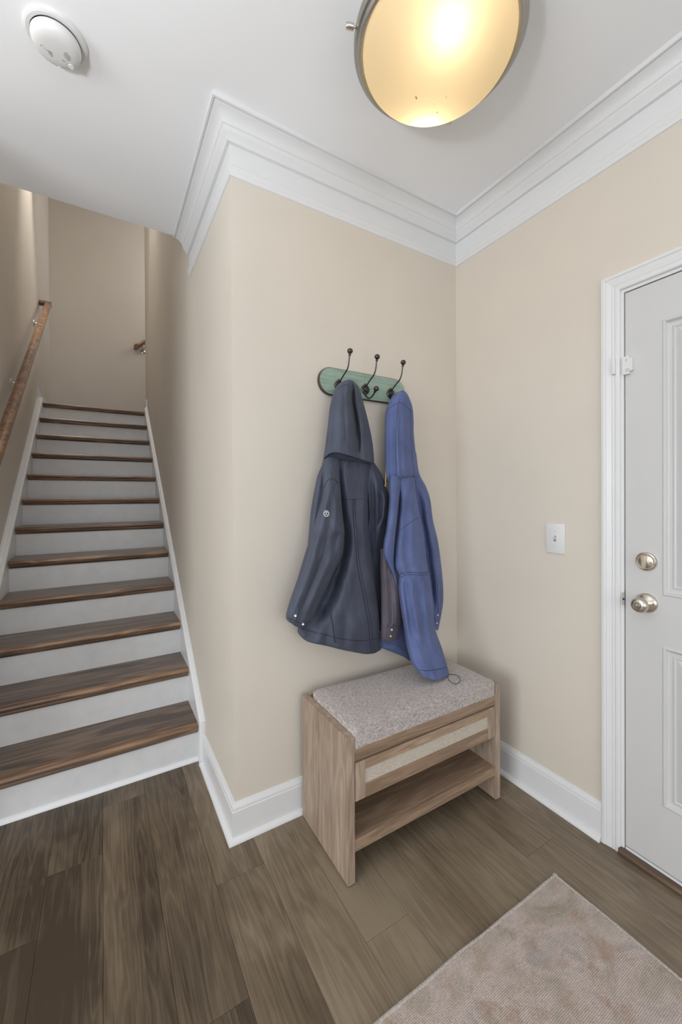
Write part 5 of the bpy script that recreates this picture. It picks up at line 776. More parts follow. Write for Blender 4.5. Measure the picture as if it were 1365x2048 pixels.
 'blue_hood': ([[(0.7344,-0.105,1.7888),(0.7289,-0.1143,1.7859),(0.7282,-0.1176,1.7849),(0.7284,-0.1198,1.7844),(0.7293,-0.1213,1.7841),(0.7305,-0.1222,1.7839),(0.7321,-0.1228,1.7839),(0.734,-0.123,1.7841),(0.7362,-0.1228,1.7843),(0.7387,-0.1222,1.7847),(0.7416,-0.1213,1.7852),(0.7449,-0.1198,1.7859),(0.7488,-0.1176,1.7868),(0.7537,-0.1143,1.7881),(0.7635,-0.105,1.7914)],[(0.7252,-0.102,1.7792),(0.7185,-0.1154,1.7771),(0.7186,-0.1202,1.778),(0.7201,-0.1233,1.7796),(0.7224,-0.1255,1.7811),(0.7254,-0.1269,1.7824),(0.729,-0.1277,1.783),(0.7325,-0.128,1.7827),(0.7364,-0.1277,1.782),(0.7407,-0.1269,1.7809),(0.7457,-0.1255,1.7796),(0.7513,-0.1233,1.7783),(0.7577,-0.1202,1.7772),(0.7656,-0.1154,1.7768),(0.7807,-0.102,1.7794)],[(0.707,-0.096,1.7602),(0.701,-0.1125,1.7593),(0.7034,-0.1184,1.7622),(0.7074,-0.1223,1.7658),(0.7124,-0.1249,1.7694),(0.7181,-0.1267,1.7722),(0.7244,-0.1277,1.7736),(0.7306,-0.128,1.7733),(0.7369,-0.1277,1.7716),(0.7438,-0.1267,1.769),(0.7513,-0.1249,1.7658),(0.7597,-0.1223,1.7623),(0.7691,-0.1184,1.759),(0.7803,-0.1125,1.7565),(0.8006,-0.096,1.7578)],[(0.6831,-0.09,1.725),(0.679,-0.1075,1.7233),(0.6835,-0.1138,1.7251),(0.6896,-0.1179,1.7277),(0.6967,-0.1209,1.7305),(0.704,-0.1236,1.7327),(0.7112,-0.1265,1.7341),(0.7194,-0.128,1.7348),(0.7299,-0.1265,1.7351),(0.7416,-0.1236,1.7348),(0.7531,-0.1209,1.7336),(0.765,-0.1179,1.7321),(0.778,-0.1138,1.7308),(0.7929,-0.1075,1.7301),(0.8178,-0.09,1.7331)],[(0.6676,-0.088,1.6923),(0.6662,-0.1041,1.6903),(0.6734,-0.1087,1.6915),(0.6799,-0.1143,1.6925),(0.6858,-0.1205,1.6933),(0.6901,-0.1288,1.6932),(0.6984,-0.132,1.694),(0.7133,-0.1273,1.6965),(0.7235,-0.1281,1.6967),(0.7351,-0.1275,1.6968),(0.7493,-0.1236,1.6974),(0.7641,-0.1194,1.6978),(0.7798,-0.1142,1.6983),(0.7996,-0.1044,1.7002),(0.8254,-0.088,1.704)],[(0.6645,-0.088,1.6316),(0.6653,-0.1016,1.6304),(0.6744,-0.1042,1.6315),(0.6803,-0.111,1.6318),(0.6841,-0.1205,1.6314),(0.6851,-0.1333,1.6303),(0.6925,-0.138,1.631),(0.7103,-0.13,1.6346),(0.7203,-0.1317,1.636),(0.7321,-0.1313,1.6379),(0.7478,-0.1263,1.6409),(0.7638,-0.1212,1.6439),(0.7805,-0.1154,1.6472),(0.8027,-0.1034,1.6519),(0.8282,-0.088,1.6575)],[(0.6627,-0.088,1.5644),(0.6641,-0.1009,1.5651),(0.6741,-0.1027,1.5678),(0.6795,-0.1102,1.5695),(0.6821,-0.1213,1.5705),(0.6815,-0.1363,1.5707),(0.6885,-0.1416,1.5727),(0.7074,-0.1323,1.5775),(0.7172,-0.1343,1.5801),(0.7291,-0.1339,1.5833),(0.7453,-0.1284,1.5874),(0.7617,-0.1229,1.5917),(0.7789,-0.1167,1.596),(0.8021,-0.1036,1.6019),(0.828,-0.088,1.6083)],[(0.6607,-0.09,1.4747),(0.6625,-0.1034,1.4759),(0.6733,-0.1051,1.4785),(0.6792,-0.1131,1.4803),(0.682,-0.1248,1.4816),(0.6819,-0.1401,1.4825),(0.6896,-0.1456,1.4846),(0.7093,-0.1363,1.4885),(0.7199,-0.1383,1.4911),(0.7327,-0.1379,1.4939),(0.7499,-0.1322,1.4975),(0.7674,-0.1265,1.5011),(0.7856,-0.1201,1.5049),(0.8102,-0.1067,1.5097),(0.838,-0.09,1.515)],[(0.6617,-0.09,1.4077),(0.6644,-0.1034,1.4079),(0.6761,-0.1051,1.4089),(0.6829,-0.1131,1.4095),(0.6867,-0.1247,1.4098),(0.6889,-0.1383,1.4099),(0.698,-0.1431,1.4107),(0.717,-0.1359,1.4123),(0.7291,-0.1373,1.4133),(0.7429,-0.1367,1.4145),(0.7606,-0.1317,1.416),(0.7788,-0.1264,1.4175),(0.798,-0.1202,1.4192),(0.8228,-0.1079,1.4213),(0.8529,-0.09,1.4239)],[(0.6745,-0.084,1.3768),(0.6785,-0.0948,1.3774),(0.6889,-0.0972,1.3785),(0.6974,-0.1021,1.3794),(0.7046,-0.1086,1.3802),(0.7112,-0.1158,1.381),(0.7215,-0.1185,1.3821),(0.737,-0.1149,1.3834),(0.7491,-0.1156,1.3845),(0.7623,-0.115,1.3857),(0.7776,-0.1121,1.3871),(0.7934,-0.1088,1.3885),(0.81,-0.1047,1.3899),(0.83,-0.0971,1.3915),(0.855,-0.084,1.3935)]],
  [[(0.7344,-0.105,1.7888),(0.7364,-0.0792,1.789),(0.7385,-0.07,1.7891),(0.7406,-0.064,1.7893),(0.7427,-0.0598,1.7895),(0.7447,-0.0571,1.7897),(0.7468,-0.0555,1.7899),(0.7489,-0.055,1.7901),(0.751,-0.0555,1.7903),(0.7531,-0.0571,1.7905),(0.7551,-0.0598,1.7907),(0.7572,-0.064,1.7908),(0.7593,-0.07,1.791),(0.7614,-0.0792,1.7912),(0.7635,-0.105,1.7914)],[(0.7252,-0.102,1.7792),(0.7294,-0.0762,1.7815),(0.7335,-0.067,1.784),(0.7376,-0.061,1.7866),(0.7417,-0.0568,1.789),(0.7459,-0.0541,1.7907),(0.7503,-0.0525,1.7916),(0.7541,-0.052,1.7915),(0.7578,-0.0525,1.7906),(0.7615,-0.0541,1.7892),(0.7653,-0.0568,1.7874),(0.7692,-0.061,1.7853),(0.773,-0.067,1.7832),(0.7769,-0.0762,1.7812),(0.7807,-0.102,1.7794)],[(0.707,-0.096,1.7602),(0.7142,-0.0702,1.7645),(0.7214,-0.061,1.7693),(0.7286,-0.055,1.7743),(0.7359,-0.0508,1.7788),(0.7431,-0.0481,1.7822),(0.7504,-0.0465,1.784),(0.7571,-0.046,1.7838),(0.7632,-0.0465,1.782),(0.7694,-0.0481,1.779),(0.7756,-0.0508,1.7751),(0.7818,-0.055,1.7707),(0.7881,-0.061,1.7661),(0.7944,-0.0702,1.7617),(0.8006,-0.096,1.7578)],[(0.6831,-0.09,1.725),(0.6926,-0.0642,1.7283),(0.7022,-0.055,1.7321),(0.7118,-0.049,1.7359),(0.7214,-0.0448,1.7396),(0.7311,-0.0421,1.7428),(0.7408,-0.0405,1.7451),(0.7506,-0.04,1.7462),(0.76,-0.0405,1.746),(0.7695,-0.0421,1.7448),(0.7791,-0.0448,1.7429),(0.7887,-0.049,1.7404),(0.7983,-0.055,1.7378),(0.808,-0.0642,1.7353),(0.8178,-0.09,1.7331)],[(0.6676,-0.088,1.6923),(0.6785,-0.0622,1.6946),(0.6895,-0.053,1.697),(0.7005,-0.047,1.6996),(0.7116,-0.0428,1.702),(0.7228,-0.0401,1.7042),(0.734,-0.0385,1.706),(0.7453,-0.038,1.7072),(0.7565,-0.0385,1.7077),(0.7678,-0.0401,1.7076),(0.7792,-0.0428,1.7071),(0.7906,-0.047,1.7063),(0.8022,-0.053,1.7054),(0.8138,-0.0622,1.7046),(0.8254,-0.088,1.704)],[(0.6645,-0.088,1.6316),(0.6757,-0.0622,1.6334),(0.687,-0.053,1.6352),(0.6984,-0.047,1.637),(0.7098,-0.0428,1.6388),(0.7213,-0.0401,1.6406),(0.7329,-0.0385,1.6424),(0.7445,-0.038,1.6443),(0.7562,-0.0385,1.6461),(0.768,-0.0401,1.648),(0.7799,-0.0428,1.6499),(0.7919,-0.047,1.6517),(0.8039,-0.053,1.6536),(0.816,-0.0622,1.6556),(0.8282,-0.088,1.6575)],[(0.6627,-0.088,1.5644),(0.674,-0.0622,1.5674),(0.6854,-0.053,1.5704),(0.6969,-0.047,1.5735),(0.7084,-0.0428,1.5766),(0.72,-0.0401,1.5796),(0.7317,-0.0385,1.5827),(0.7434,-0.038,1.5859),(0.7553,-0.0385,1.589),(0.7672,-0.0401,1.5922),(0.7792,-0.0428,1.5954),(0.7913,-0.047,1.5986),(0.8034,-0.053,1.6018),(0.8156,-0.0622,1.6051),(0.828,-0.088,1.6083)],[(0.6607,-0.09,1.4747),(0.6728,-0.0642,1.4775),(0.685,-0.055,1.4802),(0.6972,-0.049,1.483),(0.7096,-0.0448,1.4858),(0.722,-0.0421,1.4886),(0.7345,-0.0405,1.4915),(0.7471,-0.04,1.4944),(0.7598,-0.0405,1.4972),(0.7726,-0.0421,1.5002),(0.7855,-0.0448,1.5031),(0.7985,-0.049,1.506),(0.8115,-0.055,1.509),(0.8247,-0.0642,1.512),(0.838,-0.09,1.515)],[(0.6617,-0.09,1.4077),(0.6747,-0.0642,1.4088),(0.6878,-0.055,1.4099),(0.701,-0.049,1.411),(0.7143,-0.0448,1.4122),(0.7277,-0.0421,1.4133),(0.7412,-0.0405,1.4144),(0.7548,-0.04,1.4156),(0.7685,-0.0405,1.4167),(0.7823,-0.0421,1.4179),(0.7962,-0.0448,1.4191),(0.8102,-0.049,1.4203),(0.8243,-0.055,1.4215),(0.8385,-0.0642,1.4227),(0.8529,-0.09,1.4239)],[(0.6745,-0.084,1.3768),(0.6868,-0.0582,1.3779),(0.6992,-0.049,1.3791),(0.7117,-0.043,1.3802),(0.7242,-0.0388,1.3814),(0.7369,-0.0361,1.3826),(0.7496,-0.0345,1.3838),(0.7625,-0.034,1.3849),(0.7754,-0.0345,1.3861),(0.7884,-0.0361,1.3873),(0.8015,-0.0388,1.3886),(0.8148,-0.043,1.3898),(0.8281,-0.049,1.391),(0.8415,-0.0582,1.3923),(0.855,-0.084,1.3935)]]),
 'blue_body': ([[(0.7041,-0.09,1.4223),(0.7006,-0.1055,1.4213),(0.705,-0.111,1.4211),(0.7108,-0.1146,1.4211),(0.7175,-0.1171,1.4211),(0.725,-0.1187,1.4212),(0.7331,-0.1197,1.4214),(0.7417,-0.12,1.4216),(0.7508,-0.1197,1.4219),(0.7606,-0.1187,1.4222),(0.771,-0.1171,1.4225),(0.7822,-0.1146,1.423),(0.7945,-0.111,1.4235),(0.8085,-0.1055,1.4242),(0.8313,-0.09,1.4256)],[(0.7265,-0.094,1.3635),(0.7178,-0.1136,1.3629),(0.7193,-0.1206,1.3627),(0.7227,-0.1252,1.3627),(0.7272,-0.1283,1.3626),(0.7327,-0.1304,1.3626),(0.7389,-0.1316,1.3626),(0.7458,-0.132,1.3627),(0.7534,-0.1316,1.3628),(0.7617,-0.1304,1.3629),(0.7708,-0.1283,1.3631),(0.7809,-0.1252,1.3632),(0.7922,-0.1206,1.3635),(0.8058,-0.1136,1.3638),(0.8306,-0.094,1.3646)],[(0.7272,-0.096,1.2726),(0.7297,-0.1026,1.2737),(0.7197,-0.1245,1.2751),(0.7197,-0.1339,1.2762),(0.7225,-0.1399,1.2772),(0.7293,-0.141,1.2781),(0.7384,-0.1395,1.2789),(0.7472,-0.1384,1.2797),(0.7557,-0.1376,1.2805),(0.7648,-0.1363,1.2814),(0.7748,-0.1339,1.2822),(0.7858,-0.1305,1.283),(0.7983,-0.1254,1.2837),(0.8133,-0.1176,1.2845),(0.8406,-0.096,1.2849)],[(0.7077,-0.098,1.16),(0.7091,-0.1104,1.1618),(0.7033,-0.1314,1.1644),(0.7059,-0.1418,1.166),(0.7138,-0.1457,1.1668),(0.7262,-0.1443,1.1671),(0.7376,-0.1441,1.1675),(0.7475,-0.1459,1.1681),(0.7569,-0.1481,1.1688),(0.77,-0.1462,1.1691),(0.7862,-0.1409,1.169),(0.8023,-0.1359,1.1689),(0.8192,-0.1302,1.1688),(0.8387,-0.1217,1.1684),(0.8723,-0.098,1.1664)],[(0.6956,-0.1,1.0595),(0.6906,-0.1228,1.0633),(0.6893,-0.1406,1.0663),(0.6955,-0.1489,1.0675),(0.7085,-0.1488,1.0673),(0.7235,-0.1464,1.0667),(0.7372,-0.1458,1.0664),(0.7467,-0.1504,1.0671),(0.7569,-0.154,1.0675),(0.772,-0.1521,1.067),(0.7906,-0.1463,1.0657),(0.8108,-0.1391,1.0643),(0.8319,-0.131,1.0626),(0.8522,-0.1242,1.0612),(0.8888,-0.1,1.0566)],[(0.6941,-0.105,0.9928),(0.6858,-0.1327,0.998),(0.6887,-0.1458,1.),(0.6942,-0.1556,1.0013),(0.7065,-0.1571,1.0007),(0.7219,-0.155,0.9992),(0.7375,-0.1529,0.9977),(0.7499,-0.1545,0.9971),(0.761,-0.1579,0.9969),(0.7732,-0.16,0.9964),(0.7898,-0.1573,0.9947),(0.811,-0.1496,0.9919),(0.8328,-0.1417,0.989),(0.8565,-0.1318,0.9856),(0.8964,-0.105,0.9783)],[(0.7113,-0.11,0.9536),(0.7022,-0.1373,0.9592),(0.7067,-0.1476,0.9604),(0.7123,-0.1564,0.9613),(0.7191,-0.1638,0.9618),(0.7309,-0.1651,0.9608),(0.7452,-0.1638,0.959),(0.758,-0.1642,0.9577),(0.77,-0.1657,0.9567),(0.7833,-0.1658,0.9553),(0.8005,-0.1616,0.9528),(0.8203,-0.1549,0.9496),(0.841,-0.1473,0.9461),(0.8643,-0.1373,0.942),(0.9042,-0.11,0.9332)],[(0.7098,-0.115,0.8962),(0.7008,-0.1428,0.9024),(0.708,-0.1505,0.9027),(0.7241,-0.1474,0.8998),(0.7269,-0.1604,0.9017),(0.7318,-0.1707,0.9028),(0.7398,-0.1773,0.9028),(0.7599,-0.1699,0.8986),(0.7829,-0.1597,0.8934),(0.7934,-0.1638,0.8926),(0.806,-0.1655,0.8911),(0.819,-0.167,0.8894),(0.8427,-0.1569,0.8842),(0.8703,-0.1431,0.8777),(0.9118,-0.115,0.8667)],[(0.7114,-0.13,0.8164),(0.7019,-0.1578,0.8232),(0.7086,-0.1658,0.823),(0.725,-0.1621,0.8186),(0.732,-0.1697,0.8183),(0.7353,-0.1815,0.8195),(0.7397,-0.1918,0.8202),(0.754,-0.1909,0.8168),(0.7791,-0.1781,0.8089),(0.7982,-0.1722,0.8035),(0.8062,-0.1788,0.8028),(0.8183,-0.1809,0.8003),(0.8421,-0.1706,0.7932),(0.8685,-0.1579,0.785),(0.9098,-0.13,0.7708)],[(0.7099,-0.152,0.74),(0.7006,-0.1787,0.7477),(0.7071,-0.1861,0.7474),(0.7203,-0.1857,0.7438),(0.7279,-0.1918,0.7429),(0.731,-0.2031,0.7443),(0.7351,-0.2132,0.7452),(0.7524,-0.2083,0.7396),(0.7754,-0.1974,0.7313),(0.7891,-0.197,0.7276),(0.8004,-0.1993,0.725),(0.8147,-0.1985,0.721),(0.8363,-0.19,0.7136),(0.8608,-0.1788,0.7048),(0.9008,-0.152,0.6889)],[(0.6946,-0.19,0.6667),(0.6874,-0.2149,0.6756),(0.6929,-0.2245,0.6771),(0.6998,-0.2324,0.6778),(0.7085,-0.2383,0.6775),(0.7209,-0.24,0.6752),(0.7358,-0.2389,0.6715),(0.7515,-0.2372,0.6674),(0.768,-0.2348,0.6629),(0.7836,-0.2335,0.6589),(0.7991,-0.2326,0.6551),(0.8169,-0.2293,0.6501),(0.8373,-0.2236,0.6438),(0.861,-0.2147,0.6358),(0.9008,-0.19,0.6195)],[(0.6861,-0.232,0.6121),(0.6808,-0.2536,0.6209),(0.6874,-0.2614,0.6222),(0.6962,-0.2666,0.6221),(0.7059,-0.2708,0.6215),(0.7159,-0.2747,0.6207),(0.728,-0.2763,0.6187),(0.7429,-0.2751,0.615),(0.7581,-0.2737,0.6112),(0.7735,-0.2723,0.6074),(0.7899,-0.2699,0.603),(0.8076,-0.2665,0.5979),(0.8271,-0.2614,0.5919),(0.8495,-0.2536,0.5843),(0.8863,-0.232,0.5687)],[(0.6979,-0.262,0.5805),(0.6954,-0.2775,0.5836),(0.7011,-0.2835,0.581),(0.7079,-0.2885,0.5779),(0.7192,-0.2888,0.5727),(0.7312,-0.2888,0.568),(0.7407,-0.2918,0.566),(0.7514,-0.294,0.5639),(0.7664,-0.2918,0.5597),(0.7819,-0.2888,0.5557),(0.7942,-0.2888,0.5541),(0.8073,-0.2885,0.5533),(0.8243,-0.2835,0.5507),(0.8425,-0.2775,0.5477),(0.8707,-0.262,0.5387)],[(0.7026,-0.272,0.5717),(0.7022,-0.2833,0.5717),(0.7078,-0.2879,0.5675),(0.7142,-0.2919,0.5633),(0.7255,-0.2916,0.5573),(0.7367,-0.2911,0.5525),(0.7455,-0.2939,0.5501),(0.7555,-0.296,0.5479),(0.77,-0.2939,0.5439),(0.7846,-0.2911,0.5405),(0.7954,-0.2916,0.5401),(0.8068,-0.2919,0.5403),(0.8228,-0.2879,0.5382),(0.8396,-0.2833,0.5358),(0.8634,-0.272,0.5289)]],
  [[(0.7041,-0.09,1.4223),(0.7129,-0.0745,1.4225),(0.7217,-0.069,1.4227),(0.7306,-0.0654,1.423),(0.7396,-0.0629,1.4232),(0.7485,-0.0613,1.4234),(0.7575,-0.0603,1.4237),(0.7666,-0.06,1.4239),(0.7757,-0.0603,1.4242),(0.7849,-0.0613,1.4244),(0.7941,-0.0629,1.4247),(0.8033,-0.0654,1.4249),(0.8126,-0.069,1.4251),(0.8219,-0.0745,1.4254),(0.8313,-0.09,1.4256)],[(0.7265,-0.094,1.3635),(0.7337,-0.0785,1.3636),(0.741,-0.073,1.3637),(0.7483,-0.0694,1.3638),(0.7556,-0.0669,1.3638),(0.7629,-0.0653,1.3639),(0.7703,-0.0643,1.364),(0.7778,-0.064,1.3641),(0.7852,-0.0643,1.3641),(0.7927,-0.0653,1.3642),(0.8002,-0.0669,1.3643),(0.8077,-0.0694,1.3644),(0.8153,-0.073,1.3644),(0.8229,-0.0785,1.3645),(0.8306,-0.094,1.3646)],[(0.7272,-0.096,1.2726),(0.7351,-0.0805,1.2735),(0.743,-0.075,1.2743),(0.7509,-0.0714,1.2752),(0.7589,-0.0689,1.2761),(0.7669,-0.0673,1.2769),(0.775,-0.0663,1.2778),(0.783,-0.066,1.2787),(0.7912,-0.0663,1.2796),(0.7993,-0.0673,1.2805),(0.8075,-0.0689,1.2813),(0.8157,-0.0714,1.2822),(0.824,-0.075,1.2831),(0.8323,-0.0805,1.284),(0.8406,-0.096,1.2849)],[(0.7077,-0.098,1.16),(0.719,-0.0825,1.1605),(0.7303,-0.077,1.1609),(0.7418,-0.0734,1.1613),(0.7533,-0.0709,1.1618),(0.7648,-0.0693,1.1622),(0.7765,-0.0683,1.1627),(0.7882,-0.068,1.1631),(0.8,-0.0683,1.1636),(0.8118,-0.0693,1.1641),(0.8238,-0.0709,1.1645),(0.8358,-0.0734,1.165),(0.8479,-0.077,1.1655),(0.8601,-0.0825,1.1659),(0.8723,-0.098,1.1664)],[(0.6956,-0.1,1.0595),(0.7087,-0.0845,1.0593),(0.722,-0.079,1.0591),(0.7353,-0.0754,1.0589),(0.7487,-0.0729,1.0587),(0.7623,-0.0713,1.0585),(0.7759,-0.0703,1.0583),(0.7896,-0.07,1.0581),(0.8035,-0.0703,1.0579),(0.8174,-0.0713,1.0577),(0.8315,-0.0729,1.0575),(0.8456,-0.0754,1.0573),(0.8599,-0.079,1.0571),(0.8743,-0.0845,1.0569),(0.8888,-0.1,1.0566)],[(0.6941,-0.105,0.9928),(0.7078,-0.0895,0.9918),(0.7217,-0.084,0.9908),(0.7356,-0.0804,0.9898),(0.7496,-0.0779,0.9888),(0.7638,-0.0763,0.9878),(0.7781,-0.0753,0.9868),(0.7924,-0.075,0.9857),(0.8069,-0.0753,0.9847),(0.8215,-0.0763,0.9837),(0.8363,-0.0779,0.9826),(0.8511,-0.0804,0.9815),(0.8661,-0.084,0.9805),(0.8812,-0.0895,0.9794),(0.8964,-0.105,0.9783)],[(0.7113,-0.11,0.9536),(0.7244,-0.0945,0.9522),(0.7376,-0.089,0.9508),(0.7509,-0.0854,0.9494),(0.7643,-0.0829,0.948),(0.7778,-0.0813,0.9466),(0.7914,-0.0803,0.9451),(0.8052,-0.08,0.9437),(0.819,-0.0803,0.9422),(0.8329,-0.0813,0.9407),(0.8469,-0.0829,0.9392),(0.8611,-0.0854,0.9377),(0.8753,-0.089,0.9362),(0.8897,-0.0945,0.9347),(0.9042,-0.11,0.9332)],[(0.7098,-0.115,0.8962),(0.7235,-0.0995,0.8942),(0.7373,-0.094,0.8922),(0.7512,-0.0904,0.8902),(0.7652,-0.0879,0.8881),(0.7794,-0.0863,0.886),(0.7936,-0.0853,0.884),(0.808,-0.085,0.8819),(0.8225,-0.0853,0.8797),(0.8371,-0.0863,0.8776),(0.8518,-0.0879,0.8755),(0.8666,-0.0904,0.8733),(0.8816,-0.094,0.8711),(0.8966,-0.0995,0.8689),(0.9118,-0.115,0.8667)],[(0.7114,-0.13,0.8164),(0.7249,-0.1145,0.8133),(0.7384,-0.109,0.8102),(0.7521,-0.1054,0.807),(0.7659,-0.1029,0.8039),(0.7797,-0.1013,0.8007),(0.7937,-0.1003,0.7975),(0.8078,-0.1,0.7942),(0.8221,-0.1003,0.791),(0.8364,-0.1013,0.7877),(0.8508,-0.1029,0.7843),(0.8654,-0.1054,0.781),(0.8801,-0.109,0.7776),(0.8949,-0.1145,0.7742),(0.9098,-0.13,0.7708)],[(0.7099,-0.152,0.74),(0.7229,-0.1365,0.7366),(0.7359,-0.131,0.7331),(0.7491,-0.1274,0.7295),(0.7624,-0.1249,0.726),(0.7757,-0.1233,0.7224),(0.7892,-0.1223,0.7188),(0.8028,-0.122,0.7152),(0.8165,-0.1223,0.7115),(0.8302,-0.1233,0.7078),(0.8441,-0.1249,0.7041),(0.8581,-0.1274,0.7003),(0.8723,-0.131,0.6966),(0.8865,-0.1365,0.6928),(0.9008,-0.152,0.6889)],[(0.6946,-0.19,0.6667),(0.7085,-0.1745,0.6635),(0.7226,-0.169,0.6603),(0.7367,-0.1654,0.657),(0.751,-0.1629,0.6538),(0.7654,-0.1613,0.6505),(0.78,-0.1603,0.6471),(0.7946,-0.16,0.6438),(0.8094,-0.1603,0.6404),(0.8243,-0.1613,0.637),(0.8394,-0.1629,0.6336),(0.8545,-0.1654,0.6301),(0.8698,-0.169,0.6266),(0.8853,-0.1745,0.623),(0.9008,-0.19,0.6195)],[(0.6861,-0.232,0.6121),(0.6996,-0.2165,0.6092),(0.7133,-0.211,0.6062),(0.727,-0.2074,0.6032),(0.7409,-0.2049,0.6002),(0.7549,-0.2033,0.5972),(0.769,-0.2023,0.5941),(0.7832,-0.202,0.591),(0.7976,-0.2023,0.5879),(0.812,-0.2033,0.5848),(0.8266,-0.2049,0.5816),(0.8413,-0.2074,0.5784),(0.8562,-0.211,0.5752),(0.8712,-0.2165,0.572),(0.8863,-0.232,0.5687)],[(0.6979,-0.262,0.5805),(0.7093,-0.2465,0.5746),(0.7207,-0.241,0.5684),(0.7322,-0.2374,0.5623),(0.744,-0.2349,0.5567),(0.7562,-0.2333,0.5519),(0.7688,-0.2323,0.548),(0.7819,-0.232,0.5445),(0.7951,-0.2323,0.5416),(0.808,-0.2333,0.5394),(0.8206,-0.2349,0.5377),(0.8336,-0.2374,0.5371),(0.846,-0.241,0.5375),(0.8582,-0.2465,0.5382),(0.8707,-0.262,0.5387)],[(0.7026,-0.272,0.5717),(0.7125,-0.2565,0.5649),(0.7224,-0.251,0.558),(0.7326,-0.2474,0.5513),(0.7438,-0.2449,0.5454),(0.7547,-0.2433,0.5408),(0.7663,-0.2423,0.5366),(0.7785,-0.242,0.5331),(0.7913,-0.2423,0.5303),(0.8034,-0.2433,0.5286),(0.8148,-0.2449,0.5279),(0.8267,-0.2474,0.5279),(0.8389,-0.251,0.5283),(0.8512,-0.2565,0.5287),(0.8634,-0.272,0.5289)]]),
 'blue_left_sleeve': ([[(0.6704,-0.115,1.4067),(0.6689,-0.1212,1.4064),(0.6706,-0.1234,1.4063),(0.6728,-0.1248,1.4063),(0.6754,-0.1258,1.4063),(0.6783,-0.1265,1.4063),(0.6814,-0.1269,1.4064),(0.6847,-0.127,1.4064),(0.6882,-0.1269,1.4065),(0.6919,-0.1265,1.4066),(0.6958,-0.1258,1.4067),(0.7,-0.1248,1.4069),(0.7046,-0.1234,1.4071),(0.7099,-0.1212,1.4073),(0.7184,-0.115,1.4078)],[(0.6607,-0.12,1.3578),(0.656,-0.1313,1.3581),(0.657,-0.1354,1.3586),(0.659,-0.1381,1.3592),(0.6617,-0.1399,1.3598),(0.6649,-0.1411,1.3604),(0.6685,-0.1418,1.361),(0.6725,-0.142,1.3617),(0.6768,-0.1418,1.3624),(0.6816,-0.1411,1.3631),(0.6867,-0.1399,1.3638),(0.6924,-0.1381,1.3645),(0.6988,-0.1354,1.3653),(0.7063,-0.1313,1.3661),(0.7198,-0.12,1.3673)],[(0.6571,-0.124,1.2785),(0.6511,-0.1364,1.2788),(0.6512,-0.1408,1.2788),(0.6524,-0.1437,1.2789),(0.6544,-0.1457,1.2789),(0.6569,-0.147,1.2788),(0.6598,-0.1478,1.2788),(0.6631,-0.148,1.2788),(0.6669,-0.1478,1.2787),(0.671,-0.147,1.2786),(0.6756,-0.1457,1.2786),(0.6808,-0.1437,1.2785),(0.6867,-0.1408,1.2783),(0.6939,-0.1364,1.2782),(0.7075,-0.124,1.2778)],[(0.64,-0.124,1.165),(0.6334,-0.1374,1.1663),(0.6333,-0.1422,1.1666),(0.6345,-0.1453,1.1667),(0.6364,-0.1475,1.1668),(0.6389,-0.1489,1.1668),(0.6418,-0.1497,1.1667),(0.6452,-0.15,1.1666),(0.649,-0.1497,1.1664),(0.6533,-0.1489,1.1661),(0.658,-0.1475,1.1658),(0.6633,-0.1453,1.1654),(0.6695,-0.1422,1.1649),(0.6769,-0.1374,1.1642),(0.6913,-0.124,1.1626)],[(0.6261,-0.124,1.1112),(0.6193,-0.1384,1.113),(0.6194,-0.1436,1.1135),(0.6209,-0.147,1.1137),(0.6231,-0.1493,1.1138),(0.626,-0.1508,1.1137),(0.6294,-0.1517,1.1136),(0.6332,-0.152,1.1134),(0.6375,-0.1517,1.1131),(0.6422,-0.1508,1.1127),(0.6475,-0.1493,1.1122),(0.6534,-0.147,1.1116),(0.6602,-0.1436,1.1109),(0.6684,-0.1384,1.1099),(0.684,-0.124,1.1075)],[(0.6246,-0.122,1.0609),(0.6177,-0.1365,1.0629),(0.6172,-0.1424,1.0633),(0.6179,-0.1467,1.0635),(0.6196,-0.1495,1.0634),(0.6227,-0.1506,1.0629),(0.6268,-0.1504,1.0623),(0.6315,-0.1495,1.0615),(0.6363,-0.1484,1.0607),(0.6412,-0.1471,1.0598),(0.6464,-0.1455,1.0589),(0.6521,-0.1433,1.0579),(0.6586,-0.1402,1.0567),(0.6664,-0.1354,1.0552),(0.681,-0.122,1.052)],[(0.6492,-0.118,1.0144),(0.6439,-0.1283,1.0157),(0.6436,-0.132,1.0157),(0.6443,-0.1344,1.0153),(0.6455,-0.1361,1.0148),(0.6472,-0.1372,1.0142),(0.6492,-0.1378,1.0135),(0.6516,-0.138,1.0127),(0.6543,-0.1378,1.0118),(0.6574,-0.1372,1.0108),(0.6608,-0.1361,1.0097),(0.6646,-0.1344,1.0085),(0.6691,-0.132,1.0071),(0.6746,-0.1283,1.0054),(0.6853,-0.118,1.0022)],[(0.6798,-0.114,0.9621),(0.6756,-0.1212,0.9631),(0.6749,-0.1238,0.963),(0.675,-0.1255,0.9626),(0.6755,-0.1266,0.9621),(0.6762,-0.1274,0.9615),(0.6773,-0.1279,0.9609),(0.6786,-0.128,0.9601),(0.6801,-0.1279,0.9593),(0.6818,-0.1274,0.9584),(0.6838,-0.1266,0.9574),(0.6861,-0.1255,0.9563),(0.6889,-0.1238,0.9551),(0.6923,-0.1212,0.9537),(0.6995,-0.114,0.9511)],[(0.7024,-0.11,0.9006),(0.7001,-0.1141,0.9011),(0.7,-0.1156,0.9007),(0.7002,-0.1166,0.9003),(0.7007,-0.1172,0.8997),(0.7013,-0.1177,0.8991),(0.7021,-0.1179,0.8984),(0.7031,-0.118,0.8976),(0.7042,-0.1179,0.8968),(0.7054,-0.1177,0.896),(0.7067,-0.1172,0.8951),(0.7083,-0.1166,0.8941),(0.7101,-0.1156,0.8931),(0.7123,-0.1141,0.8919),(0.7166,-0.11,0.8899)]],
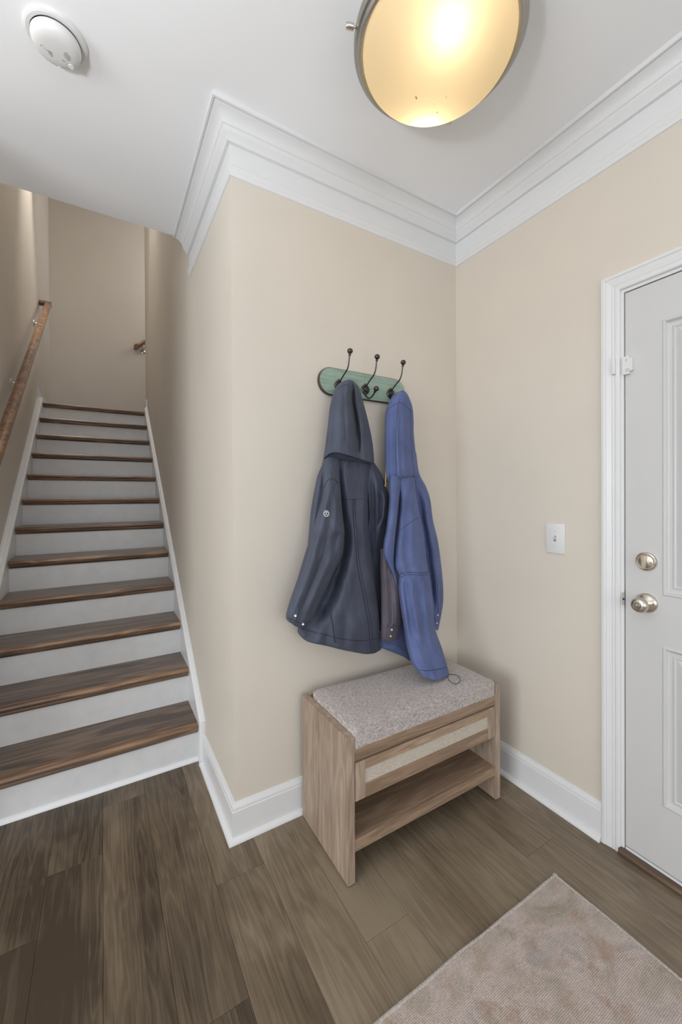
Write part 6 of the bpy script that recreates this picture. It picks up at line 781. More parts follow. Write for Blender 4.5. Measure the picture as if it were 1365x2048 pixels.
  [[(0.6704,-0.115,1.4067),(0.6738,-0.1047,1.4068),(0.6772,-0.101,1.4068),(0.6805,-0.0986,1.4069),(0.684,-0.0969,1.407),(0.6874,-0.0958,1.4071),(0.6908,-0.0952,1.4072),(0.6942,-0.095,1.4072),(0.6976,-0.0952,1.4073),(0.7011,-0.0958,1.4074),(0.7045,-0.0969,1.4075),(0.708,-0.0986,1.4076),(0.7114,-0.101,1.4076),(0.7149,-0.1047,1.4077),(0.7184,-0.115,1.4078)],[(0.6607,-0.12,1.3578),(0.6648,-0.1097,1.3584),(0.669,-0.106,1.3591),(0.6732,-0.1036,1.3598),(0.6774,-0.1019,1.3604),(0.6816,-0.1008,1.3611),(0.6858,-0.1002,1.3618),(0.69,-0.1,1.3625),(0.6942,-0.1002,1.3631),(0.6984,-0.1008,1.3638),(0.7027,-0.1019,1.3645),(0.707,-0.1036,1.3652),(0.7112,-0.106,1.3659),(0.7155,-0.1097,1.3666),(0.7198,-0.12,1.3673)],[(0.6571,-0.124,1.2785),(0.6607,-0.1137,1.2785),(0.6642,-0.11,1.2784),(0.6678,-0.1076,1.2784),(0.6714,-0.1059,1.2783),(0.6749,-0.1048,1.2783),(0.6785,-0.1042,1.2782),(0.6821,-0.104,1.2782),(0.6857,-0.1042,1.2781),(0.6893,-0.1048,1.2781),(0.693,-0.1059,1.278),(0.6966,-0.1076,1.278),(0.7002,-0.11,1.2779),(0.7038,-0.1137,1.2779),(0.7075,-0.124,1.2778)],[(0.64,-0.124,1.165),(0.6436,-0.1137,1.1648),(0.6472,-0.11,1.1647),(0.6509,-0.1076,1.1645),(0.6545,-0.1059,1.1643),(0.6582,-0.1048,1.1642),(0.6618,-0.1042,1.164),(0.6655,-0.104,1.1638),(0.6691,-0.1042,1.1636),(0.6728,-0.1048,1.1635),(0.6765,-0.1059,1.1633),(0.6802,-0.1076,1.1631),(0.6839,-0.11,1.1629),(0.6876,-0.1137,1.1628),(0.6913,-0.124,1.1626)],[(0.6261,-0.124,1.1112),(0.6302,-0.1137,1.1109),(0.6342,-0.11,1.1107),(0.6383,-0.1076,1.1104),(0.6424,-0.1059,1.1101),(0.6465,-0.1048,1.1099),(0.6507,-0.1042,1.1096),(0.6548,-0.104,1.1094),(0.6589,-0.1042,1.1091),(0.6631,-0.1048,1.1088),(0.6672,-0.1059,1.1086),(0.6714,-0.1076,1.1083),(0.6756,-0.11,1.108),(0.6798,-0.1137,1.1078),(0.684,-0.124,1.1075)],[(0.6246,-0.122,1.0609),(0.6286,-0.1117,1.0603),(0.6325,-0.108,1.0596),(0.6365,-0.1056,1.059),(0.6405,-0.1039,1.0584),(0.6445,-0.1028,1.0578),(0.6486,-0.1022,1.0571),(0.6526,-0.102,1.0565),(0.6566,-0.1022,1.0559),(0.6607,-0.1028,1.0552),(0.6647,-0.1039,1.0546),(0.6688,-0.1056,1.054),(0.6729,-0.108,1.0533),(0.6769,-0.1117,1.0527),(0.681,-0.122,1.052)],[(0.6492,-0.118,1.0144),(0.6518,-0.1077,1.0136),(0.6543,-0.104,1.0127),(0.6569,-0.1016,1.0118),(0.6595,-0.0999,1.011),(0.662,-0.0988,1.0101),(0.6646,-0.0982,1.0092),(0.6672,-0.098,1.0084),(0.6697,-0.0982,1.0075),(0.6723,-0.0988,1.0066),(0.6749,-0.0999,1.0058),(0.6775,-0.1016,1.0049),(0.6801,-0.104,1.004),(0.6827,-0.1077,1.0031),(0.6853,-0.118,1.0022)],[(0.6798,-0.114,0.9621),(0.6812,-0.1037,0.9613),(0.6826,-0.1,0.9605),(0.684,-0.0976,0.9597),(0.6854,-0.0959,0.9589),(0.6868,-0.0948,0.9582),(0.6882,-0.0942,0.9574),(0.6896,-0.094,0.9566),(0.691,-0.0942,0.9558),(0.6924,-0.0948,0.955),(0.6939,-0.0959,0.9542),(0.6953,-0.0976,0.9534),(0.6967,-0.1,0.9526),(0.6981,-0.1037,0.9519),(0.6995,-0.114,0.9511)],[(0.7024,-0.11,0.9006),(0.7034,-0.0997,0.8999),(0.7044,-0.096,0.8991),(0.7055,-0.0936,0.8983),(0.7065,-0.0919,0.8976),(0.7075,-0.0908,0.8968),(0.7085,-0.0902,0.896),(0.7095,-0.09,0.8953),(0.7105,-0.0902,0.8945),(0.7115,-0.0908,0.8937),(0.7126,-0.0919,0.893),(0.7136,-0.0936,0.8922),(0.7146,-0.096,0.8914),(0.7156,-0.0997,0.8907),(0.7166,-0.11,0.8899)]]),
 'shaded_left_sleeve': ([[(0.6372,-0.098,1.0792),(0.6357,-0.1021,1.0794),(0.6362,-0.1036,1.0792),(0.637,-0.1046,1.079),(0.6381,-0.1052,1.0786),(0.6393,-0.1057,1.0783),(0.6407,-0.1059,1.0779),(0.6422,-0.106,1.0775),(0.6438,-0.1059,1.077),(0.6456,-0.1057,1.0766),(0.6475,-0.1052,1.0761),(0.6496,-0.1046,1.0755),(0.6519,-0.1036,1.0749),(0.6546,-0.1021,1.0743),(0.6593,-0.098,1.0731)],[(0.6329,-0.098,1.0485),(0.6283,-0.1093,1.0495),(0.629,-0.1134,1.0492),(0.6308,-0.1161,1.0486),(0.6333,-0.1179,1.0478),(0.6361,-0.1191,1.0469),(0.6394,-0.1198,1.046),(0.6431,-0.12,1.0449),(0.647,-0.1198,1.0438),(0.6514,-0.1191,1.0426),(0.6562,-0.1179,1.0412),(0.6614,-0.1161,1.0398),(0.6673,-0.1134,1.0381),(0.6744,-0.1093,1.0362),(0.6871,-0.098,1.0329)],[(0.6299,-0.096,0.9865),(0.6244,-0.1108,0.9885),(0.6253,-0.1169,0.9886),(0.627,-0.1219,0.9884),(0.6299,-0.1253,0.9879),(0.6345,-0.1263,0.9868),(0.6405,-0.1256,0.9853),(0.6467,-0.1247,0.9838),(0.6528,-0.1239,0.9823),(0.6591,-0.1229,0.9807),(0.6658,-0.1213,0.979),(0.6732,-0.119,0.9771),(0.6814,-0.1156,0.9749),(0.6911,-0.1104,0.9723),(0.7082,-0.096,0.9675)],[(0.6303,-0.095,0.9198),(0.6242,-0.1126,0.9232),(0.6259,-0.1197,0.9237),(0.6276,-0.1268,0.9242),(0.6308,-0.1317,0.9241),(0.6386,-0.1307,0.9224),(0.648,-0.1275,0.92),(0.6576,-0.1243,0.9177),(0.6641,-0.1251,0.9164),(0.6696,-0.1271,0.9155),(0.6764,-0.1276,0.9141),(0.6842,-0.1268,0.9124),(0.6955,-0.1217,0.9095),(0.7096,-0.1133,0.9055),(0.7317,-0.095,0.8987)],[(0.6298,-0.095,0.8422),(0.6239,-0.1138,0.847),(0.6256,-0.1221,0.8483),(0.6277,-0.1298,0.8494),(0.6334,-0.1328,0.849),(0.6429,-0.1308,0.8469),(0.654,-0.1269,0.8441),(0.6633,-0.1254,0.8422),(0.6684,-0.1292,0.842),(0.6745,-0.1318,0.8414),(0.6813,-0.1335,0.8405),(0.6942,-0.1276,0.8371),(0.7082,-0.1205,0.8332),(0.7222,-0.1135,0.8293),(0.7459,-0.095,0.8214)],[(0.6294,-0.095,0.7602),(0.6244,-0.1125,0.7657),(0.6276,-0.1189,0.7668),(0.6313,-0.1245,0.7677),(0.6347,-0.1306,0.7688),(0.6427,-0.1306,0.7675),(0.653,-0.1276,0.765),(0.6646,-0.123,0.7619),(0.6693,-0.1274,0.7623),(0.6749,-0.1306,0.7622),(0.6825,-0.1315,0.7612),(0.6965,-0.1242,0.757),(0.7091,-0.1188,0.7535),(0.7226,-0.1125,0.7496),(0.7454,-0.095,0.7412)],[(0.6292,-0.095,0.7358),(0.6244,-0.1115,0.7417),(0.6274,-0.1174,0.7433),(0.6319,-0.1213,0.7441),(0.6373,-0.1238,0.7443),(0.6447,-0.1239,0.7435),(0.6519,-0.1243,0.7429),(0.6574,-0.1268,0.7431),(0.665,-0.1267,0.7423),(0.6734,-0.1257,0.741),(0.6824,-0.1239,0.7395),(0.6921,-0.1213,0.7376),(0.7029,-0.1174,0.7352),(0.7154,-0.1115,0.732),(0.7366,-0.095,0.7244)],[(0.6269,-0.098,0.7282),(0.6219,-0.1145,0.7342),(0.6247,-0.1204,0.7358),(0.629,-0.1243,0.7366),(0.6342,-0.1269,0.7369),(0.64,-0.1287,0.7369),(0.6465,-0.1297,0.7365),(0.6535,-0.13,0.7359),(0.6611,-0.1297,0.7349),(0.6692,-0.1287,0.7337),(0.6779,-0.1269,0.7322),(0.6874,-0.1243,0.7303),(0.698,-0.1204,0.7279),(0.7102,-0.1145,0.7247),(0.7312,-0.098,0.717)],[(0.6267,-0.098,0.6795),(0.6235,-0.1104,0.6823),(0.6261,-0.1148,0.6813),(0.6298,-0.1177,0.6797),(0.6342,-0.1197,0.6777),(0.6392,-0.121,0.6757),(0.6447,-0.1218,0.6739),(0.6506,-0.122,0.6724),(0.6569,-0.1218,0.6714),(0.6636,-0.121,0.6707),(0.6709,-0.1197,0.6701),(0.6787,-0.1177,0.6694),(0.6874,-0.1148,0.6683),(0.6973,-0.1104,0.6666),(0.7135,-0.098,0.661)]],
  [[(0.6372,-0.098,1.0792),(0.6388,-0.0825,1.0787),(0.6403,-0.077,1.0783),(0.6419,-0.0734,1.0779),(0.6435,-0.0709,1.0775),(0.6451,-0.0693,1.077),(0.6466,-0.0683,1.0766),(0.6482,-0.068,1.0762),(0.6498,-0.0683,1.0757),(0.6514,-0.0693,1.0753),(0.6529,-0.0709,1.0749),(0.6545,-0.0734,1.0744),(0.6561,-0.077,1.074),(0.6577,-0.0825,1.0736),(0.6593,-0.098,1.0731)],[(0.6329,-0.098,1.0485),(0.6367,-0.0825,1.0474),(0.6405,-0.077,1.0463),(0.6444,-0.0734,1.0452),(0.6482,-0.0709,1.0441),(0.6521,-0.0693,1.043),(0.6559,-0.0683,1.0419),(0.6598,-0.068,1.0407),(0.6637,-0.0683,1.0396),(0.6676,-0.0693,1.0385),(0.6714,-0.0709,1.0374),(0.6754,-0.0734,1.0363),(0.6793,-0.077,1.0351),(0.6832,-0.0825,1.034),(0.6871,-0.098,1.0329)],[(0.6299,-0.096,0.9865),(0.6354,-0.0805,0.9851),(0.6409,-0.075,0.9838),(0.6464,-0.0714,0.9825),(0.6519,-0.0689,0.9811),(0.6575,-0.0673,0.9798),(0.6631,-0.0663,0.9784),(0.6686,-0.066,0.9771),(0.6742,-0.0663,0.9757),(0.6799,-0.0673,0.9743),(0.6855,-0.0689,0.973),(0.6912,-0.0714,0.9716),(0.6968,-0.075,0.9702),(0.7025,-0.0805,0.9688),(0.7082,-0.096,0.9675)],[(0.6303,-0.095,0.9198),(0.6373,-0.0795,0.9183),(0.6444,-0.074,0.9169),(0.6515,-0.0704,0.9154),(0.6587,-0.0679,0.9139),(0.6658,-0.0663,0.9124),(0.673,-0.0653,0.9109),(0.6803,-0.065,0.9094),(0.6875,-0.0653,0.9079),(0.6948,-0.0663,0.9064),(0.7021,-0.0679,0.9049),(0.7095,-0.0704,0.9034),(0.7169,-0.074,0.9018),(0.7243,-0.0795,0.9003),(0.7317,-0.095,0.8987)],[(0.6298,-0.095,0.8422),(0.6379,-0.0795,0.8408),(0.6459,-0.074,0.8393),(0.6541,-0.0704,0.8379),(0.6622,-0.0679,0.8364),(0.6704,-0.0663,0.835),(0.6786,-0.0653,0.8335),(0.6869,-0.065,0.832),(0.6952,-0.0653,0.8305),(0.7035,-0.0663,0.829),(0.7119,-0.0679,0.8275),(0.7204,-0.0704,0.826),(0.7288,-0.074,0.8245),(0.7373,-0.0795,0.823),(0.7459,-0.095,0.8214)],[(0.6294,-0.095,0.7602),(0.6374,-0.0795,0.7589),(0.6455,-0.074,0.7576),(0.6536,-0.0704,0.7563),(0.6617,-0.0679,0.7549),(0.6699,-0.0663,0.7536),(0.6782,-0.0653,0.7522),(0.6864,-0.065,0.7509),(0.6947,-0.0653,0.7495),(0.7031,-0.0663,0.7482),(0.7115,-0.0679,0.7468),(0.7199,-0.0704,0.7454),(0.7284,-0.074,0.744),(0.7369,-0.0795,0.7426),(0.7454,-0.095,0.7412)],[(0.6292,-0.095,0.7358),(0.6367,-0.0795,0.7351),(0.6442,-0.074,0.7343),(0.6517,-0.0704,0.7335),(0.6592,-0.0679,0.7326),(0.6668,-0.0663,0.7318),(0.6744,-0.0653,0.731),(0.6821,-0.065,0.7302),(0.6898,-0.0653,0.7294),(0.6975,-0.0663,0.7286),(0.7052,-0.0679,0.7277),(0.713,-0.0704,0.7269),(0.7208,-0.074,0.7261),(0.7287,-0.0795,0.7252),(0.7366,-0.095,0.7244)],[(0.6269,-0.098,0.7282),(0.6342,-0.0825,0.7274),(0.6415,-0.077,0.7266),(0.6488,-0.0734,0.7259),(0.6561,-0.0709,0.7251),(0.6635,-0.0693,0.7243),(0.6709,-0.0683,0.7235),(0.6783,-0.068,0.7227),(0.6857,-0.0683,0.7219),(0.6932,-0.0693,0.7211),(0.7008,-0.0709,0.7203),(0.7083,-0.0734,0.7195),(0.7159,-0.077,0.7186),(0.7235,-0.0825,0.7178),(0.7312,-0.098,0.717)],[(0.6267,-0.098,0.6795),(0.6326,-0.0825,0.6768),(0.6386,-0.077,0.6738),(0.6446,-0.0734,0.6708),(0.6506,-0.0709,0.6679),(0.6566,-0.0693,0.6653),(0.6628,-0.0683,0.6631),(0.6691,-0.068,0.6615),(0.6752,-0.0683,0.6606),(0.6815,-0.0693,0.6602),(0.6878,-0.0709,0.6602),(0.6942,-0.0734,0.6604),(0.7006,-0.077,0.6607),(0.7071,-0.0825,0.6609),(0.7135,-0.098,0.661)]]),
 'blue_right_sleeve': ([[(0.8543,-0.05,1.5221),(0.8505,-0.0562,1.5213),(0.8501,-0.0584,1.521),(0.8504,-0.0598,1.5209),(0.8511,-0.0608,1.5208),(0.8521,-0.0615,1.5208),(0.8533,-0.0619,1.5209),(0.8548,-0.062,1.5209),(0.8565,-0.0619,1.521),(0.8584,-0.0615,1.5212),(0.8605,-0.0608,1.5213),(0.8629,-0.0598,1.5215),(0.8658,-0.0584,1.5218),(0.8693,-0.0562,1.5222),(0.8763,-0.05,1.5232)],[(0.8538,-0.05,1.426),(0.8477,-0.0603,1.4252),(0.8474,-0.064,1.4248),(0.8482,-0.0664,1.4245),(0.8496,-0.0681,1.4243),(0.8516,-0.0692,1.4241),(0.8539,-0.0698,1.424),(0.8566,-0.07,1.4239),(0.8597,-0.0698,1.4238),(0.8631,-0.0692,1.4237),(0.867,-0.0681,1.4237),(0.8714,-0.0664,1.4237),(0.8765,-0.064,1.4238),(0.8827,-0.0603,1.424),(0.8949,-0.05,1.4247)],[(0.8597,-0.05,1.3541),(0.8536,-0.0634,1.3539),(0.8549,-0.0682,1.354),(0.8577,-0.0713,1.3541),(0.8614,-0.0735,1.3542),(0.8657,-0.0749,1.3544),(0.8706,-0.0757,1.3546),(0.876,-0.076,1.3548),(0.8818,-0.0757,1.355),(0.8882,-0.0749,1.3553),(0.8952,-0.0735,1.3555),(0.9029,-0.0713,1.3558),(0.9115,-0.0682,1.3561),(0.9216,-0.0634,1.3565),(0.9398,-0.05,1.3571)],[(0.8688,-0.05,1.289),(0.8655,-0.0615,1.2893),(0.872,-0.0619,1.2894),(0.8811,-0.0595,1.2895),(0.8881,-0.0593,1.2896),(0.8906,-0.0642,1.2898),(0.891,-0.0714,1.29),(0.8922,-0.0778,1.2902),(0.8951,-0.0822,1.2903),(0.9017,-0.0825,1.2905),(0.9122,-0.0787,1.2905),(0.9223,-0.0754,1.2906),(0.9319,-0.0727,1.2906),(0.9456,-0.0656,1.2906),(0.9675,-0.05,1.2905)],[(0.8905,-0.05,1.1966),(0.8871,-0.0611,1.1972),(0.895,-0.0595,1.1969),(0.9061,-0.0543,1.1963),(0.9138,-0.0531,1.1959),(0.9143,-0.0598,1.1962),(0.9113,-0.0702,1.1968),(0.9094,-0.0793,1.1973),(0.9101,-0.0856,1.1976),(0.916,-0.0863,1.1975),(0.9269,-0.0816,1.1969),(0.937,-0.0779,1.1963),(0.9463,-0.0751,1.1959),(0.9607,-0.067,1.195),(0.9837,-0.05,1.1934)],[(0.9091,-0.05,1.0862),(0.9067,-0.061,1.0874),(0.9171,-0.058,1.0864),(0.9312,-0.0509,1.0849),(0.9407,-0.049,1.0841),(0.941,-0.057,1.0848),(0.9368,-0.0698,1.0863),(0.9338,-0.0811,1.0876),(0.9339,-0.0891,1.0884),(0.9406,-0.0901,1.088),(0.9536,-0.0846,1.0867),(0.9654,-0.0804,1.0855),(0.9759,-0.0776,1.0846),(0.9926,-0.0684,1.0827),(1.0186,-0.05,1.0793)],[(0.9324,-0.052,0.9303),(0.929,-0.064,0.9326),(0.9391,-0.0614,0.9311),(0.9533,-0.0546,0.9285),(0.9627,-0.0528,0.9273),(0.9629,-0.0609,0.9286),(0.9584,-0.0738,0.9311),(0.9553,-0.0851,0.9333),(0.9554,-0.0931,0.9346),(0.9622,-0.0941,0.9341),(0.9755,-0.0884,0.9318),(0.9876,-0.084,0.9298),(0.9985,-0.081,0.9282),(1.0159,-0.0714,0.9248),(1.0433,-0.052,0.9188)],[(0.9478,-0.056,0.8259),(0.9424,-0.0691,0.8285),(0.9501,-0.0683,0.8264),(0.9615,-0.0636,0.8231),(0.9693,-0.0628,0.821),(0.9697,-0.0696,0.8215),(0.9667,-0.0801,0.8232),(0.965,-0.089,0.8245),(0.9664,-0.0947,0.8246),(0.9729,-0.0952,0.823),(0.9843,-0.0907,0.8197),(0.9952,-0.0868,0.8165),(1.0056,-0.0834,0.8135),(1.0212,-0.0749,0.8087),(1.0473,-0.056,0.8003)],[(0.9634,-0.06,0.7383),(0.9533,-0.0755,0.7431),(0.9526,-0.081,0.7441),(0.9537,-0.0846,0.7443),(0.9559,-0.0871,0.744),(0.9589,-0.0887,0.7435),(0.9626,-0.0897,0.7426),(0.9669,-0.09,0.7415),(0.9718,-0.0897,0.7402),(0.9773,-0.0887,0.7386),(0.9835,-0.0871,0.7367),(0.9906,-0.0846,0.7344),(0.9989,-0.081,0.7317),(1.009,-0.0755,0.7282),(1.0291,-0.06,0.7208)],[(0.9764,-0.06,0.6744),(0.968,-0.0703,0.6761),(0.9658,-0.074,0.6748),(0.9649,-0.0764,0.6728),(0.9647,-0.0781,0.6706),(0.965,-0.0792,0.6682),(0.9659,-0.0798,0.6657),(0.9671,-0.08,0.6632),(0.9689,-0.0798,0.6608),(0.9711,-0.0792,0.6585),(0.9752,-0.0781,0.6554),(0.9801,-0.0764,0.6529),(0.9859,-0.074,0.6506),(0.993,-0.0703,0.6478),(1.0065,-0.06,0.6418)]],
  [[(0.8543,-0.05,1.5221),(0.8559,-0.0397,1.5221),(0.8574,-0.036,1.5222),(0.859,-0.0336,1.5223),(0.8606,-0.0319,1.5224),(0.8622,-0.0308,1.5225),(0.8637,-0.0302,1.5225),(0.8653,-0.03,1.5226),(0.8669,-0.0302,1.5227),(0.8684,-0.0308,1.5228),(0.87,-0.0319,1.5229),(0.8716,-0.0336,1.5229),(0.8732,-0.036,1.523),(0.8748,-0.0397,1.5231),(0.8763,-0.05,1.5232)],[(0.8538,-0.05,1.426),(0.8567,-0.0397,1.426),(0.8596,-0.036,1.4259),(0.8625,-0.0336,1.4258),(0.8654,-0.0319,1.4257),(0.8684,-0.0308,1.4256),(0.8713,-0.0302,1.4255),(0.8742,-0.03,1.4254),(0.8772,-0.0302,1.4253),(0.8801,-0.0308,1.4252),(0.8831,-0.0319,1.4251),(0.886,-0.0336,1.425),(0.889,-0.036,1.4249),(0.8919,-0.0397,1.4248),(0.8949,-0.05,1.4247)],[(0.8597,-0.05,1.3541),(0.8653,-0.0397,1.3543),(0.8709,-0.036,1.3545),(0.8766,-0.0336,1.3547),(0.8822,-0.0319,1.3549),(0.8879,-0.0308,1.3551),(0.8936,-0.0302,1.3553),(0.8993,-0.03,1.3556),(0.9051,-0.0302,1.3558),(0.9108,-0.0308,1.356),(0.9166,-0.0319,1.3562),(0.9224,-0.0336,1.3564),(0.9282,-0.036,1.3566),(0.934,-0.0397,1.3569),(0.9398,-0.05,1.3571)],[(0.8688,-0.05,1.289),(0.8756,-0.0397,1.2891),(0.8826,-0.036,1.2892),(0.8895,-0.0336,1.2893),(0.8964,-0.0319,1.2894),(0.9034,-0.0308,1.2895),(0.9105,-0.0302,1.2896),(0.9175,-0.03,1.2897),(0.9246,-0.0302,1.2899),(0.9316,-0.0308,1.29),(0.9388,-0.0319,1.2901),(0.9459,-0.0336,1.2902),(0.9531,-0.036,1.2903),(0.9603,-0.0397,1.2904),(0.9675,-0.05,1.2905)],[(0.8905,-0.05,1.1966),(0.897,-0.0397,1.1964),(0.9035,-0.036,1.1962),(0.9101,-0.0336,1.1959),(0.9166,-0.0319,1.1957),(0.9232,-0.0308,1.1955),(0.9299,-0.0302,1.1952),(0.9365,-0.03,1.195),(0.9432,-0.0302,1.1948),(0.9499,-0.0308,1.1946),(0.9566,-0.0319,1.1943),(0.9633,-0.0336,1.1941),(0.9701,-0.036,1.1939),(0.9769,-0.0397,1.1936),(0.9837,-0.05,1.1934)],[(0.9091,-0.05,1.0862),(0.9167,-0.0397,1.0857),(0.9244,-0.036,1.0852),(0.9321,-0.0336,1.0847),(0.9398,-0.0319,1.0842),(0.9475,-0.0308,1.0837),(0.9553,-0.0302,1.0833),(0.9631,-0.03,1.0828),(0.9709,-0.0302,1.0823),(0.9788,-0.0308,1.0818),(0.9867,-0.0319,1.0813),(0.9946,-0.0336,1.0808),(1.0026,-0.036,1.0803),(1.0106,-0.0397,1.0798),(1.0186,-0.05,1.0793)],[(0.9324,-0.052,0.9303),(0.9401,-0.0417,0.9295),(0.9479,-0.038,0.9287),(0.9557,-0.0356,0.9279),(0.9635,-0.0339,0.9271),(0.9713,-0.0328,0.9262),(0.9792,-0.0322,0.9254),(0.9871,-0.032,0.9246),(0.995,-0.0322,0.9238),(1.0029,-0.0328,0.923),(1.0109,-0.0339,0.9221),(1.019,-0.0356,0.9213),(1.027,-0.038,0.9205),(1.0351,-0.0417,0.9196),(1.0433,-0.052,0.9188)],[(0.9478,-0.056,0.8259),(0.9548,-0.0457,0.8241),(0.9617,-0.042,0.8224),(0.9687,-0.0396,0.8206),(0.9757,-0.0379,0.8187),(0.9828,-0.0368,0.8169),(0.9898,-0.0362,0.8151),(0.9969,-0.036,0.8133),(1.004,-0.0362,0.8115),(1.0112,-0.0368,0.8096),(1.0184,-0.0379,0.8078),(1.0255,-0.0396,0.8059),(1.0328,-0.042,0.8041),(1.04,-0.0457,0.8022),(1.0473,-0.056,0.8003)],[(0.9634,-0.06,0.7383),(0.968,-0.0497,0.7371),(0.9727,-0.046,0.7358),(0.9773,-0.0436,0.7346),(0.982,-0.0419,0.7334),(0.9866,-0.0408,0.7321),(0.9913,-0.0402,0.7309),(0.996,-0.04,0.7296),(1.0007,-0.0402,0.7284),(1.0054,-0.0408,0.7271),(1.0101,-0.0419,0.7258),(1.0148,-0.0436,0.7246),(1.0196,-0.046,0.7233),(1.0243,-0.0497,0.722),(1.0291,-0.06,0.7208)],[(0.9764,-0.06,0.6744),(0.9778,-0.0497,0.6716),(0.9792,-0.046,0.6686),(0.9807,-0.0436,0.6656),(0.9821,-0.0419,0.6626),(0.9835,-0.0408,0.6597),(0.9849,-0.0402,0.6568),(0.9864,-0.04,0.6542),(0.988,-0.0402,0.6519),(0.9896,-0.0408,0.6498),(0.9927,-0.0419,0.6472),(0.996,-0.0436,0.6454),(0.9995,-0.046,0.6442),(1.003,-0.0497,0.6432),(1.0065,-0.06,0.6418)]]),
 'blue_hem': ([[(0.6516,-0.065,0.7623),(0.658,-0.0702,0.7626),(0.6668,-0.072,0.7616),(0.6762,-0.0732,0.7604),(0.6859,-0.074,0.7591),(0.6958,-0.0746,0.7577),(0.706,-0.0749,0.7561),(0.7165,-0.075,0.7545),(0.7271,-0.0749,0.7527),(0.738,-0.0746,0.7509),(0.7492,-0.074,0.749),(0.7606,-0.0732,0.747),(0.7724,-0.072,0.7448),(0.7849,-0.0702,0.7423),(0.8002,-0.065,0.7385)],[(0.6488,-0.068,0.664),(0.6543,-0.0762,0.6651),(0.6641,-0.0792,0.6638),(0.6749,-0.0811,0.6621),(0.6863,-0.0825,0.6601),(0.6979,-0.0833,0.6579),(0.7095,-0.0838,0.6554),(0.7207,-0.084,0.6528),(0.7315,-0.0838,0.6499),(0.7415,-0.0833,0.6468),(0.7561,-0.0825,0.6412),(0.7689,-0.0811,0.6347),(0.7802,-0.0792,0.6278),(0.7919,-0.0762,0.6203),(0.8091,-0.068,0.6102)],[(0.6472,-0.07,0.6468),(0.6531,-0.0803,0.6487),(0.6638,-0.084,0.6477),(0.676,-0.0864,0.6451),(0.6883,-0.0881,0.6412),(0.7003,-0.0892,0.637),(0.7132,-0.0898,0.6316),(0.727,-0.09,0.6243),(0.74,-0.0898,0.6152),(0.7505,-0.0892,0.6064),(0.7617,-0.0881,0.596),(0.7735,-0.0864,0.5844),(0.7861,-0.084,0.572),(0.7998,-0.0803,0.5588),(0.8193,-0.07,0.5425)],[(0.6471,-0.07,0.6288),(0.6519,-0.0803,0.6308),(0.6615,-0.084,0.6299),(0.6727,-0.0864,0.6274),(0.6835,-0.0881,0.6239),(0.6942,-0.0892,0.6201),(0.706,-0.0898,0.615),(0.719,-0.09,0.6079),(0.7306,-0.0898,0.6),(0.7408,-0.0892,0.5921),(0.7519,-0.0881,0.5828),(0.7639,-0.0864,0.5726),(0.7767,-0.084,0.5616),(0.7906,-0.0803,0.5499),(0.8101,-0.07,0.535)]],
  [[(0.6516,-0.065,0.7623),(0.6618,-0.0573,0.7606),(0.6721,-0.0545,0.759),(0.6824,-0.0527,0.7573),(0.6928,-0.0514,0.7557),(0.7033,-0.0506,0.754),(0.7138,-0.0502,0.7523),(0.7244,-0.05,0.7506),(0.735,-0.0502,0.7489),(0.7457,-0.0506,0.7472),(0.7565,-0.0514,0.7455),(0.7673,-0.0527,0.7438),(0.7782,-0.0545,0.742),(0.7892,-0.0573,0.7403),(0.8002,-0.065,0.7385)],[(0.6488,-0.068,0.664),(0.6604,-0.0603,0.6614),(0.6725,-0.0575,0.6588),(0.685,-0.0557,0.6562),(0.6975,-0.0544,0.6536),(0.7099,-0.0536,0.6509),(0.722,-0.0532,0.6482),(0.7335,-0.053,0.6455),(0.7442,-0.0532,0.6427),(0.7539,-0.0536,0.6398),(0.768,-0.0544,0.6345),(0.7798,-0.0557,0.6285),(0.7896,-0.0575,0.6225),(0.7989,-0.0603,0.6163),(0.8091,-0.068,0.6102)],[(0.6472,-0.07,0.6468),(0.6608,-0.0623,0.644),(0.6744,-0.0595,0.6412),(0.6886,-0.0577,0.6375),(0.7023,-0.0564,0.6328),(0.7153,-0.0556,0.628),(0.729,-0.0552,0.6222),(0.743,-0.055,0.6147),(0.7561,-0.0552,0.6056),(0.7662,-0.0556,0.597),(0.7766,-0.0564,0.587),(0.7872,-0.0577,0.5761),(0.7978,-0.0595,0.5648),(0.8086,-0.0623,0.5535),(0.8193,-0.07,0.5425)],[(0.6471,-0.07,0.6288),(0.6596,-0.0623,0.626),(0.672,-0.0595,0.6233),(0.6852,-0.0577,0.6196),(0.6974,-0.0564,0.6152),(0.7092,-0.0556,0.6108),(0.7216,-0.0552,0.6054),(0.735,-0.055,0.5981),(0.7465,-0.0552,0.5902),(0.7564,-0.0556,0.5825),(0.7667,-0.0564,0.5737),(0.7774,-0.0577,0.5642),(0.7883,-0.0595,0.5544),(0.7993,-0.0623,0.5445),(0.8101,-0.07,0.535)]]),
}

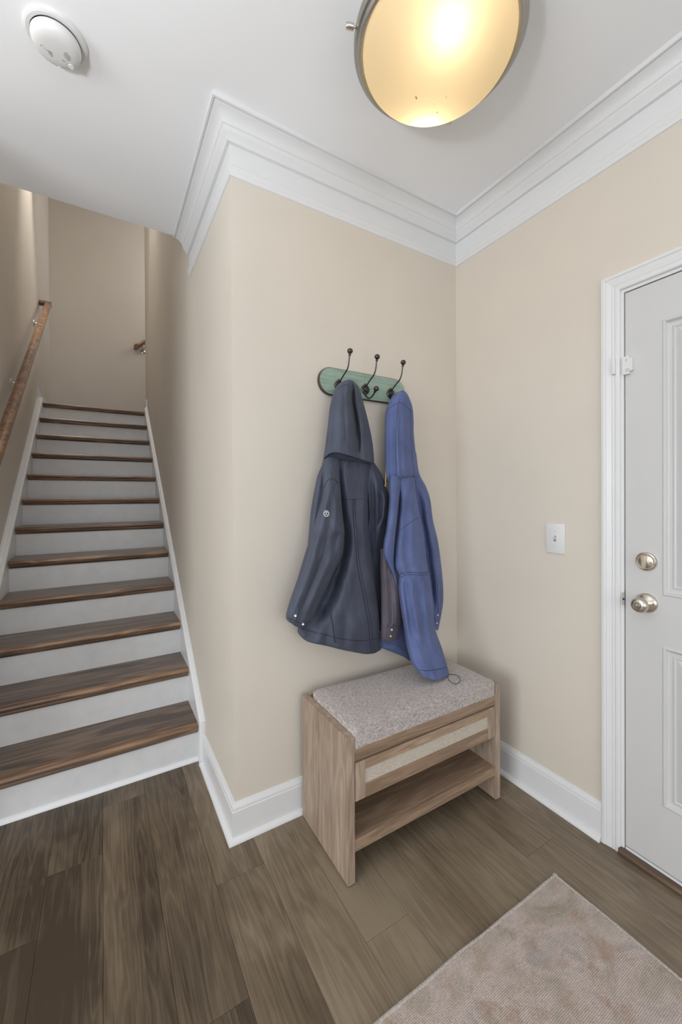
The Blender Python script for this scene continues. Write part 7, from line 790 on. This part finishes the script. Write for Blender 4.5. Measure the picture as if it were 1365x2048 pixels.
def cat2(G, su, sv):
    rows = [catmull(r, su) for r in G]
    cols = [catmull([rows[i][j] for i in range(len(rows))], sv) for j in range(len(rows[0]))]
    return [[cols[j][i] for j in range(len(cols))] for i in range(len(cols[0]))]
SURF = {}
def cloth(key, name, mat, parent, amp=.0016, seed=0.0, su=4, sv=7, label=None):
    Fg, Bg = CLOTH[key]
    f = cat2(Fg, su, sv); b = cat2([r[::2] for r in Bg], 2, sv)
    nv = len(f)
    for i, row in enumerate(f):
        n = len(row)
        for j, p in enumerate(row):
            w = math.sin(math.pi * j / (n - 1))
            q = Vector((p.x * 16 + seed, p.z * 9, seed))
            p.y -= w * amp * (2.2 * noise.noise(q) + 1.3 * noise.noise(q * 2.7) + .6 * noise.noise(q * 6.1))
    for row in b:
        for p in row: p.y = min(p.y, -.0035)
    SURF[key] = f
    bm = BM()
    loops = []
    for i in range(nv):
        loops.append([tuple(p) for p in f[i]] + [tuple(p) for p in b[i][-2:0:-1]])
    rings(bm, loops)
    return obj(name, bm, mat, parent, smooth=75, label=label)
def on(key, u, v, lift=.0008):
    f = SURF[key]; a = min(max(v, 0), 1) * (len(f) - 1); b = min(max(u, 0), 1) * (len(f[0]) - 1)
    i, j = min(int(a), len(f) - 2), min(int(b), len(f[0]) - 2); s, t = a - i, b - j
    p = (f[i][j] * (1 - s) + f[i + 1][j] * s) * (1 - t) + (f[i][j + 1] * (1 - s) + f[i + 1][j + 1] * s) * t
    return p + Vector((0, -lift, 0))
def seam(key, uvs, mat, parent, rad=.0010, name='stitching', n=40):
    uv = catmull([(u, v, 0) for u, v in uvs], max(2, n // max(1, len(uvs) - 1)))
    return obj(name, tube(BM(), [on(key, p.x, p.y, rad * .35) for p in uv], rad, 6), mat, parent, smooth=60)
def patch(key, rows, mat, parent, name, lift=.0015):
    bm = BM(); lo = []
    rr = [r for r in rows]
    P = catmull([(v, u0, u1) for v, u0, u1 in rr], 6)
    f_ = [[on(key, p.y + (p.z - p.y) * k / 5, p.x, lift if 0 < k < 5 else -.001) for k in range(6)] for p in P]
    loops = [r + [q + Vector((0, .003, 0)) for q in r[::-1]] for r in f_]
    rings(bm, loops)
    return obj(name, bm, mat, parent, smooth=60)
def snap(c, parent, r=.0048, d=(-.35, -1, .1)):
    return obj('snap', lathe(BM(), [(r, -.003), (r, .0006), (r * .8, .0014), (r * .35, .0012), (0, .001)], c, n=16, frame=frame_to(d)), M['steel'], parent, smooth=40)

j1 = thing('jacket', 'dark navy hooded softshell jacket on the left hook', 'jacket', (.45, -.09, 1.8))
body = cloth('navy_body', 'body', M['navy'], j1, .0026, 1.0)
hood = cloth('navy_hood', 'hood', M['navy'], j1, .0022, 4.0)
patch('navy_hood', [(.26, .70, .735), (.36, .69, .80), (.46, .685, .815), (.58, .69, .80), (.70, .70, .77), (.80, .715, .73)], M['fold_shade'], hood, 'fold_shade')  # dark sheet on the hood, painted in as the shade of its fold
sr = cloth('navy_right_sleeve', 'sleeve', M['navy'], j1, .0028, 9.0)
sl = cloth('navy_left_sleeve', 'sleeve', M['navy'], j1, .0028, 13.0)
T = M['navy_thread']
seam('navy_body', [(.30, .27), (.55, .275), (.90, .275)], T, body)
seam('navy_body', [(.74, .275), (.775, .45), (.82, .6), (.865, .8), (.885, .93)], T, body, .0014)
seam('navy_body', [(.775, .275), (.81, .45), (.855, .6), (.90, .8), (.92, .93)], T, body)
seam('navy_body', [(.40, .72), (.43, .80), (.455, .865)], T, body, .0016)
seam('navy_body', [(.02, .835), (.3, .83), (.6, .835), (.98, .825)], T, body)
seam('navy_hood', [(.03, .93), (.25, .915), (.5, .92), (.75, .925), (.98, .935)], T, hood)
seam('navy_hood', [(.03, .99), (.25, .985), (.5, .985), (.75, .985), (.98, .99)], T, hood, .0013)
seam('navy_hood', [(.10, .30), (.35, .29), (.62, .31)], T, hood, .0008)
seam('navy_left_sleeve', [(.04, .205), (.3, .165), (.6, .16), (.96, .185)], T, sl)
seam('navy_left_sleeve', [(.06, .905), (.35, .90), (.65, .905), (.95, .90)], T, sl, .0009)
cst = BM()
cp = [(.02, .80), (.30, .80), (.36, .83), (.37, .87), (.33, .90), (.02, .885)]
vs = [on('navy_left_sleeve', u, v, .0035) for u, v in cp]; vb = [on('navy_left_sleeve', u, v, -.002) for u, v in cp]
rings(cst, [vs, vb])
tab = obj('cuff_tab', cst, M['navy'], sl)
snap(on('navy_left_sleeve', .31, .865, .0045), tab)
snap(on('navy_left_sleeve', .66, .905, .0015), sl)
# round emblem on the sleeve: a white ring with a small figure of strokes
ec = on('navy_left_sleeve', .33, .345, .0022)
ex, ey, ez = Vector((1, 0, 0)), Vector((0, 0, 1)), Vector((0, -1, 0))
eb = BM()
lathe(eb, [(.0125, 0), (.0125, .0008), (.0098, .0008), (.0098, 0)], ec, '-Y', 28, False, False)
def stroke(x0, z0, x1, z1, w=.0011):
    d_ = Vector((x1 - x0, 0, z1 - z0)).normalized(); s_ = Vector((-d_.z, 0, d_.x)) * w
    a_, b_ = ec + Vector((x0, -.0006, z0)), ec + Vector((x1, -.0006, z1))
    rings(eb, [[a_ + s_, b_ + s_, b_ - s_, a_ - s_], [p + Vector((0, -.0005, 0)) for p in (a_ + s_, b_ + s_, b_ - s_, a_ - s_)]])
for s4 in ((-.0010, .0092, .0004, .0), (.0004, .0, -.0062, -.0070), (.0004, .0, .0060, -.0072), (.0, .0035, -.0085, .0030), (.0, .0035, .0080, .0060)): stroke(*s4)
obj('emblem', eb, M['plastic'], sl, label='small white round emblem')

j2 = thing('jacket', 'faded blue cotton hooded jacket on the right hook', 'jacket', (.75, -.09, 1.8))
bb_ = cloth('blue_body', 'body', M['blue'], j2, .0026, 21.0)
bh = cloth('blue_hood', 'hood', M['blue'], j2, .0020, 25.0)
br = cloth('blue_right_sleeve', 'sleeve', M['blue'], j2, .0030, 29.0)
bl = cloth('shaded_left_sleeve', 'sleeve', M['shaded_blue'], j2, .0024, 33.0, label='blue sleeve with its shade painted in')
bf = cloth('blue_left_sleeve', 'upper_sleeve', M['blue'], bl, .0020, 35.0)
he = cloth('blue_hem', 'front_hem', M['blue'], j2, .0012, 37.0)
T = M['blue_thread']
seam('blue_hood', [(.03, .42), (.3, .36), (.6, .36), (.97, .44)], T, bh, .0009)
seam('blue_hood', [(.90, .40), (.90, .6), (.88, .8), (.86, .97)], T, bh, .0009)
seam('blue_hood', [(.38, .93), (.6, .94), (.95, .93)], T, bh, .0009)
seam('blue_hood', [(.42, .3), (.39, .55), (.35, .8), (.30, .97)], T, bh, .0010)
seam('blue_body', [(.15, .235), (.5, .215), (.95, .20)], T, bb_, .0009)
seam('blue_body', [(.02, .455), (.35, .43), (.7, .435), (.98, .43)], T, bb_, .0010)
seam('blue_body', [(.02, .475), (.35, .45), (.7, .455), (.98, .45)], T, bb_, .0010)
seam('blue_body', [(.03, .895), (.3, .89), (.6, .885), (.97, .875)], T, bb_, .0011)
seam('blue_body', [(.05, .12), (.04, .3), (.05, .45), (.04, .6)], T, bb_, .0010)
seam('shaded_left_sleeve', [(.04, .865), (.5, .86), (.96, .865)], T, bl, .0009)
seam('shaded_left_sleeve', [(.60, .5), (.62, .65), (.63, .86)], T, bl, .0009)
seam('blue_right_sleeve', [(.55, .33), (.58, .5), (.62, .7), (.6, .88)], T, br, .0011)
for v in (.90, .955): snap(on('shaded_left_sleeve', .58, v, .0012), bl, .0045)
for v in (.90, .955): snap(on('blue_right_sleeve', .62, v, .0012), br, .0042)
zp = [(.6690, -.082, 1.438), (.6640, -.086, 1.425), (.6620, -.090, 1.408), (.6590, -.093, 1.381), (.655, -.095, 1.355)]
obj('zipper', tube(BM(), catmull(zp, 5), .0028, 8), M['brass'], bh, smooth=60, label='brass zipper edge')
lpz = .5365
loop = [(.850, -.262, .548), (.8600, -.2700, lpz), (.8760, -.2790, lpz), (.8840, -.3000, lpz), (.8660, -.3330, lpz), (.8340, -.3510, lpz), (.8140, -.3440, lpz), (.8180, -.3170, lpz + .001), (.832, -.292, lpz + .003), (.838, -.266, .546)]
obj('drawcord', tube(BM(), catmull(loop, 8), .0013, 8), M['black_cord'], bb_, smooth=60, label='thin black elastic draw loop')
